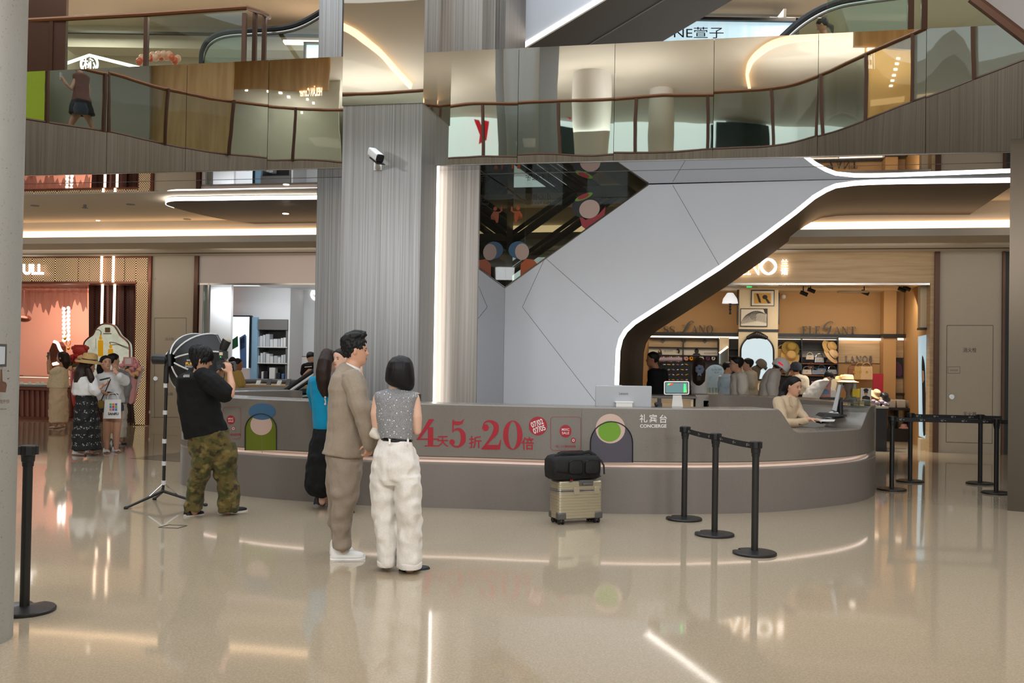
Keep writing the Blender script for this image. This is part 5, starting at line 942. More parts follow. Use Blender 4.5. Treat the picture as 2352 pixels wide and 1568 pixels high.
# inner work surface at the opening, raised block right of it
i0 = min(range(len(pxs)), key=lambda i: abs(pxs[i] - 1760)); i1 = min(range(len(pxs)), key=lambda i: abs(pxs[i] - 1990))
m = MB(); a = [(DCs[i][0] + nrm(i)[0] * .38, DCs[i][1] + nrm(i)[1] * .38) for i in range(i0, i1)]; b = [(DCs[i][0] + nrm(i)[0] * 1.0, DCs[i][1] + nrm(i)[1] * 1.0) for i in range(i0, i1)]
m.loft([[V((*p, .80)), V((*q, .80)), V((*q, .76)), V((*p, .76))] for p, q in zip(a, b)]); mesh('work_surface', m, 'desk_stone', desk)
BLK = Pl((0, 11.25), ang=math.radians(12)); m = MB()
fr = [BLK.at(1895, 986), BLK.at(2000, 974), BLK.at(2003, 934), BLK.at(1927, 936)]
m.loft([[p for p in fr], [p + BLK.n * .7 + V((-.12 if k in (0, 3) else 0, 0, 0)) for k, p in enumerate(fr)]]); mesh('raised_end', m, 'desk_stone', desk, bev=.01)
for px in (602, 1336): m = MB(); m.tube([dk(px, y, -.002) for y in (1062 if px > 1000 else 1040, 940)], .0025, 4); mesh('joint', m, 'grey_line', desk)
# printed stickers on the front
def deco(mt, fnc, name='sticker'): m = MB(); fnc(m); return mesh(name, m, mt, desk, smooth=0)
L_ = lambda m, s, x0, y0, x1, y1: serif(m, lambda x, y, o=0: dk(x, y, o), s, x0, y0, x1, y1, .08)
F_ = lambda x, y, o=0: dk(x, y, o)
def sale(m):
    L_(m, '4', 957, 962, 1006, 1025); L_(m, '5', 1031, 961, 1072, 1026); L_(m, '20', 1105, 966, 1200, 1032)
    ptext(m, F_, '天', 1004, 1001, 1030, 1026, .012); ptext(m, F_, '折', 1077, 1001, 1106, 1029, .012); ptext(m, F_, '倍', 1198, 1003, 1226, 1033, .012)
deco('decal_red', sale, 'lettering'); deco('decal_red', lambda m: flat(m, F_, ell(1235.5, 978, 21, 21.5, 36), 10), 'date_disc')
deco('decal_white', lambda m: [ptext(m, lambda x, y, o: dk(x, y, .002), '07/02', 1219, 965, 1248, 978, .02, -.35), ptext(m, lambda x, y, o: dk(x, y, .002), '07/05', 1224, 979, 1253, 992, .02, -.35), ptext(m, lambda x, y, o: dk(x, y, .002), '-', 1234, 978, 1239, 979, 0, -.35)], 'lettering')
def frame_(x0, y0, x1, y1, cx, cy, r):
    q = rrect(x0, y0, x1, y1, 7); m = MB(); m.tube([dk(*p, -.002) for p in q + [q[0]]], .0018, 4); mesh('code_frame', m, 'decal_red', desk)
    deco('decal_red', lambda m: [flat(m, F_, ell(cx, cy, r, r * 1.08, 26), 10), flat(m, F_, ell(x1 - 17, y1 - 23, r * .42, r * .45, 16))], 'code_disc')
    deco('decal_white', lambda m: [ptext(m, lambda x, y, o: dk(x, y, .002), 'MIXC', cx - r * .65, cy - r * .5, cx + r * .65, cy - r * .08, .01), ptext(m, lambda x, y, o: dk(x, y, .002), 'SALE', cx - r * .62, cy + r * .1, cx + r * .62, cy + r * .52, .01), ring2d(m, lambda x, y, o: dk(x, y, .002), x1 - 17, y1 - 23, 3, 3.2, 1, 14)], 'lettering')
    deco('decal_red', lambda m: ptext(m, F_, '「码」上了解活动详情', cx - 23, y1 - 12, cx + 23, y1 - 6.5, .005), 'lettering')
frame_(1265, 957, 1334, 1034, 1299, 990, 13.5); frame_(512, 934, 553, 1007, 530, 964, 9.5)
def cartoon(name, layers, line):
    for k, (mt, p) in enumerate(layers): deco(mt, lambda m: flat(m, lambda x, y, o=0: dk(x, y, .0015 * k), p, 10), name)
    m = MB(); m.tube([dk(*p, .006) for p in line], .0055, 4); mesh(name + '_outline', m, 'decal_line', desk)
arch_ = lambda x0, y0, x1, y1, n=18: [(x0, y1)] + ell((x0 + x1) / 2, y0 + (x1 - x0) / 2, (x1 - x0) / 2, (x1 - x0) / 2, n, math.pi, 2 * math.pi) + [(x1, y1)]
o1 = arch_(563, 950, 635, 1034); cartoon('sticker', [('decal_olive', o1), ('decal_skin', ell(600, 975, 25, 24)), ('decal_blue', ell(602, 945, 31, 19))], o1)
o2 = arch_(1356, 968, 1453, 1062); cartoon('sticker', [('decal_grey', o2), ('decal_skin', ell(1402, 984, 34, 34)), ('decal_green', ell(1400, 990, 26, 24))], o2)
o3 = arch_(800, 985, 872, 1048); cartoon('sticker', [('decal_grey', o3)], o3)
deco('decal_white', lambda m: [ptext(m, F_, '礼', 1469, 951, 1487, 970, .012), ptext(m, F_, '宾', 1491, 951, 1509, 970, .012), ptext(m, F_, '台', 1515, 952, 1532, 971, .012), ptext(m, F_, 'CONCIERGE', 1470, 974, 1531, 982, .03)], 'lettering')
# ---------------------------------------------------------------- back counters inside the oval
KB = Pl((0, 15.0), ang=math.radians(-4)); kb = empty('back_counter', KB.at(1680, 1000), 'grey stone back counter with a dark open niche behind the concierge desk', 'counter')
m = MB(); m.pr(KB, 1598, 908, 1752, 921, 0, .6); a, b, z0, z1 = KB.rect(1598, 908, 1752, 921); zt3 = z1
m = MB(); m.fb(KB, a, b, 0, .6, z0, z1); m.fb(KB, a, KB.u_at(1616, 930), 0, .6, 0, z0); m.fb(KB, KB.u_at(1735, 930), b, 0, .6, 0, z0); mesh('body', m, 'grey_counter', kb)
m = MB(); m.fb(KB, a + .05, b - .05, .5, .59, 0, z0); m.fb(KB, a + .05, b - .05, .05, .55, KB.z_at(1680, 939) - .02, KB.z_at(1680, 939)); mesh('niche_lining', m, 'black', kb)
for i, x in enumerate((1624, 1629, 1643, 1652, 1661, 1667, 1673, 1685, 1694, 1704, 1715)): zz = KB.z_at(x, 939, .2); m = MB(); p = KB.at(x, 939, .2); h = (.10, .085)[i % 2]; m.tube([p, p + V((.012 * (i == 0), 0, h * .7)), p + V((.015 * (i == 0), 0, h * .72)), p + V((.02 * (i == 0), 0, h))], [.024, .024, .018, .017], 10); solo('bottle', m, 'black_gloss', 'small black bottle standing in the niche of the back counter' + (', leftmost and leaning' if i == 0 else ', rightmost' if i == 10 else ''), 'bottle', None if i in (0, 10) else 'black bottles in the niche')
m = MB(); q = bez([(1753, 906), (1800, 906), (1860, 908), (1900, 912), (1938, 918)], 5); r = []
for k, (x, y) in enumerate(q):
    t = k / (len(q) - 1); p = KB.at(x, y + 0, -.1 - 1.5 * t * t); r.append([V((p.x, p.y, 0)), V((p.x, p.y, zt3 - .05)), V((p.x - .02, p.y - .06, zt3)), V((p.x, p.y + .5, zt3)), V((p.x, p.y + .5, 0))])
m.loft(r); c2 = solo('back_counter', m, 'grey_counter', 'curved grey counter behind the seated receptionist', 'counter')
kw = empty('back_counter', KB.at(1540, 1000), 'tan fronted cabinet with a cream frame behind the tablet on the desk', 'cabinet'); m = MB(); m.pr(KB, 1470, 909, 1600, 914, -.05, .6); mesh('worktop', m, 'shelf_grey', kw); m = MB(); m.pr(KB, 1470, 914, 1592, 1010, .02, .55); mesh('body', m, 'wood_light', kw); m = MB(); m.pr(KB, 1470, 914, 1592, 917, 0, .3); m.pr(KB, 1586, 914, 1592, 1010, 0, .3); mesh('frame', m, 'shop_cream', kw)
m = MB(); K3 = Pl((0, 13.6), ang=math.radians(-6)); m.pr(K3, 535, 893, 637, 900, 0, 1.2); m.pr(K3, 538, 900, 636, 1020, .03, 1.2); solo('escalator_kerb', m, 'shelf_grey', 'dark grey boxed kerb behind the left part of the desk', 'counter')
rl = empty('escalator', K3.at(690, 940, .3), 'escalator end with black and white handrails behind the woman in the blue sweater', 'escalator')
for o, pts in ((.3, [(632, 912), (650, 900), (690, 872), (740, 838)]), (.7, [(632, 922), (650, 913), (690, 903), (720, 900), (740, 899)]), (1.0, [(632, 909), (670, 906), (700, 897), (740, 895)])):
    q = [K3.at(x, y, o) for x, y in bez(pts, 5)]; m = MB(); m.tube(q, .03, 8); mesh('handrail', m, 'rubber', rl); m = MB(); m.tube([p + V((.01, 0, -.05)) for p in q], .022, 8); mesh('rail_guide', m, 'white', rl); m = MB(); m.tube([p + V((.02, 0, -.09)) for p in q], .02, 8); mesh('rail_skirt', m, 'black', rl)
m = MB(); m.ppoly(K3, [(632, 915), (740, 845), (740, 990), (632, 990)], .31, .33); mesh('balustrade_glass', m, 'glass', rl)
# ---------------------------------------------------------------- things standing on the desk
DT = Pl((0, 10.55), ang=0)
mo = empty('monitor', DT.at(1433, 937), 'large silver grey monitor seen from behind on the concierge desk', 'monitor'); mat('monitor_grey', (176, 178, 182), .4)
m = MB(); m.pr(DT, 1368, 885.5, 1497, 934, .0, .05); mesh('housing', m, 'monitor_grey', mo, bev=.008); m = MB(); m.pr(DT, 1415, 924, 1453, 938, -.06, .0); m.pr(DT, 1413, 922, 1455, 925, -.065, .0); mesh('stand', m, 'white', mo, bev=.004); m = MB(); m.pr(DT, 1399, 936, 1470, 938.5, -.12, .14); mesh('foot', m, 'monitor_grey', mo)
m = MB(); m.ppoly(DT, [(1400, 884), (1428, 884), (1430, 886), (1398, 886)], .01, .04); mesh('webcam', m, 'monitor_grey', mo); m = MB(); ptext(m, onpl(DT, .0), 'Lenovo', 1422, 900, 1443, 906.5, .01); mesh('lettering', m, 'grey_line', mo)
tb_ = empty('payment_terminal', DT.at(1557, 938, .1), 'white payment terminal with a tilted bright screen on the concierge desk', 'terminal'); T = Pl((0, 10.65), ang=math.radians(2)); m = MB(); m.prism(rrect(1525, 875, 1583, 906, 4), lambda x, y: T.at(x, y, 0 + (890 - y) * .002), lambda x, y: T.at(x, y, .03 + (890 - y) * .002)); mesh('housing', m, 'white', tb_, smooth=30)
mat('term_screen', (100, 128, 130), .2, emit=.35); m = MB(); m.prism(rrect(1527.5, 877.5, 1580.5, 903.5, 2), lambda x, y: T.at(x, y, -.004 + (890 - y) * .002), lambda x, y: T.at(x, y, .0 + (890 - y) * .002)); mesh('screen', m, 'black', tb_, smooth=30); m = MB(); m.prism(rrect(1529, 879, 1579, 902, 1), lambda x, y: T.at(x, y, -.006 + (890 - y) * .002), lambda x, y: T.at(x, y, -.003 + (890 - y) * .002)); mesh('display', m, 'term_screen', tb_, smooth=30)
for mt_, pp in (('exit_green', [(1535, 880), (1545, 880), (1540, 884), (1533, 884)]), ('red_sign', [(1540, 880), (1548, 880), (1541, 885), (1536, 885)]), ('exit_green', [(1571, 881), (1575, 882), (1576, 900), (1570, 901), (1574, 893)]), ('gold_print', [(1574, 895), (1577, 894), (1577, 901), (1573, 901)])): m = MB(); flat(m, lambda x, y, o=0: T.at(x, y, -.008 + (890 - y) * .002), pp); mesh('screen_glint', m, mt_, tb_, smooth=0)  # screen glints drawn as flat glowing shapes
m = MB(); m.loft([[T.at(x, y, o) for x, o in ((xa, 0), (xb, 0), (xb, .05), (xa, .05))] for y, xa, xb in ((905, 1546, 1565), (934, 1543, 1569), (936.5, 1540, 1571))]); mesh('stand', m, 'white', tb_); m = MB(); m.pr(T, 1537, 936, 1574, 938.5, -.08, .12); mesh('base', m, 'black_gloss', tb_)
sc_ = empty('card_reader', DT.at(1515, 938), 'small black scanner device between the monitor and the terminal', 'device'); m = MB(); m.pr(DT, 1511, 915, 1519, 926, 0, .05); m.pr(DT, 1509, 925, 1521, 937, -.01, .06); mesh('body', m, 'black', sc_, bev=.004); m = MB(); m.cyl(DT.at(1505, 928), DT.at(1510, 929), .025, n=12); m.cyl(DT.at(1503, 927), DT.at(1507, 927), .012, n=8); mesh('knob', m, 'rubber', sc_)
R_ = Pl((0, 11.45), ang=math.radians(62)); mo2 = empty('monitor', at(1915, 955, 11.6), 'thin grey monitor seen edge on beside the receptionist', 'monitor')
q = [(1911, 941), (1921, 945), (1932, 885), (1926, 883)]; m = MB(); P3 = Pl((0, 11.5), ang=0); m.prism(q, lambda x, y: at(x, y, 11.45), lambda x, y: at(x + 2, y, 11.9)); mesh('housing', m, 'monitor_grey', mo2, smooth=0, bev=.004); m = MB(); m.cyl(at(1930, 918, 11.7), at(1930, 955, 11.7), .03); m.pr(P3, 1918, 952, 1945, 956, .1, .4); mesh('stand', m, 'black', mo2); m = MB(); m.box(at(1938, 920, 11.75), (.1, .16, .03)); mesh('arm', m, 'black', mo2)
for k, (x0, y0, x1, y1, mt_, l, nm) in enumerate(((1884, 963, 1916, 968, 'white', 'white keyboard under the receptionist hand', 'keyboard'), (1890, 950, 1928, 957, 'box_dark', 'stack of dark folders beside the receptionist hand', 'folder'), (1886, 970, 1902, 973, 'black', 'black mouse on the work surface of the desk', 'mouse'))):
    m = MB(); m.ppoly(P3, [(x0, y1), (x1, y1), (x1 + 3, y0), (x0 + 9, y0)], -.1, .2); solo(nm, m, mt_, l, nm, smooth=0, bev=.004)
m = MB(); m.ppoly(P3, [(1891, 956), (1924, 946), (1927, 949), (1896, 960)], 0, .2); solo('document', m, 'white', 'white sheet of paper lying on the dark folders', 'paper', smooth=0)
for i, (x0, y0, x1, y1) in enumerate(((1960, 911, 1967, 932), (1968, 914, 1974, 932), (1977, 918, 1999, 932))): m = MB(); m.pr(P3, x0, y0, x1, y1, .1, .3); solo('acrylic_holder', m, 'glass', 'clear acrylic holder on the right end of the desk, ' + ('leftmost and tallest', 'middle one', 'rightmost and lowest')[i], 'holder')
m = MB(); m.pr(KB, 1824, 926, 1842, 944, -.75, -.7); m.pr(KB, 1826, 926, 1840, 932, -.78, -.7); solo('wall_socket', m, 'white', 'white socket box on the curved counter behind the receptionist', 'socket', bev=.004)
m = MB(); m.cyl(at(1827, 947, 12.2), at(1827, 938, 12.2), .03, n=14); solo('cup', m, 'white', 'white cup on the work surface behind the receptionist arm', 'cup')
m = MB(); m.ppoly(KB, [(1886, 913), (1908, 912), (1908, 916), (1892, 918), (1886, 916)], -1.1, -1.0); solo('stapler', m, 'black', 'black stapler on the curved counter', 'stapler', bev=.003)
# ---------------------------------------------------------------- stickers on the escalator glass (plain stand-ins)
f = onpl(E, .02)
def gdeco(mt, p, k=0, o=None): m = MB(); flat(m, f, p, out=.002 * k); mesh('sticker', m, mt, esc, smooth=0)
gdeco('decal_orange', [(1195, 636), (1196, 606), (1208, 594), (1225, 596), (1240, 612)]); gdeco('decal_blue', ell(1191, 574, 23, 20), 1); gdeco('decal_skin', ell(1199, 578, 16, 19), 2)
gdeco('decal_red', [(1330, 494), (1345, 505), (1375, 492), (1391, 474), (1388, 500), (1350, 530), (1337, 520)]); gdeco('decal_line', ell(1345, 474, 32, 26, 28, 0, 2 * math.pi, -.3), 1); gdeco('decal_skin', ell(1354, 480, 24, 21, 28, 0, 2 * math.pi, -.4), 2); gdeco('decal_green', ell(1341, 452, 22, 6, 24, 0, 2 * math.pi, -.4), 3); gdeco('decal_red', ell(1340, 451, 14, 5, 20, 0, 2 * math.pi, -.4), 4)
m = MB(); ptext(m, onpl(E, .02), '小心碰头', 1206, 444, 1265, 459, 0, flip=True); ptext(m, onpl(E, .02), 'Mind Your Head', 1206, 462, 1265, 469, 0, flip=True); mesh('lettering', m, 'black', esc)
m = MB(); f = onpl(E, .02); flat(m, f, ell(1190, 478, 4.5, 4.8, 14)); flat(m, f, [(1182, 485), (1194, 484), (1200, 494), (1199, 502), (1196, 496), (1192, 491), (1189, 505), (1186, 511), (1182, 510), (1181, 496)]); flat(m, f, [(1174, 474), (1177, 474), (1178, 484), (1184, 486), (1182, 490), (1173, 484)]); mesh('pictogram', m, 'decal_orange', esc, smooth=0)
# ---------------------------------------------------------------- queue barriers
mat('post_black', (30, 29, 28), .38, spec=.5); mat('belt', (20, 20, 21), .7); mat('belt_print', (206, 206, 204), .6)
mat('tape_white', (210, 210, 208), .5)
def stanchion(px, py, label, H_=.925, group='queue barrier posts', notch=140):
    p = atz(px, py, 0); e = empty('barrier_post', p, label, 'barrier post', group)
    m = MB(); ol = []
    for k in range(48):
        a = 2 * math.pi * k / 48; r = .178; d = abs((math.degrees(a) - notch + 180) % 360 - 180)
        if d < 16: r = .178 - .06 * (math.cos(d / 16 * math.pi) * .5 + .5)
        ol.append((r * math.cos(a), r * math.sin(a)))
    m.loft([[p + V((x * k, y * k, z)) for x, y in ol] for k, z in ((.98, 0), (1, .004), (1, .016), (.97, .022), (.3, .03), (.2, .034))]); mesh('base', m, 'post_black', e, smooth=40)
    m = MB(); m.cyl(p + V((0, 0, .03)), p + V((0, 0, H_ - .1)), .0285, n=20); mesh('pole', m, 'post_black', e)
    m = MB(); m.lathe([(.033, H_ - .125), (.034, H_ - .1), (.038, H_ - .095), (.04, H_ - .06), (.046, H_ - .055), (.046, H_ - .006), (.042, H_)], p, 20)
    for a in range(4): t = a * math.pi / 2 + .5; m.box(p + V((.046 * math.cos(t), .046 * math.sin(t), H_ - .03)), (.022, .03, .05), Matrix.Rotation(t, 3, 'Z'))
    mesh('cassette', m, 'black', e, smooth=30); return p
def belt(p, q, z, label, sag=.02, printed=True, h=.05):
    e = empty('barrier_belt', (p + q) / 2 + V((0, 0, z - .06)), label, 'barrier belt', 'barrier belts'); n = 10; d = (q - p).normalized(); pr = V((d.y, -d.x, 0))
    if pr.y > 0: pr = -pr
    a = [p + d * .045 + (q - p - d * .09) * (i / n) + V((0, 0, z - sag * 1.2 * (i / n) * (1 - i / n))) for i in range(n + 1)]
    m = MB(); m.loft([[c + pr * .001 - V((0, 0, h / 2)), c + pr * .001 + V((0, 0, h / 2)), c - pr * .001 + V((0, 0, h / 2)), c - pr * .001 - V((0, 0, h / 2))] for c in a]); mesh('webbing', m, 'belt', e, smooth=30)
    if printed:
        m = MB(); L = (q - p).length; k = max(2, int(L / .22))
        for i in range(k):
            t = (i + .5) / k; c = p + (q - p) * t + V((0, 0, z - sag * 1.2 * t * (1 - t))) + pr * .003
            for du, dv, w, hh in ((-.03, .006, .012, .005), (-.018, -.004, .012, .004), (-.03, -.008, .012, .004), (-.012, .009, .006, .006), (.012, 0, .012, .005), (-.04, 0, .006, .004)):
                b = c + d * du + V((0, 0, dv)); m.add([b - d * w / 2 - V((0, 0, hh / 2)), b + d * w / 2 - V((0, 0, hh / 2)), b + d * w / 2 + V((0, 0, hh / 2)), b - d * w / 2 + V((0, 0, hh / 2))], [(0, 1, 2, 3)])
        mesh('emblem', m, 'belt_print', e, smooth=0)
a = stanchion(1571, 1193, 'black barrier post in front of the desk, farthest of the belted three'); b = stanchion(1641, 1229, 'black barrier post in front of the desk, middle of the belted three'); c = stanchion(1733, 1272, 'black barrier post nearest the camera, with a loose belt end')
belt(a, b, .885, 'black belt between the far and middle posts in front of the desk'); belt(b, c, .885, 'black belt between the middle and nearest posts in front of the desk')
a = stanchion(2048, 1125, 'black barrier post right of the desk, leftmost of its four'); b = stanchion(2090, 1106, 'black barrier post right of the desk, second from the left of its four'); c = stanchion(2251, 1111, 'black barrier post by the stone service door, third of its four'); d = stanchion(2288, 1133, 'black barrier post beside the polished pillar, rightmost of its four')
belt(a, d, .885, 'front black belt between the outer posts right of the desk', 0); belt(b, c, .885, 'rear black belt between the inner posts right of the desk', 0); q2 = c + (c - b) * .35; belt(c, q2, .885, 'short black belt running behind the polished pillar', 0, False); q3 = d + (d - a) * .25; belt(d, q3, .885, 'black belt end leaving the rightmost post behind the polished pillar', 0, False)
stanchion(56, 1403, 'black barrier post half hidden behind the round stone column', 1.0, None, 90)
# ---------------------------------------------------------------- suitcase and backpack
YS = at(1310, 1200, 9.55); SP = Pl(atz(1282, 1206, 0), ang=math.radians(22)); mat('case_silver', (206, 196, 172), .34, metal=.85); mat('case_dark', (96, 94, 92), .4, metal=.3); mat('bag_black', (14, 14, 15), .75, bump=(60, .3, .01)); mat('red_tag', (150, 24, 30), .5)
u0, u1, z0, z1 = SP.rect(1282, 1104, 1384, 1196, 0); u0 = 0; z0 = .055
case = empty('suitcase', SP.w((u0 + u1) / 2, .12, 0), 'ribbed silver gold aluminium suitcase standing on wheels before the desk', 'suitcase', rz=SP.a)
dep = .22
def rbox(mb, u0, u1, o0, o1, z0, z1, r=.03, n=5, inset=0):
    ring = []
    for cx, cy, a in ((u1 - r, o0 + r, -90), (u1 - r, o1 - r, 0), (u0 + r, o1 - r, 90), (u0 + r, o0 + r, 180)):
        for k in range(n + 1): t = math.radians(a + 90 * k / n); ring.append((cx + (r - inset) * math.cos(t), cy + (r - inset) * math.sin(t)))
    return [[SP.w(x, y, z) for x, y in ring] for z in (z0, z1)]
zs = z1 - (z1 - z0) * .26
def shell(za, zb, top):
    m = MB(); rr = []; k = max(3, int((zb - za) / .026)); s0 = .03
    for i in range(k):
        a = za + (zb - za) * i / k; b = za + (zb - za) * (i + 1) / k; g = .0035
        rr += [rbox(m, u0, u1, 0, dep, a + g * .2, a, inset=g)[0], rbox(m, u0, u1, 0, dep, a + g, a)[0], rbox(m, u0, u1, 0, dep, b - g, b)[0], rbox(m, u0, u1, 0, dep, b - g * .2, b, inset=g)[0]]
    if top: rr += [rbox(m, u0, u1, 0, dep, zb + .006, zb, inset=.008)[0], rbox(m, u0, u1, 0, dep, zb + .01, zb, inset=.02)[0]]
    else: rr = [rbox(m, u0, u1, 0, dep, za - .006, za, inset=.012)[0]] + rr
    m.loft(rr); return m
mesh('lower_shell', shell(z0, zs - .012, False), 'case_silver', case, smooth=30); mesh('lid', shell(zs + .012, z1 - .01, True), 'case_silver', case, smooth=30)
m = MB(); m.loft([rbox(m, u0 - .004, u1 + .004, -.004, dep + .004, z, z)[0] for z in (zs - .014, zs - .003)]); m.loft([rbox(m, u0 - .004, u1 + .004, -.004, dep + .004, z, z)[0] for z in (zs + .003, zs + .014)]); mesh('seam_frame', m, 'chrome', case, smooth=30)
for t in (.4, .86): m = MB(); uu = u0 + (u1 - u0) * t; m.fb(SP, uu - .028, uu + .028, -.012, 0, zs - .034, zs + .034); mesh('latch', m, 'case_silver', case, bev=.003)
m = MB(); uu = u0 + (u1 - u0) * .62; m.fb(SP, uu - .075, uu + .075, -.006, .06, z1 - .05, z1 + .006); mesh('handle_housing', m, 'case_dark', case, bev=.005); m = MB(); m.fb(SP, uu - .045, uu + .06, -.022, -.004, z1 - .042, z1 - .02); mesh('handle', m, 'case_dark', case, bev=.005)
for uu, o in ((u0, 0), (u1, 0), (u0, dep), (u1, dep)):
    sx = 1 if uu == u0 else -1; so = 1 if o == 0 else -1; m = MB(); m.fb(SP, min(uu - .004 * sx, uu + .085 * sx), max(uu - .004 * sx, uu + .085 * sx), min(o - .005 * so, o + .06 * so), max(o - .005 * so, o + .06 * so), z0 - .008, z0 + .06); mesh('corner_guard', m, 'case_dark', case, bev=.012)
    cu, co = uu + .045 * sx, o + .04 * so
    m = MB()
    for dx in (-.018, .018): m.cyl(SP.w(cu + dx - .009, co, .028), SP.w(cu + dx + .009, co, .028), .028, n=18)
    w_ = mesh('wheel', m, 'rubber', case, smooth=40); m = MB(); m.fb(SP, cu - .008, cu + .008, co - .02, co + .02, .02, z0 + .01); mesh('wheel_fork', m, 'case_dark', w_, bev=.003)
bp = empty('backpack', SP.w((u0 + u1) / 2, .12, z1), 'black camera backpack lying on top of the silver suitcase', 'backpack', rz=SP.a)
b0, b1, _, zt_ = SP.rect(1272, 1046, 1384, 1104, 0); zb_ = z1 + .008; m = MB(); rr = []
for z, i_, j_ in ((0, .03, .03), (.02, .005, .008), (.1, 0, 0), (.19, .0, .004), (.225, .02, .02), (.24, .05, .05)): rr.append([SP.w(x, y, zb_ + z * (zt_ - zb_) / .24) for x, y in rrect(b0 + i_, .0 + j_, b1 - i_, .26 - j_, .05, 5)])
m.loft(rr); mesh('body', m, 'bag_black', bp, smooth=60)
for ua, ub in ((.3, .58), (.63, .92)):
    m = MB(); q = rrect(b0 + (b1 - b0) * ua, zb_ + .06, b0 + (b1 - b0) * ub, zt_ - .045, .03, 4); m.loft([[SP.w(x, .002, z) for x, z in q], [SP.w(x, -.012, z) for x, z in q], [SP.w(b0 + (b1 - b0) * (ua + ub) / 2 + (x - (b0 + (b1 - b0) * (ua + ub) / 2)) * .9, -.016, (zb_ + zt_) / 2 + (z - (zb_ + zt_) / 2) * .88) for x, z in q]]); pk = mesh('pocket', m, 'bag_black', bp, smooth=50); m = MB(); m.tube([SP.w(x, -.014, z) for x, z in q + [q[0]]], .003, 5); mesh('zip', m, 'black_gloss', pk)
m = MB(); m.tube([SP.w(b0 + .04, .06, zt_ - .01), SP.w(b0 + .12, .05, zt_ + .02), SP.w(b0 + .3, .06, zt_ + .012), SP.w(b1 - .12, .06, zt_ + .03), SP.w(b1 - .05, .05, zt_ - .01)], .016, 8, flat=.6); mesh('shoulder_strap', m, 'bag_black', bp); m = MB(); m.tube([SP.w(b0 + .08, .15, zt_ - .02), SP.w(b0 + .14, .14, zt_ + .015), SP.w(b1 - .15, .15, zt_ + .018), SP.w(b1 - .06, .14, zt_ - .02)], .018, 8, flat=.6); mesh('shoulder_strap', m, 'bag_black', bp)
m = MB(); m.tube([SP.w(b1 - .005, .03, zt_ - .05), SP.w(b1 + .012, .0, zt_ - .1), SP.w(b1 + .014, -.01, zb_ + .05)], .01, 6, flat=.4); mesh('hanging_strap', m, 'bag_black', bp); m = MB(); m.tube([SP.w(b0 + .02, -.008, zb_ + .09), SP.w(b0 + .15, -.012, zb_ + .07), SP.w(b0 + .35, -.01, zb_ + .04), SP.w(b1 - .02, -.004, zb_ + .03)], .005, 5); mesh('cord', m, 'black_gloss', bp); m = MB(); m.fb(SP, b0 + .17, b0 + .2, -.012, .0, zb_ - .002, zb_ + .006); mesh('label_tag', m, 'red_tag', bp)
m = MB(); m.tube([SP.w(b0 + .08, .1, zt_ - .02), SP.w(b0 + .09, .1, zt_ + .02), SP.w(b0 + .15, .1, zt_ + .022), SP.w(b0 + .17, .1, zt_ - .01)], .008, 6); mesh('grab_handle', m, 'bag_black', bp)
# ---------------------------------------------------------------- light stand with flash head and softbox
YL = 10.35; c_ = lambda x, y, dy=0: at(280 + x / 3.136, 720 + y / 3.136, YL + dy)
ls = empty('light_stand', atz(375, 1148, 0), 'black light stand with a tripod base left of the photographer', 'light stand')
hub = c_(297, 1278)
m = MB(); m.cyl(c_(301, 1225), c_(322, 440), .016, n=12); mesh('pole', m, 'black', ls); m = MB(); m.cyl(hub, c_(300, 1215), .012, n=10); mesh('lower_tube', m, 'black', ls)
for (x, y) in ((301, 1217), (303, 1078), (306, 918), (311, 712), (315, 518)): m = MB(); p = c_(x, y); m.cyl(p - V((0, 0, .022)), p + V((0, 0, .022)), .023, n=12); mesh('clamp', m, 'tape_white', ls)
m = MB(); m.cyl(c_(317, 500), c_(322, 380), .026, n=12); mesh('top_grip', m, 'rubber', ls)
feet = [atz(289.5, 1166, .012), atz(472, 1159, .012), atz(355, 1145, .012)]
for ft in feet:
    m = MB(); m.tube([hub, hub + (ft - hub) * .5, ft], [.016, .014, .011], 8); lg_ = mesh('leg', m, 'black', ls); m = MB(); m.ball(ft, (.024, .024, .018), 10, 6); mesh('rubber_foot', m, 'rubber', lg_)
    m = MB(); k = hub + (ft - hub) * .42; m.tube([c_(301, 1222), k], .007, 6); mesh('brace', m, 'chrome', lg_)
sb = empty('softbox', c_(345, 335), 'black parabolic softbox with white ribs and a flash head, on the light stand', 'softbox')
m = MB(); m.tube([c_(222, 328), c_(226, 328), c_(232, 328), c_(318, 331), c_(330, 333)], [.045, .052, .054, .05, .03], 18); mesh('flash_head', m, 'black', sb); m = MB(); m.tube([c_(219, 328), c_(224, 328)], [.04, .048], 18); mesh('end_cap', m, 'case_dark', sb); m = MB(); m.cyl(c_(340, 292), c_(346, 378), .03, n=14); m.cyl(c_(336, 345), c_(322, 385), .028, n=10); mesh('bracket', m, 'black', sb)
ax = (c_(600, 372, .35) - c_(345, 335)).normalized(); s0 = c_(348, 335); Rm = ax.to_track_quat('Z', 'Y').to_matrix(); R8 = .36; D8 = .42
def dish(a, t): r = R8 * math.sin(t * math.pi / 2) ** .9; return s0 + Rm @ V((r * math.cos(a), r * math.sin(a), D8 * (1 - math.cos(t * math.pi / 2)) ** .9))
m = MB(); m.loft([[dish(2 * math.pi * (k + .5) / 8, t / 8) for k in range(8)] for t in range(1, 9)] + [[dish(2 * math.pi * (k + .5) / 8, 1) + ax * .03 for k in range(8)]] , caps=False); m.loft([[s0 + (dish(2 * math.pi * (k + .5) / 8, t / 8) - s0) * .985 for k in range(8)] for t in range(1, 9)], caps=False); mesh('fabric', m, mat('softbox_fabric', (22, 22, 23), .6), sb, smooth=20)
for k in range(8): m = MB(); m.tube([s0 + (dish(2 * math.pi * (k + .5) / 8, t / 10) - s0) * 1.004 for t in range(1, 11)], .009, 6); mesh('rib', m, 'tape_white', sb)
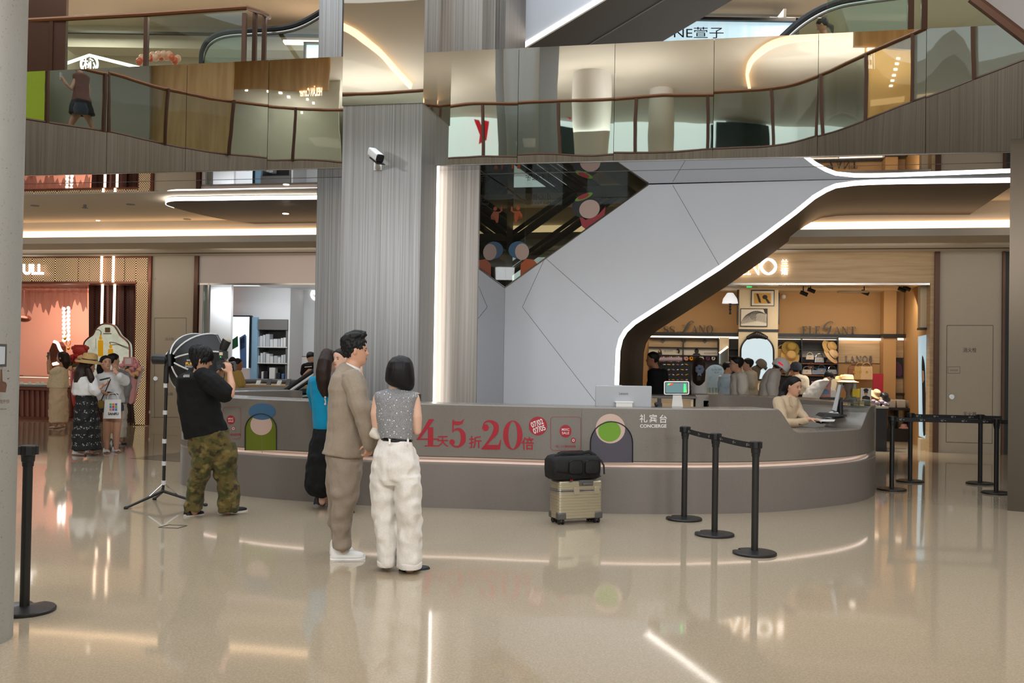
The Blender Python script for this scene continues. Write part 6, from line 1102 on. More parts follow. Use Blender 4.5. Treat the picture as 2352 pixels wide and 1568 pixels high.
m = MB(); m.loft([[dish(2 * math.pi * (k + .5) / 8, 1) + ax * z for k in range(8)] for z in (.0, .02)]); mesh('diffuser', m, 'white', sb)
fs = lambda x, y, o=0: at(280 + x / 3.136, 720 + y / 3.136, YL - .22)
m = MB(); ptext(m, fs, 'SMDV', 466, 330, 510, 342, .02); ptext(m, fs, 'SPEED', 454, 374, 508, 388, .02); mesh('lettering', m, 'tape_white', sb); m = MB(); ptext(m, fs, 'FLIP', 459, 350, 512, 370, .04); mesh('lettering', m, 'gold_print', sb)
# camera with flash in the photographer's hands
YP = 9.65; k_ = lambda x, y, dy=0: at(280 + x / 3.136, 720 + y / 3.136, YP + dy)
ca = empty('camera', k_(720, 405, .06), 'black camera with a long lens and a tilted flash held by the photographer', 'camera'); CP = Pl((k_(720, 372).x, YP + .0), ang=math.radians(12))
m = MB(); m.prism(rrect(680, 345, 762, 405, 8), lambda x, y: k_(x, y, -.02), lambda x, y: k_(x + 8, y - 1, .09)); m.prism([(695, 347), (705, 330), (738, 330), (748, 347)], lambda x, y: k_(x, y, .0), lambda x, y: k_(x + 6, y, .07)); mesh('body', m, 'black', ca, smooth=30); m = MB(); m.tube([k_(758, 378, .03), k_(770, 378, .03), k_(785, 379, .03), k_(806, 380, .03), k_(814, 380, .03)], [.038, .042, .042, .05, .05], 20); mesh('lens', m, 'black_gloss', ca)
m = MB(); m.prism(rrect(688, 368, 716, 398, 3), lambda x, y: k_(x, y, -.024), lambda x, y: k_(x, y, -.018)); mesh('rear_screen', m, 'black_gloss', ca); m = MB(); m.cyl(k_(724, 332, .03), k_(724, 322, .03), .014, n=10); mesh('hot_shoe', m, 'black', ca)
m = MB(); m.prism(rrect(698, 268, 762, 326, 6), lambda x, y: k_(x, y, -.02), lambda x, y: k_(x + 4, y, .06)); mesh('flash_body', m, 'black', ca, smooth=30); m = MB(); m.prism(sq(701, 278, 726, 300), lambda x, y: k_(x, y, -.024), lambda x, y: k_(x, y, -.018)); mesh('flash_screen', m, 'shop_cream', ca); m = MB(); m.tube([k_(726, 266, .02), k_(735, 240, .02), k_(752, 202, .02), k_(758, 192, .02)], [.036, .042, .044, .044], 18); mesh('flash_tube', m, 'black', ca); m = MB(); m.tube([k_(757, 194, .02), k_(762, 184, .02), k_(765, 178, .02)], [.044, .036, .012], 18); mesh('flash_dome', m, mat('dome', (176, 168, 150), .4), ca)
m = MB(); m.ball(k_(711, 312, -.025), .006, 8, 5); mesh('status_light', m, 'exit_green', ca)
# security camera on the steel pillar
sc = empty('security_camera', P.at(866, 375, -.02), 'white bullet security camera mounted on the steel pillar', 'camera', rz=P.a); m = MB(); d0, d1 = P.at(853, 347, -.28), P.at(882, 371, -.55); dd = (d1 - d0).normalized(); Rq = dd.to_track_quat('Z', 'Y').to_matrix()
m.loft([[d0 + Rq @ V((x, y, z)) for x, y in rrect(-.05 * k, -.05 * k, .05 * k, .05 * k, .02)] for z, k in ((0, .9), (.02, 1), (.27, 1), (.28, .95))]); mesh('housing', m, 'white', sc, smooth=40); m = MB(); m.loft([[d0 + Rq @ V((x, y, z)) for x, y in rrect(-.046, -.046, .046, .046, .02)] for z in (.275, .30)]); mesh('lens_face', m, 'black_gloss', sc, smooth=40); m = MB(); m.loft([[d0 + Rq @ V((x, y, z)) for x, y in ((-.055, -.06), (.055, -.06), (.055, -.05), (-.055, -.05))] for z in (.1, .35)]) ; mesh('sun_visor', m, 'black', sc)
m = MB(); m.tube([P.at(868, 362, -.36), P.at(866, 372, -.3), P.at(868, 382, -.12), P.at(868, 384, -.03)], [.028, .024, .03, .04], 12); m.box(P.at(868, 382, -.02), (.1, .03, .1), Matrix.Rotation(P.a, 3, 'Z')); mesh('bracket', m, 'white', sc); m = MB(); m.tube([P.at(x, y, o) for x, y, o in ((853, 350, -.28), (850, 344, -.2), (856, 341, -.1), (862, 342, -.02))], .008, 6); mesh('cable', m, 'white', sc)
# small ceiling fittings, left
for i, (x, y) in enumerate(((195, 474), (136, 537), (456, 533))): p = atz(x, y - 4, ZC); m = MB(); m.cyl(p, p - V((0, 0, .05)), .025, n=10); m.cyl(p - V((0, 0, .05)), p - V((0, 0, .06)), .05, n=12); solo('sprinkler', m, 'grey_line', 'small ceiling sprinkler ' + ('nearest, left of the dark rounded panel', 'at the far left near the cove light', 'below the dark rounded panel')[i], 'sprinkler')
for i, (x, y) in enumerate(((300, 469), (430, 503), (80, 472), (350, 534), (258, 534), (165, 534))): p = atz(x, y, ZC); m = MB(); m.cyl(p, p - V((0, 0, .008)), .07, n=20); solo('ceiling_spot', m, 'grey_line', 'unlit recessed ceiling spot, ' + ('left of the dark rounded panel', 'below the dark rounded panel', 'beside the stone column', 'third along the cove', 'second along the cove', 'first along the cove from the left')[i], 'light', 'unlit ceiling spots')
p = atz(225, 506, ZC); m = MB(); m.cyl(p, p - V((0, 0, .01)), .035, n=16); solo('ceiling_spot', m, 'downlight', 'single lit ceiling spot left of the dark rounded panel', 'light')
ex = empty('exit_sign', atz(640, 532, ZC), 'green glowing exit sign hanging below the ceiling left of the steel pillar', 'sign'); XP = Pl((0, 17.8), ang=math.radians(-16)); m = MB(); m.pr(XP, 629, 528, 652, 544, 0, .02); mesh('panel', m, 'glass_clear', ex); m = MB(); m.pr(XP, 636, 529, 646, 542, -.005, 0); mesh('pictogram', m, 'exit_green', ex); m = MB(); m.cyl(XP.at(640, 528, .01), XP.at(640, 522, .01), .01, n=6); mesh('hanger', m, 'grey_line', ex)
for i, x in enumerate((656, 2122 - 470)):
    p = atz(656, 490, 3.84) if i == 0 else EP
    if i == 0: m = MB(); m.cyl(p, p - V((0, 0, .01)), .05, n=18); solo('ceiling_spot', m, 'downlight', 'lit spot in the dark rounded panel beside the steel pillar', 'light')
# floor hatch lines and dark floor wedge
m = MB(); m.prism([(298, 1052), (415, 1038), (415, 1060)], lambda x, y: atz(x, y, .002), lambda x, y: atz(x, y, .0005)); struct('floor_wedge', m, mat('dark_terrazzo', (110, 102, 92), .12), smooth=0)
m = MB(); hp = [(364, 1211), (388, 1205), (430, 1207), (408, 1213)]
for i in range(4): m.tube([atz(*hp[i], .001), atz(*hp[(i + 1) % 4], .001)], .004, 4)
struct('floor_hatch', m, 'shelf_dark')
# notices on the round stone column
CL = lambda x, y, o=0: at(x, y, 5.415 - .30 * math.sqrt(max(0, 1 - ((at(x, y, 5.4).x + 3.01) / .31) ** 2)) - .006 - o)
nb = empty('notice_panel', CL(6, 870), 'small dark framed notice and brown hand pictogram on the round stone column', 'sign')
m = MB(); m.prism([(-8, 789), (16, 790), (15, 842), (-8, 843)], lambda x, y: CL(x, y, .008), lambda x, y: CL(x, y, -.004)); mesh('frame', m, 'case_dark', nb); m = MB(); m.prism([(-8, 795), (12, 796), (11, 836), (-8, 837)], lambda x, y: CL(x, y, .011), lambda x, y: CL(x, y, .004)); mesh('notice', m, 'box_grey', nb)
mat('brown_print', (104, 74, 58), .5); m = MB(); g_ = lambda x, y, o=0: CL(x, y, o)
flat(m, g_, [(-6, 900), (-4, 880), (0, 878), (1, 848), (5, 848), (6, 875), (14, 878), (16, 884), (13, 901)]); flat(m, g_, [(16, 853), (19, 849), (22, 853)]); flat(m, g_, [(16, 868), (19, 872), (22, 868)]); ptext(m, g_, '使用按钮', -10, 917, 22, 927, .01); ptext(m, g_, 'Button', -6, 936, 15, 941, .01); mesh('print', m, 'brown_print', nb, smooth=0)
# ---------------------------------------------------------------- people
for n, c in (('skin', (206, 156, 128)), ('skin_fair', (222, 180, 156)), ('skin_deep', (176, 122, 94))): mat(n, c, .5, spec=.35)
mat('hair_black', (15, 13, 13), .55, spec=.3, bump=((70, 70, 12), .5, .01)); mat('hair_brown', (42, 26, 20), .5, spec=.3, bump=((70, 70, 12), .5, .01)); mat('eye_dark', (20, 15, 14), .2); mat('lips', (170, 92, 84), .5)
def cloth(n, c, c2=None, sc=90, rough=.85, b=((16, 16, 5), .45, .02)): mat(n, c, rough, noise=(sc, c2 or tuple(int(x * .965) for x in c), .35, .65), bump=b, spec=.3, sheen=.1 if sum(c) > 120 else 0)
cloth('tee_black', (15, 15, 16)); cloth('camo', (104, 92, 44), (50, 52, 30), 9); cloth('suit', (150, 135, 118)); cloth('suit_trousers', (146, 131, 116)); cloth('linen', (232, 226, 218)); cloth('knit_grey', (122, 122, 124), (150, 150, 152), 120); cloth('teal_knit', (0, 140, 182)); cloth('skirt_black', (16, 16, 17))
cloth('cream', (222, 208, 184)); cloth('cream_pale', (214, 206, 192)); cloth('white_shirt', (226, 224, 222)); cloth('lace', (242, 226, 192), (226, 204, 160), 60); cloth('khaki', (232, 206, 170)); cloth('shirt_grey', (150, 148, 150)); cloth('yellow_knit', (206, 172, 96)); cloth('blazer', (196, 172, 140)); cloth('brown_top', (112, 60, 36)); cloth('denim', (58, 62, 76)); cloth('white_hood', (200, 194, 186))
def camo(n, base, layers):                                        # soft overlapping blotches
    m = MATS[n]; nt = m.node_tree; b = nt.nodes['Principled BSDF']; tc = nt.nodes.new('ShaderNodeTexCoord'); src = None
    for k, (c, sc, lo, hi) in enumerate(layers):
        mp = nt.nodes.new('ShaderNodeMapping'); mp.inputs['Location'].default_value = (k * 7.3, k * 3.1, k * 5.7); mp.inputs['Scale'].default_value = (sc, sc, sc * 1.5); nt.links.new(tc.outputs['Object'], mp.inputs[0]); z = nt.nodes.new('ShaderNodeTexNoise'); z.inputs['Scale'].default_value = 1; z.inputs['Detail'].default_value = 3; nt.links.new(mp.outputs[0], z.inputs['Vector'])
        r = nt.nodes.new('ShaderNodeMapRange'); r.inputs[1].default_value = lo; r.inputs[2].default_value = hi; nt.links.new(z.outputs['Fac'], r.inputs[0]); mi = nt.nodes.new('ShaderNodeMix'); mi.data_type = 'RGBA'; mi.inputs['B'].default_value = (*s2l(c), 1); nt.links.new(r.outputs[0], mi.inputs['Factor'])
        if src is None: mi.inputs['A'].default_value = (*s2l(base), 1)
        else: nt.links.new(src, mi.inputs['A'])
        src = mi.outputs['Result']
    nt.links.new(src, b.inputs['Base Color'])
camo('camo', (98, 84, 44), [((66, 68, 34), 8, .48, .58), ((56, 48, 28), 11, .54, .63), ((128, 112, 66), 9, .55, .70)])
def patterned(n):                                                 # black skirt with rows of small white figures
    m = mat(n, (20, 20, 22), .8); nt = m.node_tree; b = nt.nodes['Principled BSDF']; tc = nt.nodes.new('ShaderNodeTexCoord'); w = nt.nodes.new('ShaderNodeTexWave'); w.bands_direction = 'Z'; w.inputs['Scale'].default_value = 2.6; w.inputs['Distortion'].default_value = .3
    ck = nt.nodes.new('ShaderNodeTexVoronoi'); ck.inputs['Scale'].default_value = 34; nt.links.new(tc.outputs['Object'], w.inputs[0]); nt.links.new(tc.outputs['Object'], ck.inputs[0])
    g = nt.nodes.new('ShaderNodeMath'); g.operation = 'GREATER_THAN'; g.inputs[1].default_value = .62; nt.links.new(w.outputs['Fac'], g.inputs[0]); l = nt.nodes.new('ShaderNodeMath'); l.operation = 'LESS_THAN'; l.inputs[1].default_value = .36; nt.links.new(ck.outputs['Distance'], l.inputs[0])
    mu = nt.nodes.new('ShaderNodeMath'); mu.operation = 'MULTIPLY'; nt.links.new(g.outputs[0], mu.inputs[0]); nt.links.new(l.outputs[0], mu.inputs[1]); mi = nt.nodes.new('ShaderNodeMix'); mi.data_type = 'RGBA'; mi.inputs['A'].default_value = (*s2l((20, 20, 22)), 1); mi.inputs['B'].default_value = (*s2l((150, 146, 140)), 1)
    nt.links.new(mu.outputs[0], mi.inputs['Factor']); nt.links.new(mi.outputs['Result'], b.inputs['Base Color'])
patterned('skirt_print')
def sparkle(n):
    m = MATS[n]; nt = m.node_tree; b = nt.nodes['Principled BSDF']; tc = nt.nodes.new('ShaderNodeTexCoord'); v = nt.nodes.new('ShaderNodeTexVoronoi'); v.inputs['Scale'].default_value = 62; nt.links.new(tc.outputs['Object'], v.inputs[0]); l = nt.nodes.new('ShaderNodeMath'); l.operation = 'LESS_THAN'; l.inputs[1].default_value = .24; nt.links.new(v.outputs['Distance'], l.inputs[0])
    s_ = nt.nodes.new('ShaderNodeSeparateColor'); nt.links.new(v.outputs['Color'], s_.inputs[0]); g = nt.nodes.new('ShaderNodeMath'); g.operation = 'GREATER_THAN'; g.inputs[1].default_value = .62; nt.links.new(s_.outputs[0], g.inputs[0]); mu = nt.nodes.new('ShaderNodeMath'); mu.operation = 'MULTIPLY'; nt.links.new(l.outputs[0], mu.inputs[0]); nt.links.new(g.outputs[0], mu.inputs[1])
    src = b.inputs['Base Color'].links[0].from_socket; mi = nt.nodes.new('ShaderNodeMix'); mi.data_type = 'RGBA'; mi.inputs['B'].default_value = (.92, .93, .95, 1); nt.links.new(mu.outputs[0], mi.inputs['Factor']); nt.links.new(src, mi.inputs['A']); nt.links.new(mi.outputs['Result'], b.inputs['Base Color'])
sparkle('knit_grey')
FOLD = bpy.data.textures.new('folds', 'CLOUDS'); FOLD.noise_scale = .13; FOLD.noise_depth = 1
CREASE = bpy.data.textures.new('creases', 'MARBLE'); CREASE.noise_scale = .16; CREASE.turbulence = 9; CREASE.noise_depth = 1
HROW = [(0, .30, -.06, .09), (.05, .375, .04, .165), (.14, .40, .15, .235), (.27, .405, .27, .278), (.4, .40, .37, .305), (.52, .372, .43, .325), (.6, .40, .455, .335), (.72, .395, .465, .342), (.85, .33, .42, .305), (.94, .21, .30, .21), (1.0, .05, .09, .05)]
class Per:
    def __init__(s, label, Y, px, py, vox=.013, mirror=False, group=None, z=None):
        s.Y = Y; s.mir = mirror; s.vox = vox; s.s = Y / FPX; p = at(px, py, Y) if z is None else V((at(px, py, Y).x, Y, z)); p = mir(p) if mirror else p
        s.root = empty('person', p, label, 'person', group); s.sk = MB(); s.skm = 'skin'
    def P(s, x, y, d=0): return at(x, y, s.Y + d)
    def rows(s, mb, rows, n=22):
        rings = []
        for r in rows:
            cx, y, hw, hd = r[:4]; d = r[4] if len(r) > 4 else 0; tl = r[5] if len(r) > 5 else 0; c = s.P(cx, y, d); w = hw * s.s; ring = []
            for k in range(n):
                a = 2 * math.pi * k / n; ca, sa = math.cos(a), math.sin(a); x = w * abs(ca) ** .85 * (1 if ca > 0 else -1); yy = hd * abs(sa) ** .85 * (1 if sa > 0 else -1); ring.append(c + V((x, yy, tl * x)))
            rings.append(ring)
        mb.loft(rings); return mb
    def limb(s, mb, pts, rad, n=12):
        q = [s.P(*p) for p in pts]; mb.tube(q, list(rad), n)
        for p, r in ((q[0], rad[0]), (q[-1], rad[-1])): mb.ball(p, r * .99, 10, 6)
        return mb
    def put(s, name, mb, mt, mods=None, par=None, smooth=60, label=None):
        if s.mir: mirror_mb(mb)
        return mesh(name, mb, mt, par or s.root, smooth=smooth, label=label)
    def remesh(s, o, vox=None, it=3, fold=0):
        r = o.modifiers.new('remesh', 'REMESH'); r.mode = 'VOXEL'; r.voxel_size = vox or s.vox; r.use_smooth_shade = True
        m = o.modifiers.new('smooth', 'SMOOTH'); m.iterations = it; m.factor = .5
        if fold: d = o.modifiers.new('folds', 'DISPLACE'); d.texture = FOLD; d.strength = fold; d.mid_level = .5; d.texture_coords = 'LOCAL'
        if fold > .011: d = o.modifiers.new('creases', 'DISPLACE'); d.texture = CREASE; d.strength = fold * .55; d.mid_level = .5; d.texture_coords = 'LOCAL'
        return o
    def garment(s, name, mt, rows=(), limbs=(), fold=.018, vox=None, it=3, label=None):
        mb = MB()
        for r in rows: s.rows(mb, r)
        for p, q in limbs: s.limb(mb, p, q)
        return s.remesh(s.put(name, mb, mt, label=label), vox, it, fold)
    def head(s, x, y, hp, yaw, pitch=0, roll=0, d=0):
        h = hp * s.s; ya, pi_ = math.radians(yaw), math.radians(pitch); f0 = V((math.cos(ya), math.sin(ya), 0)); u0 = V((0, 0, 1))
        s.f = f0 * math.cos(pi_) - u0 * math.sin(pi_); s.u = u0 * math.cos(pi_) + f0 * math.sin(pi_)
        if roll: R = Matrix.Rotation(math.radians(roll), 3, s.f); s.u = R @ s.u
        s.r = s.f.cross(s.u); s.h = h; s.o = s.P(x, y, d) - s.u * (h * .5)
        mb = s.sk; mb.loft([[s.hp(a * 2 * math.pi / 24, z) for a in range(24)] for z, *_ in HROW])
        H = lambda f, r, u: s.o + s.f * (f * h) + s.r * (r * h) + s.u * (u * h)
        s.H = H
        mb.loft([[H(.36, w, z), H(F, w * .5, z), H(F, -w * .5, z), H(.36, -w, z)] for z, F, w in ((.58, .40, .03), (.5, .44, .045), (.42, .505, .07), (.385, .50, .075), (.36, .42, .05))])
        for sg in (-1, 1): mb.ball(H(-.02, .335 * sg, .47), (h * .06, h * .06, h * .12), 8, 6, Matrix((s.f, s.r, s.u)).transposed())
        return s
    def rowat(s, z):
        for A, Bq in zip(HROW, HROW[1:]):
            if z <= Bq[0]: t = (z - A[0]) / (Bq[0] - A[0]); return [A[i] + (Bq[i] - A[i]) * t for i in (1, 2, 3)]
        return HROW[-1][1:]
    def hp(s, a, z, k=1.0):
        F, Bk, w = s.rowat(max(0, min(1, z))); c, sn = math.cos(a), math.sin(a); h = s.h
        return s.o + s.f * ((F if c > 0 else Bk) * c * h * k) + s.r * (w * sn * h * k) + s.u * (z * h)
    def face(s, full=True):
        h = s.h; R = Matrix((s.r, s.f, s.u)).transposed(); H = s.H
        for sg in (-1, 1):
            m = MB(); m.ball(H(.352, .135 * sg, .515), (h * .05, h * .022, h * .02), 10, 6, R); s.put('eye', m, 'eye_dark')
            m = MB(); m.tube([H(.392 - .03 * abs(t), (.13 + .07 * t) * sg, .592 + .012 * (1 - abs(t))) for t in (-1, -.5, 0, .5, 1)], h * .013, 6); s.put('eyebrow', m, 'hair_black')
        m = MB(); m.ball(H(.408, 0, .255), (h * .085, h * .022, h * .014), 10, 6, R); m.ball(H(.405, 0, .232), (h * .07, h * .024, h * .016), 10, 6, R); s.put('lips', m, 'lips')
    def hair(s, mt, bound, th=.07, strands=(), top=.05, rag=.02, vox=None, it=2, name='hair', tuft=0, tl=.22):
        """bound: (azimuth degrees from the face, lower edge as a share of the head) ; strands: (points, radii) tubes in pixels"""
        mb = MB(); N = 30; rings = []
        def zb(a):
            d = abs((math.degrees(a) + 180) % 360 - 180)
            for (a0, z0), (a1, z1) in zip(bound, bound[1:]):
                if d <= a1: t = (d - a0) / (a1 - a0); return z0 + (z1 - z0) * t
            return bound[-1][1]
        for j in range(9):
            t = j / 8; ring = []
            for k in range(N):
                a = 2 * math.pi * k / N; z = zb(a) + rag * math.sin(7 * a) * (1 - t); zz = z + (1.0 - z) * t; kk = 1 + th * (.35 + .65 * min(1, t * 4)) + (.02 * math.sin(9 * a + j) if 2 < j < 8 else 0)
                ring.append(s.hp(a, zz, kk) + s.u * (top * s.h * t))
            rings.append(ring)
        mb.loft(rings)
        for p, q in strands: s.limb(mb, p, q)
        rn = random.Random(5)
        for i in range(tuft):
            a = rn.uniform(0, 2 * math.pi); lo = zb(a); z = lo + (1 - lo) * rn.random() ** 1.3; da = rn.uniform(-.25, .25)
            pts = [s.hp(a + da * t, z - tl * t * (1 if z < .93 else .4), 1 + th * (.8 + .22 * math.sin(t * 2.6))) + s.u * (top * s.h * (z - lo) / (1 - lo + 1e-6)) for t in (0, .35, .7, 1)]
            mb.tube(pts, [.008, .0095, .007, .002], 6)
        return s.remesh(s.put(name, mb, mt), vox or min(s.vox, .009), it, 0)
    def hand(s, p, d, n, L=.175, curl=.45, side=1, thumb=1):
        p = V(p); d = V(d).normalized(); n = V(n); n = (n - d * n.dot(d)).normalized(); w = d.cross(n) * side; k = L / .185; mb = s.sk; R = Matrix((d, w, n)).transposed()
        mb.ball(p + d * .045 * k, (.058 * k, .042 * k, .019 * k), 12, 8, R)
        for i, ln in enumerate((.070, .079, .073, .056)):
            b = p + d * .085 * k + w * (.031 - .0205 * i) * k; q = [b - d * .02 * k, b]; th = 0
            for sg in range(3): th += curl * (.7 + .25 * sg) ; q.append(q[-1] + (d * math.cos(th) + n * math.sin(th)) * ln * k * (.45, .32, .23)[sg])
            mb.tube(q, [.0095 * k, .0095 * k, .0088 * k, .008 * k, .0065 * k], 8)
        if thumb: b = p + d * .025 * k + w * .034 * k; q = [b - w * .015 * k, b, b + (d * .55 + w * .6 + n * .45).normalized() * .038 * k]; q.append(q[-1] + (d * .85 + w * .15 + n * .5).normalized() * .03 * k); mb.tube(q, [.013 * k, .0125 * k, .0105 * k, .008 * k], 8)
    def shoe(s, heel, toe, mt='black', sole='white', w=.044, h=.085, hz=0, sh=.022, open_=False):
        a, b = V(heel), V(toe)
        d = V((b.x - a.x, b.y - a.y, 0)); L = d.length; d.normalize(); r = V((d.y, -d.x, 0)); z0 = V((a.x, a.y, min(a.z, b.z)))
        def ring(t, wd, z1, z2): c = z0 + d * (t * L); return [c + r * (wd * math.cos(q)) + V((0, 0, z1 + (z2 - z1) * max(0, math.sin(q)))) if math.sin(q) > 0 else c + r * (wd * math.cos(q)) + V((0, 0, z1)) for q in [2 * math.pi * k / 14 for k in range(14)]]
        m = MB(); m.loft([ring(t, w * x, sh * .6, sh + h * z) for t, x, z in ((0, .5, .7), (.05, .72, .95), (.2, .84, 1), (.38, .86, .85), (.55, .95, .52), (.75, 1.02, .36), (.9, .85, .25), (.985, .45, .12))]); o = s.put('shoe', m, mt, smooth=60)
        m = MB(); m.loft([ring(t, w * x * 1.05, 0, sh) for t, x in ((-.01, .5), (.05, .8), (.2, .9), (.4, .86), (.6, .98), (.78, 1.05), (.92, .88), (1.01, .4))]); s.put('sole', m, sole, par=o, smooth=30); return o
    def sleeve(s, mt, pts, rad, fold=.012):
        mb = MB(); s.limb(mb, pts, rad); return s.remesh(s.put('sleeve', mb, mt), None, 2, fold)
    def done(s, skin='skin', it=3, vox=None): return s.remesh(s.put('body', s.sk, skin), vox, it)
def prop(name, mb, mt, label, cat, **k): return solo(name, mb, mt, label, cat, **k)
cx5 = lambda x, y: (280 + x / 3.136, 720 + y / 3.136)
# photographer
p = Per('person in a black T-shirt and camouflage trousers aiming a camera', 9.65, 480, 1186, .008)
p.head(461, 824, 57, 18, 16); p.limb(p.sk, [(452, 880, 0), (456, 862, 0), (460, 846, 0)], (.07, .062, .056)); p.rows(p.sk, [(455, 862, 26, .1), (457, 900, 36, .09), (470, 980, 36, .09), (482, 1010, 34, .09)])
p.limb(p.sk, [(478, 868, -.14), (500, 886, -.2), (527, 904, -.2)], (.05, .048, .044)); p.limb(p.sk, [(528, 905, -.2), (531, 885, -.15), (527.5, 858, -.06)], (.045, .042, .028)); p.hand(p.P(527.5, 858, -.06), (-.2, .15, 1), (-.6, .55, .1), .18, .75, 1)
p.limb(p.sk, [(462, 868, .2), (485, 880, .25), (494, 872, .22)], (.045, .042, .042)); p.limb(p.sk, [(490, 874, .22), (505, 858, .14), (511, 850, .09)], (.043, .038, .028)); p.hand(p.P(510, 852, .09), (.2, -.1, .8), (.5, -.7, .2), .18, .8, -1)
p.limb(p.sk, [(448, 1150, 0), (446, 1172, 0)], (.045, .045)); p.limb(p.sk, [(526, 1150, .1), (524, 1170, .1)], (.045, .045)); p.face(); p.done()
p.hair('hair_black', [(0, .80), (35, .74), (60, .60), (80, .56), (100, .40), (140, .14), (180, .06)], .13, top=.06, tuft=170, vox=.0045, tl=.3)
p.garment('tshirt', 'tee_black', [[(454, 853, 17, .065), (453, 859, 34, .13), (455, 869, 45, .18), (456, 886, 48, .17), (457, 911, 48, .15), (461, 943, 48, .15), (469, 975, 49, .16, 0, .1), (474, 994, 49, .16, 0, .2), (475, 998, 48, .155, 0, .22)]], [], .022)
p.sleeve('tee_black', [(468, 866, -.1), (490, 880, -.17), (504, 892, -.2), (517, 902, -.2)], (.1, .105, .1, .09), .016); p.sleeve('tee_black', [(446, 866, .12), (470, 872, .2), (486, 880, .23)], (.1, .09, .08))
p.garment('trousers', 'camo', [[(481, 984, 43, .14), (481, 1000, 46, .15), (483, 1018, 49, .15), (484, 1040, 47, .14), (486, 1056, 40, .1)], [(464, 1030, 24, .12, -.02), (464.5, 1070, 22.5, .12, -.02), (459, 1095, 21, .115), (451, 1115, 21, .11), (449, 1134, 20.5, .1), (446, 1155, 19.5, .1), (446, 1170, 19, .095), (446, 1173, 18, .09)], [(508, 1015, 30, .13, .05), (515, 1045, 28, .13, .06), (517, 1075, 26.5, .125, .08), (518, 1093, 25.5, .12, .1), (523, 1110, 23.5, .115, .1), (524, 1128, 24.5, .11, .1), (524, 1150, 24, .11, .1), (524.5, 1172, 22, .1, .1), (524, 1176, 19, .09, .1)]], (), .035)
p.shoe(atz(425, 1186, 0), atz(466, 1180, 0), 'black', 'cream_pale', .05, .07); p.shoe(atz(503, 1179, 0), atz(566, 1172, 0), 'black', 'cream_pale', .05, .07)
m = MB(); gf = lambda x, y, o=0: p.P(x, y, -.185)
ptext(m, gf, 'ahhhl', 421, 859, 435, 866, .02); p.put('print', m, 'tape_white', smooth=0)
# man in the suit
p = Per('person in a taupe suit and white sneakers seen in profile, facing right', 7.74, 797, 1283, .008)
p.head(815, 805, 67, 14, 2); p.limb(p.sk, [(806, 862, 0), (808, 848, 0), (812, 832, 0)], (.075, .066, .06)); p.rows(p.sk, [(800, 866, 26, .15), (800, 930, 32, .14), (796, 1030, 34, .13), (792, 1060, 28, .12)])
p.limb(p.sk, [(812, 880, -.2), (836, 955, -.25), (850, 1016, -.2)], (.045, .04, .03)); p.hand(p.P(850, 1014, -.2), (-.12, .1, -1), (-.7, .7, 0), .185, .85, -1)
p.limb(p.sk, [(786, 1210, 0), (786, 1268, 0)], (.05, .045)); p.face(); p.done('skin')
p.hair('hair_black', [(0, .86), (30, .84), (50, .66), (66, .64), (80, .54), (100, .46), (125, .30), (180, .2)], .055, [([(800, 776), (818, 769), (832, 766, -.02), (838, 763)], (.045, .045, .03, .012)), ([(822, 776, .02), (832, 771), (841, 769)], (.035, .03, .01)), ([(800, 780, -.03), (812, 772, -.05), (826, 768, -.05)], (.04, .035, .015)), ([(792, 782, -.04), (800, 774, -.05), (806, 771, -.05)], (.04, .035, .012)), ([(828, 772, -.03), (836, 768, -.03), (840, 762, -.03)], (.03, .022, .006)), ([(818, 770, .03), (826, 765, .03), (831, 759, .03)], (.03, .022, .006))], .03, tuft=120, vox=.0045, tl=.1)
p.garment('shirt', 'white_shirt', [[(812, 838, 16, .07, 0, -.45), (810, 848, 19, .078, 0, -.5), (806, 860, 22, .085, 0, -.5)]], (), 0)
p.garment('jacket', 'suit', [[(803, 842, 17, .085, 0, -.55), (803, 853, 28, .13, 0, -.35), (801, 867, 37, .2, 0, -.1), (799, 893, 43, .225), (799, 931, 44, .215), (798, 985, 44, .205), (797, 1012, 46, .21), (794, 1032, 46, .215, 0, -.05), (790, 1042, 48, .215, 0, -.08), (789, 1044, 47, .2, 0, -.08)]], [], .016)
p.sleeve('suit', [(808, 872, -.17), (820, 905, -.235), (832, 945, -.262), (843, 985, -.25), (852, 1019, -.225)], (.088, .083, .077, .07, .06), .018); p.sleeve('suit', [(808, 874, .17), (826, 920, .24), (838, 955, .24), (846, 1005, .2)], (.085, .08, .07, .056))
p.garment('collar', 'suit', [[(808, 840, 19, .083, 0, -.5), (805, 849, 23, .1, 0, -.48), (801, 856, 25, .115, 0, -.4)]], (), 0)
m = MB(); m.ball(p.P(843, 1013, -.275), .009, 8, 5); p.put('cuff_button', m, 'gold')
p.garment('trousers', 'suit_trousers', [[(790, 1026, 40, .17), (790, 1050, 41, .18), (791, 1080, 39, .17), (791, 1108, 34, .15)], [(793, 1060, 36, .12, -.06), (792, 1100, 34, .115, -.07), (791, 1135, 32, .11, -.07), (788, 1165, 26, .1, -.06), (785, 1200, 22, .09, -.04), (784, 1235, 19.5, .085, -.03), (785, 1252, 20.5, .085, -.03), (785, 1257, 20, .08, -.03)], [(784, 1060, 32, .11, .1), (780, 1110, 28, .1, .13), (777, 1160, 24, .095, .18), (775, 1200, 19, .085, .22), (779, 1240, 17, .08, .25), (781, 1250, 16, .08, .25)]], (), .028)
p.shoe(atz(759, 1284, 0), atz(838, 1282, 0), 'white', 'white', .052, .09, sh=.028); p.shoe(atz(758, 1272, 0), atz(812, 1270, 0), 'white', 'white', .05, .09, sh=.028)
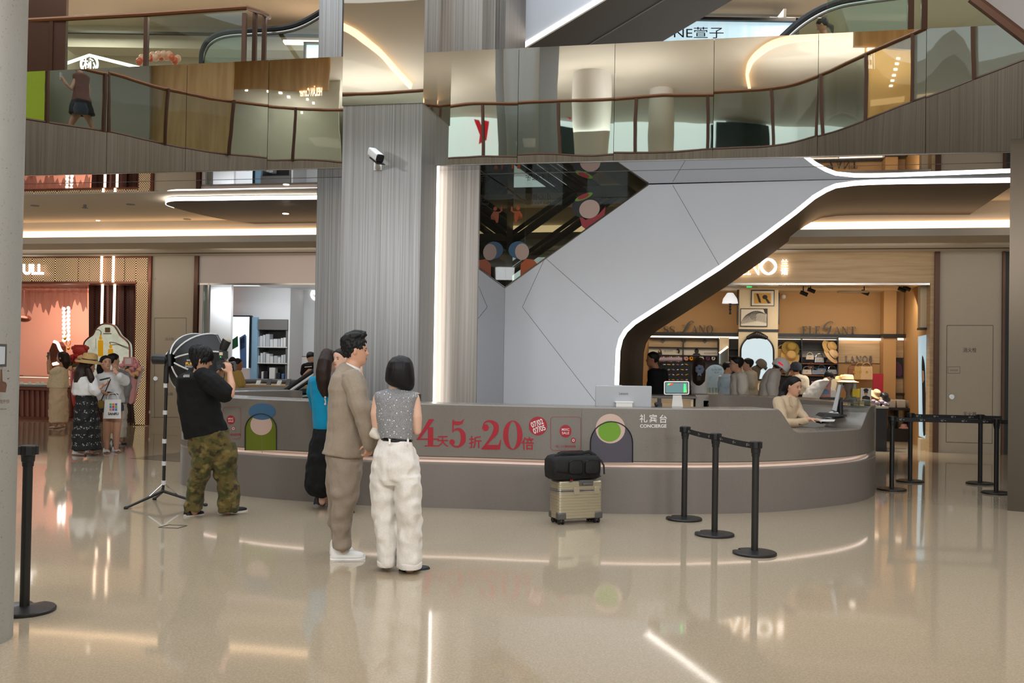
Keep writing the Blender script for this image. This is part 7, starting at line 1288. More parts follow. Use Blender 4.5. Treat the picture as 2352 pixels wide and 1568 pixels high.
# woman in the grey sleeveless knit
p = Per('person with a black bob, sparkling grey sleeveless knit and white trousers, from behind', 7.3, 910, 1312, .008)
p.head(920, 854, 66, 72, 6); p.limb(p.sk, [(910, 900, 0), (912, 888, 0), (917, 872, .01)], (.062, .054, .05)); p.rows(p.sk, [(910, 898, 24, .08), (910, 915, 42, .09), (908, 960, 36, .09), (910, 1010, 30, .09), (910, 1050, 42, .1)])
for a_, b_ in (([(871, 914, 0), (864, 950, -.01), (867, 988, .02)], [(867, 988, .02), (877, 992, .15), (890, 975, .28)]), ([(950, 914, 0), (956, 955, 0), (957, 988, .03)], [(957, 988, .03), (960, 960, .17), (956, 932, .29)])): p.limb(p.sk, a_, (.046, .043, .036)); p.limb(p.sk, b_, (.036, .033, .026))
p.hand(p.P(956, 932, .29), (0, .2, 1), (-.5, .8, 0), .17, .8, 1); p.hand(p.P(890, 975, .28), (.9, .3, .2), (0, .5, .8), .17, .5, 1)
p.limb(p.sk, [(889, 1270, .05), (889, 1296, .05)], (.04, .042)); p.limb(p.sk, [(940, 1275, 0), (941, 1303, 0)], (.04, .042)); p.done('skin_fair')
hm = MB(); p.rows(hm, [(921, 816, 5, .03, 0), (921, 821, 19, .09, -.005), (920, 831, 27, .125, -.01), (919, 845, 31, .14, -.01), (918.5, 858, 33, .14, -.01), (918.5, 870, 34, .135, -.01), (919, 880, 33, .12, -.01, -.12), (920, 888, 28, .09, -.01, -.2), (921, 891, 22, .07, -.01, -.25)]); p.remesh(p.put('hair', hm, 'hair_black'), .007, 3, .004)
m = MB(); p.limb(m, [(921, 819, .02), (915, 816, .02)], (.006, .002)); p.put('loose_hair', m, 'hair_black')
p.garment('knit_top', 'knit_grey', [[(912, 892, 16, .055, .0), (911, 896, 34, .08), (910, 901, 49, .105), (910, 909, 51.5, .12), (909, 922, 48, .13), (909, 935, 45, .13), (908, 952, 44.5, .13), (908.5, 980, 41, .125), (910, 998, 38.5, .12), (911, 1008, 36.5, .115)]], (), .008)
p.garment('belt', 'black_gloss', [[(911, 1003, 36.5, .122, 0, -.09), (911, 1013, 37, .124, 0, -.09)]], (), 0)
p.garment('trousers', 'linen', [[(911, 1010, 36, .118, 0, -.08), (910, 1022, 41, .13), (909.5, 1045, 50, .15), (910, 1070, 55, .155), (910.5, 1098, 56.5, .15), (911, 1112, 54, .12)], [(882, 1090, 28, .14, .03), (881, 1130, 27.5, .14, .04), (884, 1170, 26.5, .13, .05), (886, 1205, 26, .125, .05), (888.5, 1250, 24, .12, .05), (889, 1280, 22.5, .115, .05), (889, 1296, 21, .11, .05)], [(937, 1090, 30, .14, -.02), (937, 1130, 29.5, .14, -.02), (939, 1170, 28, .13, -.01), (940, 1205, 27, .125, 0), (941, 1250, 27, .12, 0), (941.5, 1285, 26.5, .12, 0), (942, 1302, 26, .115, 0)]], (), .03)
p.garment('trouser_cuff', 'linen', [[(889, 1284, 23, .118, .05), (889, 1298, 22.5, .116, .05)]], (), 0); p.garment('trouser_cuff', 'linen', [[(942, 1289, 27.3, .124, 0), (942.5, 1303, 27, .122, 0)]], (), 0)
for x in (895, 937): m = MB(); m.tube([p.P(x, 1008, -.135), p.P(x, 1020, -.15)], .008, 6, flat=.5); p.put('belt_loop', m, 'linen')
p.shoe(atz(876, 1298, 0), atz(896, 1284, 0) + V((.02, .1, 0)), 'black', 'black', .045, .05, sh=.012); p.shoe(atz(919, 1311, 0), atz(985, 1305, 0), 'black', 'black', .045, .045, sh=.012)
m = MB(); p.limb(m, [(864, 985, .02), (858, 998, -.03), (866, 1003, -.04)], (.03, .035, .02)); p.limb(m, [(872, 990, .05), (872, 1003, -.03)], (.03, .02)); o = prop('folded_cloth', m, 'cream_pale', 'cream cloth hanging over the left forearm of the woman in grey knit', 'cloth'); p.remesh(o, .008, 3, .01)
m = MB(); m.box(p.P(962, 913, .3), (.03, .09, .06)); prop('mobile_phone', m, 'black', 'black phone held up by the woman in the grey knit', 'phone', bev=.006)
# woman in the blue sweater
p = Per('person with a long dark ponytail in a blue sweater and black skirt', 10.3, 742, 1164, .010)
p.head(757, 829, 49, 55, 4); p.limb(p.sk, [(748, 868, 0), (752, 852, 0)], (.055, .05)); p.rows(p.sk, [(746, 862, 12, .06), (744, 880, 22, .08), (745, 970, 20, .08)]); p.limb(p.sk, [(741, 1125, .02), (740, 1152, .02)], (.042, .036)); p.limb(p.sk, [(752, 1125, .1), (752, 1150, .1)], (.042, .036)); p.done('skin_fair')
p.hair('hair_brown', [(0, .84), (40, .78), (75, .55), (110, .4), (180, .12)], .09, [([(749, 816, -.06), (737, 850, -.12), (736, 880, -.12), (742, 905, -.12)], (.03, .03, .03, .006)), ([(750, 812, -.06), (746, 830, -.11), (743, 852, -.13), (742, 872, -.13), (743, 892, -.12), (747, 910, -.12), (749, 915, -.12)], (.06, .075, .08, .075, .06, .035, .01))], .04)
p.garment('sweater', 'teal_knit', [[(745, 862, 18, .07), (744, 867, 29, .13), (743, 875, 31.5, .15), (744, 905, 29, .14), (745, 945, 26.5, .135), (746, 975, 26, .13), (746, 985, 25.5, .125)]], [([(720, 876, 0), (717, 900, .02), (722, 935, .1)], (.065, .058, .045)), ([(770, 876, 0), (776, 905, .05), (772, 940, .12)], (.065, .058, .045)), ([(722, 935, .1), (735, 945, .22)], (.045, .035))], .012)
m = MB(); m.tube([p.P(x, y, -.145) for x, y in ((746, 915), (748, 922), (747, 928))], .008, 6); m.ball(p.P(747, 912, -.145), .012, 8, 5); m.ball(p.P(747, 928, -.145), .012, 8, 5); p.put('back_button', m, 'tape_white')
p.garment('skirt', 'skirt_black', [[(746, 983, 25, .12), (745, 1005, 29, .17), (743, 1040, 32.5, .2), (740, 1080, 36, .22), (738, 1112, 37.5, .23), (738, 1124, 36, .22), (741, 1133, 31, .18), (743, 1138, 24, .14)]], (), .03)
p.shoe(atz(726, 1162, 0), atz(750, 1153, 0), 'box_dark', 'shirt_grey', .05, .09); p.shoe(atz(752, 1160, 0), atz(764, 1149, 0), 'box_dark', 'shirt_grey', .05, .09)
# woman partly hidden behind the man
p = Per('person with dark hair tied back facing left, mostly hidden behind the man in the suit', 10.05, 790, 1160, .011)
p.head(783, 824, 46, -125, 4); p.limb(p.sk, [(790, 862, 0), (786, 845, 0)], (.055, .048)); p.rows(p.sk, [(792, 862, 16, .06), (793, 880, 22, .1), (793, 980, 20, .09)]); p.limb(p.sk, [(812, 880, -.05), (826, 895, -.15), (829, 862, -.15)], (.04, .036, .028)); p.hand(p.P(829, 860, -.15), (0, 0, 1), (-1, 0, 0), .16, 1.0, 1); p.limb(p.sk, [(788, 1090, 0), (788, 1150, 0)], (.04, .036)); p.limb(p.sk, [(800, 1090, .05), (800, 1150, .05)], (.04, .036)); p.face(); p.done('skin_fair')
p.hair('hair_black', [(0, .86), (40, .8), (70, .55), (110, .4), (180, .15)], .08)
p.garment('blouse', 'cream', [[(791, 862, 14, .07), (792, 868, 26, .13), (793, 890, 28, .13), (793, 940, 25, .12), (794, 985, 25, .12)]], [([(812, 874, -.03), (824, 892, -.12)], (.055, .045))], .012); p.garment('skirt', 'cream', [[(794, 980, 25, .12), (794, 1040, 30, .16), (794, 1110, 32, .18)]], (), .02)
p.shoe(atz(780, 1176, 0), atz(792, 1180, 0), 'black', 'black', .042, .05, sh=.012); p.shoe(atz(796, 1174, 0), atz(808, 1178, 0), 'black', 'black', .042, .05, sh=.012)
# ---------------------------------------------------------------- visitors at the left
p = Per('person in a lace blouse and cream trousers raising a phone by the red flowers', 20, 134, 983, .016)
p.head(142, 821, 26, 178, -6); p.limb(p.sk, [(141, 846, 0), (142, 836, 0)], (.055, .05)); p.rows(p.sk, [(138, 848, 14, .1), (136, 870, 15, .1), (135, 900, 15, .1)])
p.limb(p.sk, [(130, 850, -.12), (112, 856, -.1), (111, 832, -.05), (113, 822, -.03)], (.045, .042, .036, .028)); p.limb(p.sk, [(133, 850, .12), (117, 854, .1), (114, 830, .05)], (.04, .04, .03)); p.hand(p.P(112, 824, -.03), (0, 0, 1), (-1, .2, 0), .18, .7, 1); p.limb(p.sk, [(128, 960, 0), (128, 976, 0)], (.045, .04)); p.limb(p.sk, [(143, 960, 0), (143, 976, 0)], (.045, .04)); p.done()
p.hair('hair_brown', [(0, .85), (50, .7), (80, .2), (110, -.1), (180, -.15)], .1, [([(149, 818, 0), (153, 832, 0), (152, 842, 0)], (.09, .09, .05))])
p.garment('blouse', 'lace', [[(141, 842, 10, .1), (138, 848, 16, .19), (136, 862, 19, .2), (134, 878, 21.5, .2), (133, 890, 22, .2)]], [([(133, 850, -.15), (123, 855, -.15)], (.08, .075)), ([(134, 850, .15), (124, 855, .13)], (.08, .075))], .02)
p.garment('trousers', 'khaki', [[(134, 886, 18, .17), (134, 915, 19, .2), (134, 945, 19, .21), (134, 970, 19, .21)]], (), .03)
p.shoe(atz(139, 982, 0), atz(112, 983, 0), 'cream', 'leather', .05, .04, sh=.02); p.shoe(atz(148, 979, 0), atz(124, 984, 0), 'cream', 'leather', .05, .04, sh=.02)
m = MB(); m.box(p.P(112, 817, -.04), (.02, .08, .15)); prop('mobile_phone', m, 'case_dark', 'phone raised by the woman in the lace blouse', 'phone')
p = Per('person in a straw hat, white blouse and black patterned skirt with long brown hair', 15, 198, 1045, .013)
p.head(203, 842, 34, 15, 10); p.limb(p.sk, [(198, 868, 0), (201, 856, 0)], (.055, .05)); p.rows(p.sk, [(197, 868, 14, .1), (197, 890, 16, .1), (198, 930, 16, .1)]); p.limb(p.sk, [(214, 880, -.15), (218, 902, -.17), (234, 886, -.1)], (.045, .042, .03)); p.hand(p.P(234, 886, -.1), (.9, 0, .4), (-.3, .2, .9), .17, .6, 1); p.limb(p.sk, [(186, 1010, 0), (184, 1034, 0)], (.045, .04)); p.limb(p.sk, [(208, 1010, 0), (210, 1036, 0)], (.045, .04)); p.face(); p.done()
p.hair('hair_brown', [(0, .82), (50, .7), (75, .3), (110, 0), (180, 0)], .1, [([(196, 836, 0), (189, 860, -.05), (184, 880, -.08), (176, 890, -.08)], (.1, .12, .1, .04)), ([(203, 850, -.13), (210, 870, -.16), (214, 886, -.16)], (.05, .05, .02))])
hp_ = p.o + p.u * (p.h * .84); e = hat(hp_, .205, 'straw', 'brown straw hat with a black band on the woman in the patterned skirt', (0, .12))
p.garment('blouse', 'white_shirt', [[(199, 860, 10, .08), (197, 866, 21, .16), (197, 880, 25, .18), (197, 895, 25, .18), (197, 907, 26, .18)]], [([(214, 874, -.1), (217, 898, -.17), (222, 900, -.15)], (.075, .07, .06)), ([(180, 874, .1), (176, 900, .12), (182, 905, .05)], (.075, .07, .06))], .02)
p.garment('skirt', 'skirt_print', [[(198, 904, 20, .15), (198, 930, 24, .17), (198, 975, 27, .2), (198, 1010, 29.5, .22), (199, 1032, 31, .23)]], (), .035)
p.shoe(atz(168, 1044, 0), atz(196, 1046, 0), 'tape_white', 'leather', .05, .05, sh=.025); p.shoe(atz(200, 1040, 0), atz(224, 1045, 0), 'tape_white', 'leather', .05, .05, sh=.025)
m = MB(); m.box(p.P(241, 870, -.1), (.14, .07, .02), Matrix.Rotation(-.25, 3, 'Y')); prop('mobile_phone', m, 'black', 'black phone held by the woman in the straw hat', 'phone', bev=.004)
p = Per('person in a pale blouse and dark shorts carrying a white shopping bag', 15.6, 257, 1040, .013)
p.head(243, 834, 34, -48, -8); p.limb(p.sk, [(248, 862, 0), (246, 848, 0)], (.055, .05)); p.rows(p.sk, [(250, 864, 14, .1), (252, 890, 17, .1), (254, 935, 18, .1)])
p.limb(p.sk, [(228, 870, -.05), (228, 896, -.1), (246, 904, -.22)], (.045, .042, .03)); p.hand(p.P(246, 904, -.22), (.9, -.3, -.1), (0, -.3, 1), .17, .6, 1); p.limb(p.sk, [(274, 868, -.05), (284, 876, -.12), (268, 856, -.22)], (.05, .045, .03)); p.hand(p.P(268, 858, -.22), (-.5, 0, .9), (-.6, .6, 0), .17, .7, 1)
for x, q in ((246, -.03), (268, .02)): p.limb(p.sk, [(x + 2, 930, q), (x + 1, 975, q), (x - 1, 1003, q), (x - 1, 1030, q)], (.085, .066, .055, .036))
p.face(); p.done('skin')
p.hair('hair_black', [(0, .84), (50, .72), (80, .4), (120, .2), (180, .1)], .1, [([(234, 836, .05), (230, 850, .06), (229, 862, .03)], (.07, .06, .03))])
p.garment('blouse', 'white_shirt', [[(248, 854, 11, .09), (250, 861, 24, .16), (252, 880, 29, .18), (253, 905, 30, .18), (254, 924, 30, .19)]], [([(232, 868, 0), (226, 890, -.06), (234, 902, -.15)], (.085, .08, .05)), ([(272, 868, 0), (287, 874, -.1), (274, 862, -.2)], (.09, .09, .06))], .022)
p.garment('shorts', 'denim', [[(255, 918, 24, .16), (256, 938, 26, .17)], [(247, 930, 15, .13), (246, 946, 15, .13)], [(268, 930, 15, .13), (268, 944, 15, .13)]], (), .015)
p.shoe(atz(242, 1036, 0), atz(246, 1041, 0), 'tape_white', 'leather', .05, .04, sh=.03); p.shoe(atz(262, 1034, 0), atz(272, 1039, 0), 'tape_white', 'leather', .05, .04, sh=.03)
sg = empty('shopping_bag', p.P(258, 962, -.32), 'white paper shopping bag with a coloured square grid and SANFU lettering', 'bag'); m = MB(); r = [[p.P(x, y, d) for x, d in ((a, -.34), (b, -.34), (b - 1, -.24), (a + 1, -.24))] for y, a, b in ((961, 237, 278), (917, 241, 278))]; m.loft(r); mesh('body', m, 'white', sg, smooth=0)
ff = lambda x, y, o=0: p.P(x, y, -.352); cols = [('lime', 0), ('coral', 1), ('plum', 2), ('day_window', 3), ('red_sign', 4), ('phone_blue', 5), ('glacier', 6), ('coral', 7), ('lime', 8)]
mats9 = {'a': mat('sq_green', (110, 180, 70), .5), 'b': mat('sq_orange', (226, 120, 50), .5), 'c': mat('sq_purple', (140, 80, 170), .5), 'd': mat('sq_blue', (60, 130, 200), .5), 'e': mat('sq_red', (206, 60, 60), .5)}
for i, k in enumerate('abcdeabcd'): m = MB(); x, y = 251.5 + (i % 3) * 6.3, 926 + (i // 3) * 6; flat(m, ff, sq(x, y, x + 4.8, y + 4.6)); mesh('square', m, mats9[k], sg, smooth=0)
m = MB(); ptext(m, ff, 'SANFU', 248, 947, 272, 953, .03); mesh('lettering', m, 'black', sg)
for d in (-.335, -.245): m = MB(); m.tube([p.P(x, y, d) for x, y in ((247, 918), (248, 908), (252, 903), (264, 903), (270, 908), (272, 918))], .006, 5); mesh('handle', m, 'white', sg)
m = MB(); m.box(p.P(259, 903, -.3), (.15, .07, .018), Matrix.Rotation(.25, 3, 'Y')); prop('mobile_phone', m, 'black', 'black phone in the hand of the woman with the white shopping bag', 'phone', bev=.004)
m = MB(); r = [[p.P(x, y, d) for x, d in ((a, -.2), (b, -.2), (b, -.1), (a, -.1))] for y, a, b in ((938, 227, 238), (930, 225, 240), (918, 226, 238))]; m.loft(r); e = prop('shoulder_bag', m, 'olive_hat', 'small olive shoulder bag beside the white shopping bag', 'bag', smooth=0, bev=.02); m = MB(); m.tube([p.P(x, y, d) for x, y, d in ((232, 920, -.19), (244, 894, -.21), (254, 870, -.2))], .008, 5); mesh('strap', m, 'black', e)
p = Per('person in a grey shirt and white trousers behind the woman with the shopping bag', 16.8, 270, 1020, .015)
p.head(261, 827, 30, 40, 0); p.limb(p.sk, [(268, 852, 0), (264, 840, 0)], (.055, .05)); p.rows(p.sk, [(270, 852, 15, .1), (272, 900, 16, .1), (272, 930, 16, .1)]); p.limb(p.sk, [(264, 990, 0), (264, 1010, 0)], (.045, .04)); p.limb(p.sk, [(278, 990, 0), (278, 1010, 0)], (.045, .04)); p.done()
p.hair('hair_black', [(0, .82), (50, .7), (80, .45), (120, .25), (180, .15)], .1); p.garment('shirt', 'shirt_grey', [[(268, 848, 11, .09), (270, 856, 23, .17), (273, 880, 24, .18), (273, 925, 22, .17)]], [([(290, 864, 0), (294, 890, 0), (290, 905, -.05)], (.075, .07, .06))], .02)
p.garment('trousers', 'cream_pale', [[(271, 920, 19, .16), (271, 960, 20, .16)], [(264, 950, 12, .13), (263, 1006, 10, .11)], [(278, 950, 12, .13), (278, 1004, 10, .11)]], (), .02); p.shoe(atz(258, 1018, 0), atz(266, 1023, 0), 'black', 'black', .05, .05); p.shoe(atz(272, 1016, 0), atz(288, 1021, 0), 'black', 'black', .05, .05)
# ---------------------------------------------------------------- people in and before the shops
def floor_y(x, Y): return 821 + .0165 * (x - 1176) + FPX * EYE / Y
def half(label, Y, hx, hy, hpx, yaw, pitch, skin, hairm, bound, topn, topm, rows, limbs=(), strands=(), trm='skirt_black', arms=(), vox=.015, face=False, fold=.018, hth=.1, lower='trousers'):
    """a standing person whose lower body is mostly hidden"""
    bx = rows[-1][0]; fy = floor_y(bx, Y); p = Per(label, Y, bx, fy, vox); p.head(hx, hy, hpx, yaw, pitch); n = rows[0]
    p.limb(p.sk, [(n[0], n[1] + 4, n[4] if len(n) > 4 else 0), (hx - .1 * hpx * math.cos(math.radians(yaw)), hy + hpx * .3, 0)], (.058, .052)); p.rows(p.sk, [(r[0], r[1] + 2, r[2] * .75, r[3] * .75, *(r[4:5])) for r in rows])
    for q, rad in arms: p.limb(p.sk, q, rad)
    k = hpx * 1.0; w = rows[-1][2]; b = rows[-1][1]
    for dx in (-w * .5, w * .5): p.limb(p.sk, [(bx + dx * .6, b - 14, 0), (bx + dx, b + 8, 0), (bx + dx, fy - 8, 0)], (.08, .075, .045))
    if face: p.face()
    p.done(skin); p.hair(hairm, bound, hth, strands); p.garment(topn, topm, [rows], limbs, fold)
    p.garment(lower, trm, [[(bx, b - 6, w * .85, .14), (bx, b + 14, w * .95, .15)]] + [[(bx + dx, b + 4, w * .52, .12), (bx + dx, fy - 6, w * .4, .09)] for dx in (-w * .5, w * .5)], (), .015)
    for dx in (-w * .5, w * .5): p.shoe(atz(bx + dx, fy, 0), atz(bx + dx, fy, 0) + V((.24 * math.cos(math.radians(yaw)), .24 * math.sin(math.radians(yaw)), 0)), 'black', 'white', .045, .06)
    return p
man = [(0, .82), (45, .74), (70, .6), (95, .42), (135, .2), (180, .12)]; wom = [(0, .85), (50, .76), (80, .5), (120, .3), (180, .1)]
half('person in a yellow short sleeved top with tied hair at the phone shop counter', 18.6, 546, 837, 27, 8, 4, 'skin_deep', 'hair_black', wom, 'top', 'yellow_knit', [(539, 850, 9, .09), (537, 856, 19, .17), (537, 872, 21, .18), (538, 892, 20, .17), (538, 920, 19, .16)], [([(548, 860, -.1), (555, 880, -.14)], (.085, .08))], [([(534, 826, 0), (530, 829, 0)], (.06, .05))], arms=[([(552, 868, -.12), (556, 884, -.14), (556, 900, -.05)], (.05, .045, .035))])
q = half('person in a black T-shirt looking down at a phone in the phone shop', 22.8, 714, 822, 26, -60, 22, 'skin_fair', 'hair_black', man, 'tshirt', 'tee_black', [(714, 832, 8, .09), (712, 838, 17, .17), (711, 855, 18, .17), (711, 885, 17, .16)], [([(700, 842, -.1), (697, 856, -.12)], (.08, .075))], hth=.2, arms=[([(698, 850, -.1), (697, 864, -.12), (710, 850, -.3)], (.05, .045, .035)), ([(722, 850, -.1), (724, 864, -.12), (714, 850, -.3)], (.05, .045, .035))])
m = MB(); m.box(q.P(708, 842, -.34), (.15, .07, .02), Matrix.Rotation(-.1, 3, 'Y')); prop('mobile_phone', m, 'white', 'pale phone held by the man in black in the phone shop', 'phone')
half('person in a black T-shirt at the left edge of the hat shop, facing left', 16.2, 1499, 825, 33, 172, 0, 'skin_deep', 'hair_black', man, 'tshirt', 'tee_black', [(1507, 845, 9, .09), (1507, 851, 20, .17), (1508, 868, 22, .18), (1508, 900, 21, .17), (1508, 930, 21, .16)], [([(1524, 858, -.1), (1526, 885, -.12)], (.085, .08))])
q = half('person with glasses in a cream printed T-shirt beside the pale blue arched sign', 16.3, 1691, 836, 34, 176, 0, 'skin', 'hair_black', man, 'tshirt', 'cream_pale', [(1697, 855, 9, .09), (1697, 861, 19, .17), (1698, 880, 21, .18), (1698, 905, 21, .17), (1698, 930, 20, .16)], [([(1703, 866, -.15), (1707, 885, -.2), (1706, 898, -.2)], (.095, .09, .088))], hth=.16, arms=[([(1706, 880, -.18), (1707, 908, -.18)], (.05, .045))], face=True)
m = MB()
for sg in (-1, 1): m.tube([q.H(.42 + .01 * math.cos(t), (.14 + .1 * math.cos(t)) * sg, .5 + .08 * math.sin(t)) for t in [k * math.pi / 6 for k in range(13)]], .003, 5); m.tube([q.H(.41, .24 * sg, .52), q.H(0, .34 * sg, .53)], .003, 5)
mesh('glasses', m, 'case_dark', q.root)
m = MB()
for i in range(9): m.ball(q.P(1712 + (i % 3) * 1.5, 862 + i * 2.4, -.12 + .01 * (i % 2)), (.014, .02, .02), 6, 4)
mesh('print', m, 'phone_blue', q.root)
half('person in a cream T-shirt behind the youth with glasses, beside the arched mirror', 17.3, 1717, 837, 28, 178, 0, 'skin', 'hair_black', man, 'tshirt', 'cream', [(1721, 850, 9, .09), (1722, 856, 16, .16), (1723, 875, 17, .17), (1724, 905, 16, .16), (1724, 930, 16, .16)], [([(1725, 862, -.12), (1727, 884, -.15)], (.085, .08))], hth=.14)
q = half('person in a white hooded jacket and white scooter helmet leaning forward', 16.6, 1789, 846, 31, 5, 35, 'skin_deep', 'hair_black', man, 'jacket', 'white_hood', [(1779, 846, 10, .1), (1775, 856, 18, .17), (1768, 880, 21, .2), (1764, 905, 22, .2), (1764, 930, 22, .18)], [([(1776, 862, -.12), (1772, 885, -.2), (1775, 905, -.2)], (.09, .085, .08))], fold=.02)
hm = MB(); c = q.o + q.u * (q.h * .62) + q.f * (q.h * .02); RR = Matrix((q.f, q.r, q.u)).transposed(); hm.lathe([(.145, -.02), (.152, .03), (.14, .09), (.1, .14), (.05, .16), (.001, .163)], c, 22, RR); e = solo('helmet', hm, 'white', 'white scooter helmet with red lettering worn by the customer in the white jacket', 'helmet', smooth=60)
m = MB(); m.lathe([(.156, -.05), (.165, .02), (.155, .05)], c + q.f * .03, 22, RR, caps=False); m.v = [v_ for v_ in m.v]; m.f = [f for f in m.f if all((m.v[i] - c).dot(q.f) > .06 for i in f)]; m.mi = [0] * len(m.f); mesh('visor', m, 'glass', e); m = MB(); m.box(c + V((-.03, -.15, .06)), (.09, .012, .025), RR); mesh('lettering', m, 'red_sign', e); m = MB(); m.tube([c + q.r * .14 - q.u * .02, c - q.u * .14 + q.f * .02, c - q.r * .14 - q.u * .02], .008, 5); mesh('chin_strap', m, 'black', e)  # helmet lettering glows in the sign red though it is no lamp
lw = half('person with very long brown hair and a blue bow, seen from behind', 17.2, 1606, 838, 30, 95, 0, 'skin_fair', 'hair_brown', wom, 'blouse', 'white_shirt', [(1606, 853, 8, .09), (1606, 860, 17, .15), (1606, 880, 18, .16), (1606, 910, 17, .15)], (), [([(1606, 834, -.03), (1605, 855, -.08), (1605, 875, -.1), (1606, 888, -.1)], (.11, .12, .11, .05))])
bw = rosette(at(1607, 848, 16.95), .075, 'bag_blue', 'x', None); del bw['label'], bw['category']; bw.name = 'hair_bow'; WM[bw.name] = WM.get('hair_clip', Matrix()); bw.parent = lw.root; bw.location = bw.location - lw.root.location; m = MB(); m.prism([(1604, 848), (1602, 863), (1607, 861), (1611, 864), (1610, 848)], lambda x, y: at(x, y, 16.93), lambda x, y: at(x, y, 16.96)); mesh('hair_ribbon', m, 'bag_blue', lw.root, smooth=0)
half('person with dark tied hair and glasses, half hidden behind the pale blue arched sign', 17.6, 1672, 845, 27, -20, 10, 'skin', 'hair_black', wom, 'blouse', 'glacier', [(1668, 858, 8, .09), (1667, 864, 17, .16), (1667, 885, 18, .16), (1667, 910, 18, .16)], face=True)
q = half('person in a cream T-shirt and dark cap at the bag display wall', 18.6, 1828, 848, 25, 80, 6, 'skin', 'hair_black', man, 'tshirt', 'cream', [(1832, 860, 9, .09), (1835, 866, 17, .16), (1837, 885, 18, .17), (1838, 905, 17, .16)], [([(1848, 872, -.05), (1850, 890, -.1)], (.085, .08))]); c = q.o + q.u * (q.h * .66); m = MB(); m.lathe([(.098, -.04), (.105, 0), (.1, .05), (.07, .1), (.001, .115)], c, 18); solo('cap', m, 'denim', 'dark cap on the customer in cream at the bag display wall', 'cap', smooth=60)
half('person with black hair in a white top bending over the hat table', 18.3, 1902, 866, 26, 10, 50, 'skin_fair', 'hair_black', wom, 'blouse', 'white_shirt', [(1894, 872, 9, .1, -.1), (1886, 878, 17, .16), (1874, 892, 19, .17), (1864, 908, 19, .17), (1860, 925, 18, .16)], hth=.14)
half('person with black hair crouching in the shop behind the bag display customer', 19.2, 1913, 876, 24, 60, 10, 'skin', 'hair_black', wom, 'blouse', 'shirt_grey', [(1913, 888, 8, .09), (1913, 894, 15, .15), (1913, 915, 15, .15)])
# receptionist
p = Per('person in a beige blazer seated at the concierge desk, reaching for a keyboard', 11.9, 1815, 1010, .009, z=.48)
p.head(1823, 887, 43, -52, 12); p.limb(p.sk, [(1812, 918, .03), (1818, 904, .02)], (.056, .048)); p.rows(p.sk, [(1810, 918, 16, .09, .03), (1806, 935, 20, .1), (1804, 985, 20, .1), (1806, 1010, 22, .13)])
p.limb(p.sk, [(1816, 970, -.35), (1838, 968, -.45), (1858, 962, -.52)], (.04, .036, .026)); p.hand(p.P(1858, 962, -.52), (1, -.15, -.05), (0, 0, -1), .175, .35, -1); p.limb(p.sk, [(1800, 1005, 0), (1825, 1006, -.4), (1828, 1060, -.42)], (.085, .07, .05)); p.limb(p.sk, [(1815, 1005, .1), (1838, 1006, -.3), (1840, 1060, -.3)], (.085, .07, .05)); p.face(); p.done('skin')
p.hair('hair_black', [(0, .86), (40, .8), (70, .6), (100, .4), (140, .2), (180, .12)], .08, [([(1809, 884, .08), (1801, 900, .12), (1793, 915, .1), (1788, 930, .04)], (.06, .055, .045, .02))])
p.garment('blazer', 'blazer', [[(1812, 908, 11, .08, .03), (1809, 914, 21, .13, .02), (1807, 928, 24.5, .17), (1805, 950, 25, .17), (1803, 975, 25, .17), (1804, 1000, 26, .17)]], [([(1788, 922, -.1), (1794, 950, -.25), (1802, 972, -.35), (1830, 971, -.44), (1850, 966, -.5)], (.07, .07, .065, .055, .045)), ([(1824, 920, .05), (1836, 945, -.05), (1850, 960, -.25)], (.065, .055, .042))], .012)
m = MB(); m.ppoly(Pl((0, 11.9 - .18), ang=0), [(1812, 912), (1818, 908), (1822, 935), (1815, 930)], 0, .01); p.put('lapel', m, 'blazer', smooth=0)
for i in range(4): m = MB(); m.ball(p.P(1836 + i * 3.2, 974, -.5), .008, 8, 5); p.put('cuff_button', m, 'shelf_dark')
p.garment('trousers', 'blazer', [[(1806, 996, 25, .17), (1808, 1012, 27, .2)]], [([(1800, 1008, 0), (1825, 1010, -.4), (1828, 1060, -.42)], (.1, .085, .07)), ([(1815, 1008, .1), (1838, 1010, -.3), (1840, 1060, -.3)], (.1, .085, .07))], .01)
st_ = empty('office_chair', (p.root.location.x, 11.92, 0), 'grey swivel chair under the receptionist', 'chair'); m = MB(); m.cyl(st_.location + V((0, 0, .36)), st_.location + V((0, 0, .44)), .24, n=24); mesh('seat', m, 'shelf_grey', st_, bev=.02); m = MB(); m.cyl(st_.location + V((0, 0, .03)), st_.location + V((0, 0, .36)), .03); mesh('pedestal', m, 'chrome', st_); m = MB(); m.lathe([(.26, 0), (.26, .02), (.05, .04)], st_.location, 24); mesh('base', m, 'black', st_)
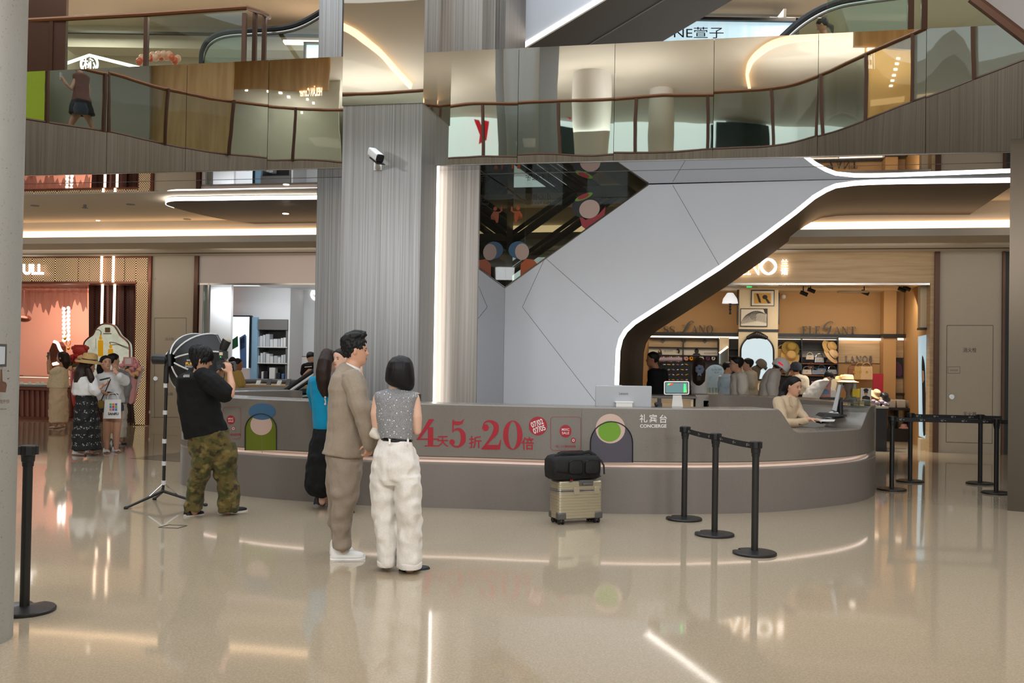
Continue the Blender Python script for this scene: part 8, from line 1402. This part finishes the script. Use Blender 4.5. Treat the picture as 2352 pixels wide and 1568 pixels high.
# woman on the upper escalator and the walker mirrored in the band
p = Per('person with a black ponytail looking down on the upper escalator at the right', 16.5, 1888, 200, .014, z=ZF - .12)
p.head(1889, 58, 31, 150, 25); p.limb(p.sk, [(1896, 85, 0), (1892, 72, 0)], (.055, .05)); p.rows(p.sk, [(1897, 84, 16, .1), (1898, 120, 18, .1), (1898, 200, 16, .1)]); p.done('skin_deep'); p.hair('hair_black', [(0, .82), (50, .7), (85, .42), (130, .25), (180, .2)], .1, [([(1903, 58, 0), (1910, 62, 0), (1912, 74, 0)], (.04, .045, .02))])
p.garment('blouse', 'shirt_grey', [[(1896, 82, 10, .1), (1897, 90, 24, .17), (1898, 130, 24, .17), (1898, 175, 22, .16)]], (), .015); p.garment('trousers', 'denim', [[(1898, 168, 22, .16), (1898, 230, 21, .16), (1898, 294, 17, .14)]], (), .015)
p = Per('person in a brown top and black skirt walking, mirrored in the band', 18.9, 185, 292, .014, mirror=True, z=ZF)
p.head(182, 150, 28, 178, 0); p.limb(p.sk, [(185, 178, 0), (184, 164, 0)], (.055, .05)); p.rows(p.sk, [(186, 176, 16, .1), (186, 215, 15, .1), (186, 235, 16, .1)])
p.limb(p.sk, [(172, 184, -.1), (162, 205, -.15), (150, 192, -.2), (144, 182, -.2)], (.045, .042, .035, .028)); p.hand(p.P(145, 184, -.2), (-.4, 0, .9), (-.8, .2, 0), .17, .6, 1); p.limb(p.sk, [(200, 184, .1), (204, 212, .1), (196, 236, .05)], (.045, .042, .03)); p.limb(p.sk, [(176, 255, 0), (162, 278, -.05), (154, 296, -.05)], (.085, .06, .036)); p.limb(p.sk, [(194, 255, 0), (206, 278, .1), (214, 298, .1)], (.085, .06, .036)); p.done('skin')
p.hair('hair_black', wom, .1); p.garment('top', 'brown_top', [[(185, 168, 9, .08), (186, 174, 19, .16), (186, 200, 17, .15), (186, 215, 17, .15), (186, 234, 23, .18)]], (), .015); p.garment('skirt', 'skirt_black', [[(186, 228, 20, .17), (186, 245, 26, .2), (186, 262, 31, .22)]], (), .02)
m = mirror_mb(MB().box(p.P(140, 177, -.2), (.03, .06, .14))); solo('mobile_phone', m, 'box_grey', 'phone held by the walking woman mirrored in the band', 'phone'); m = MB(); p.rows(m, [(184, 260, 16, .08, -.25), (183, 250, 18, .1, -.25), (184, 236, 13, .07, -.25)]); solo('handbag', mirror_mb(m), 'denim', 'dark handbag of the walking woman mirrored in the band', 'handbag')
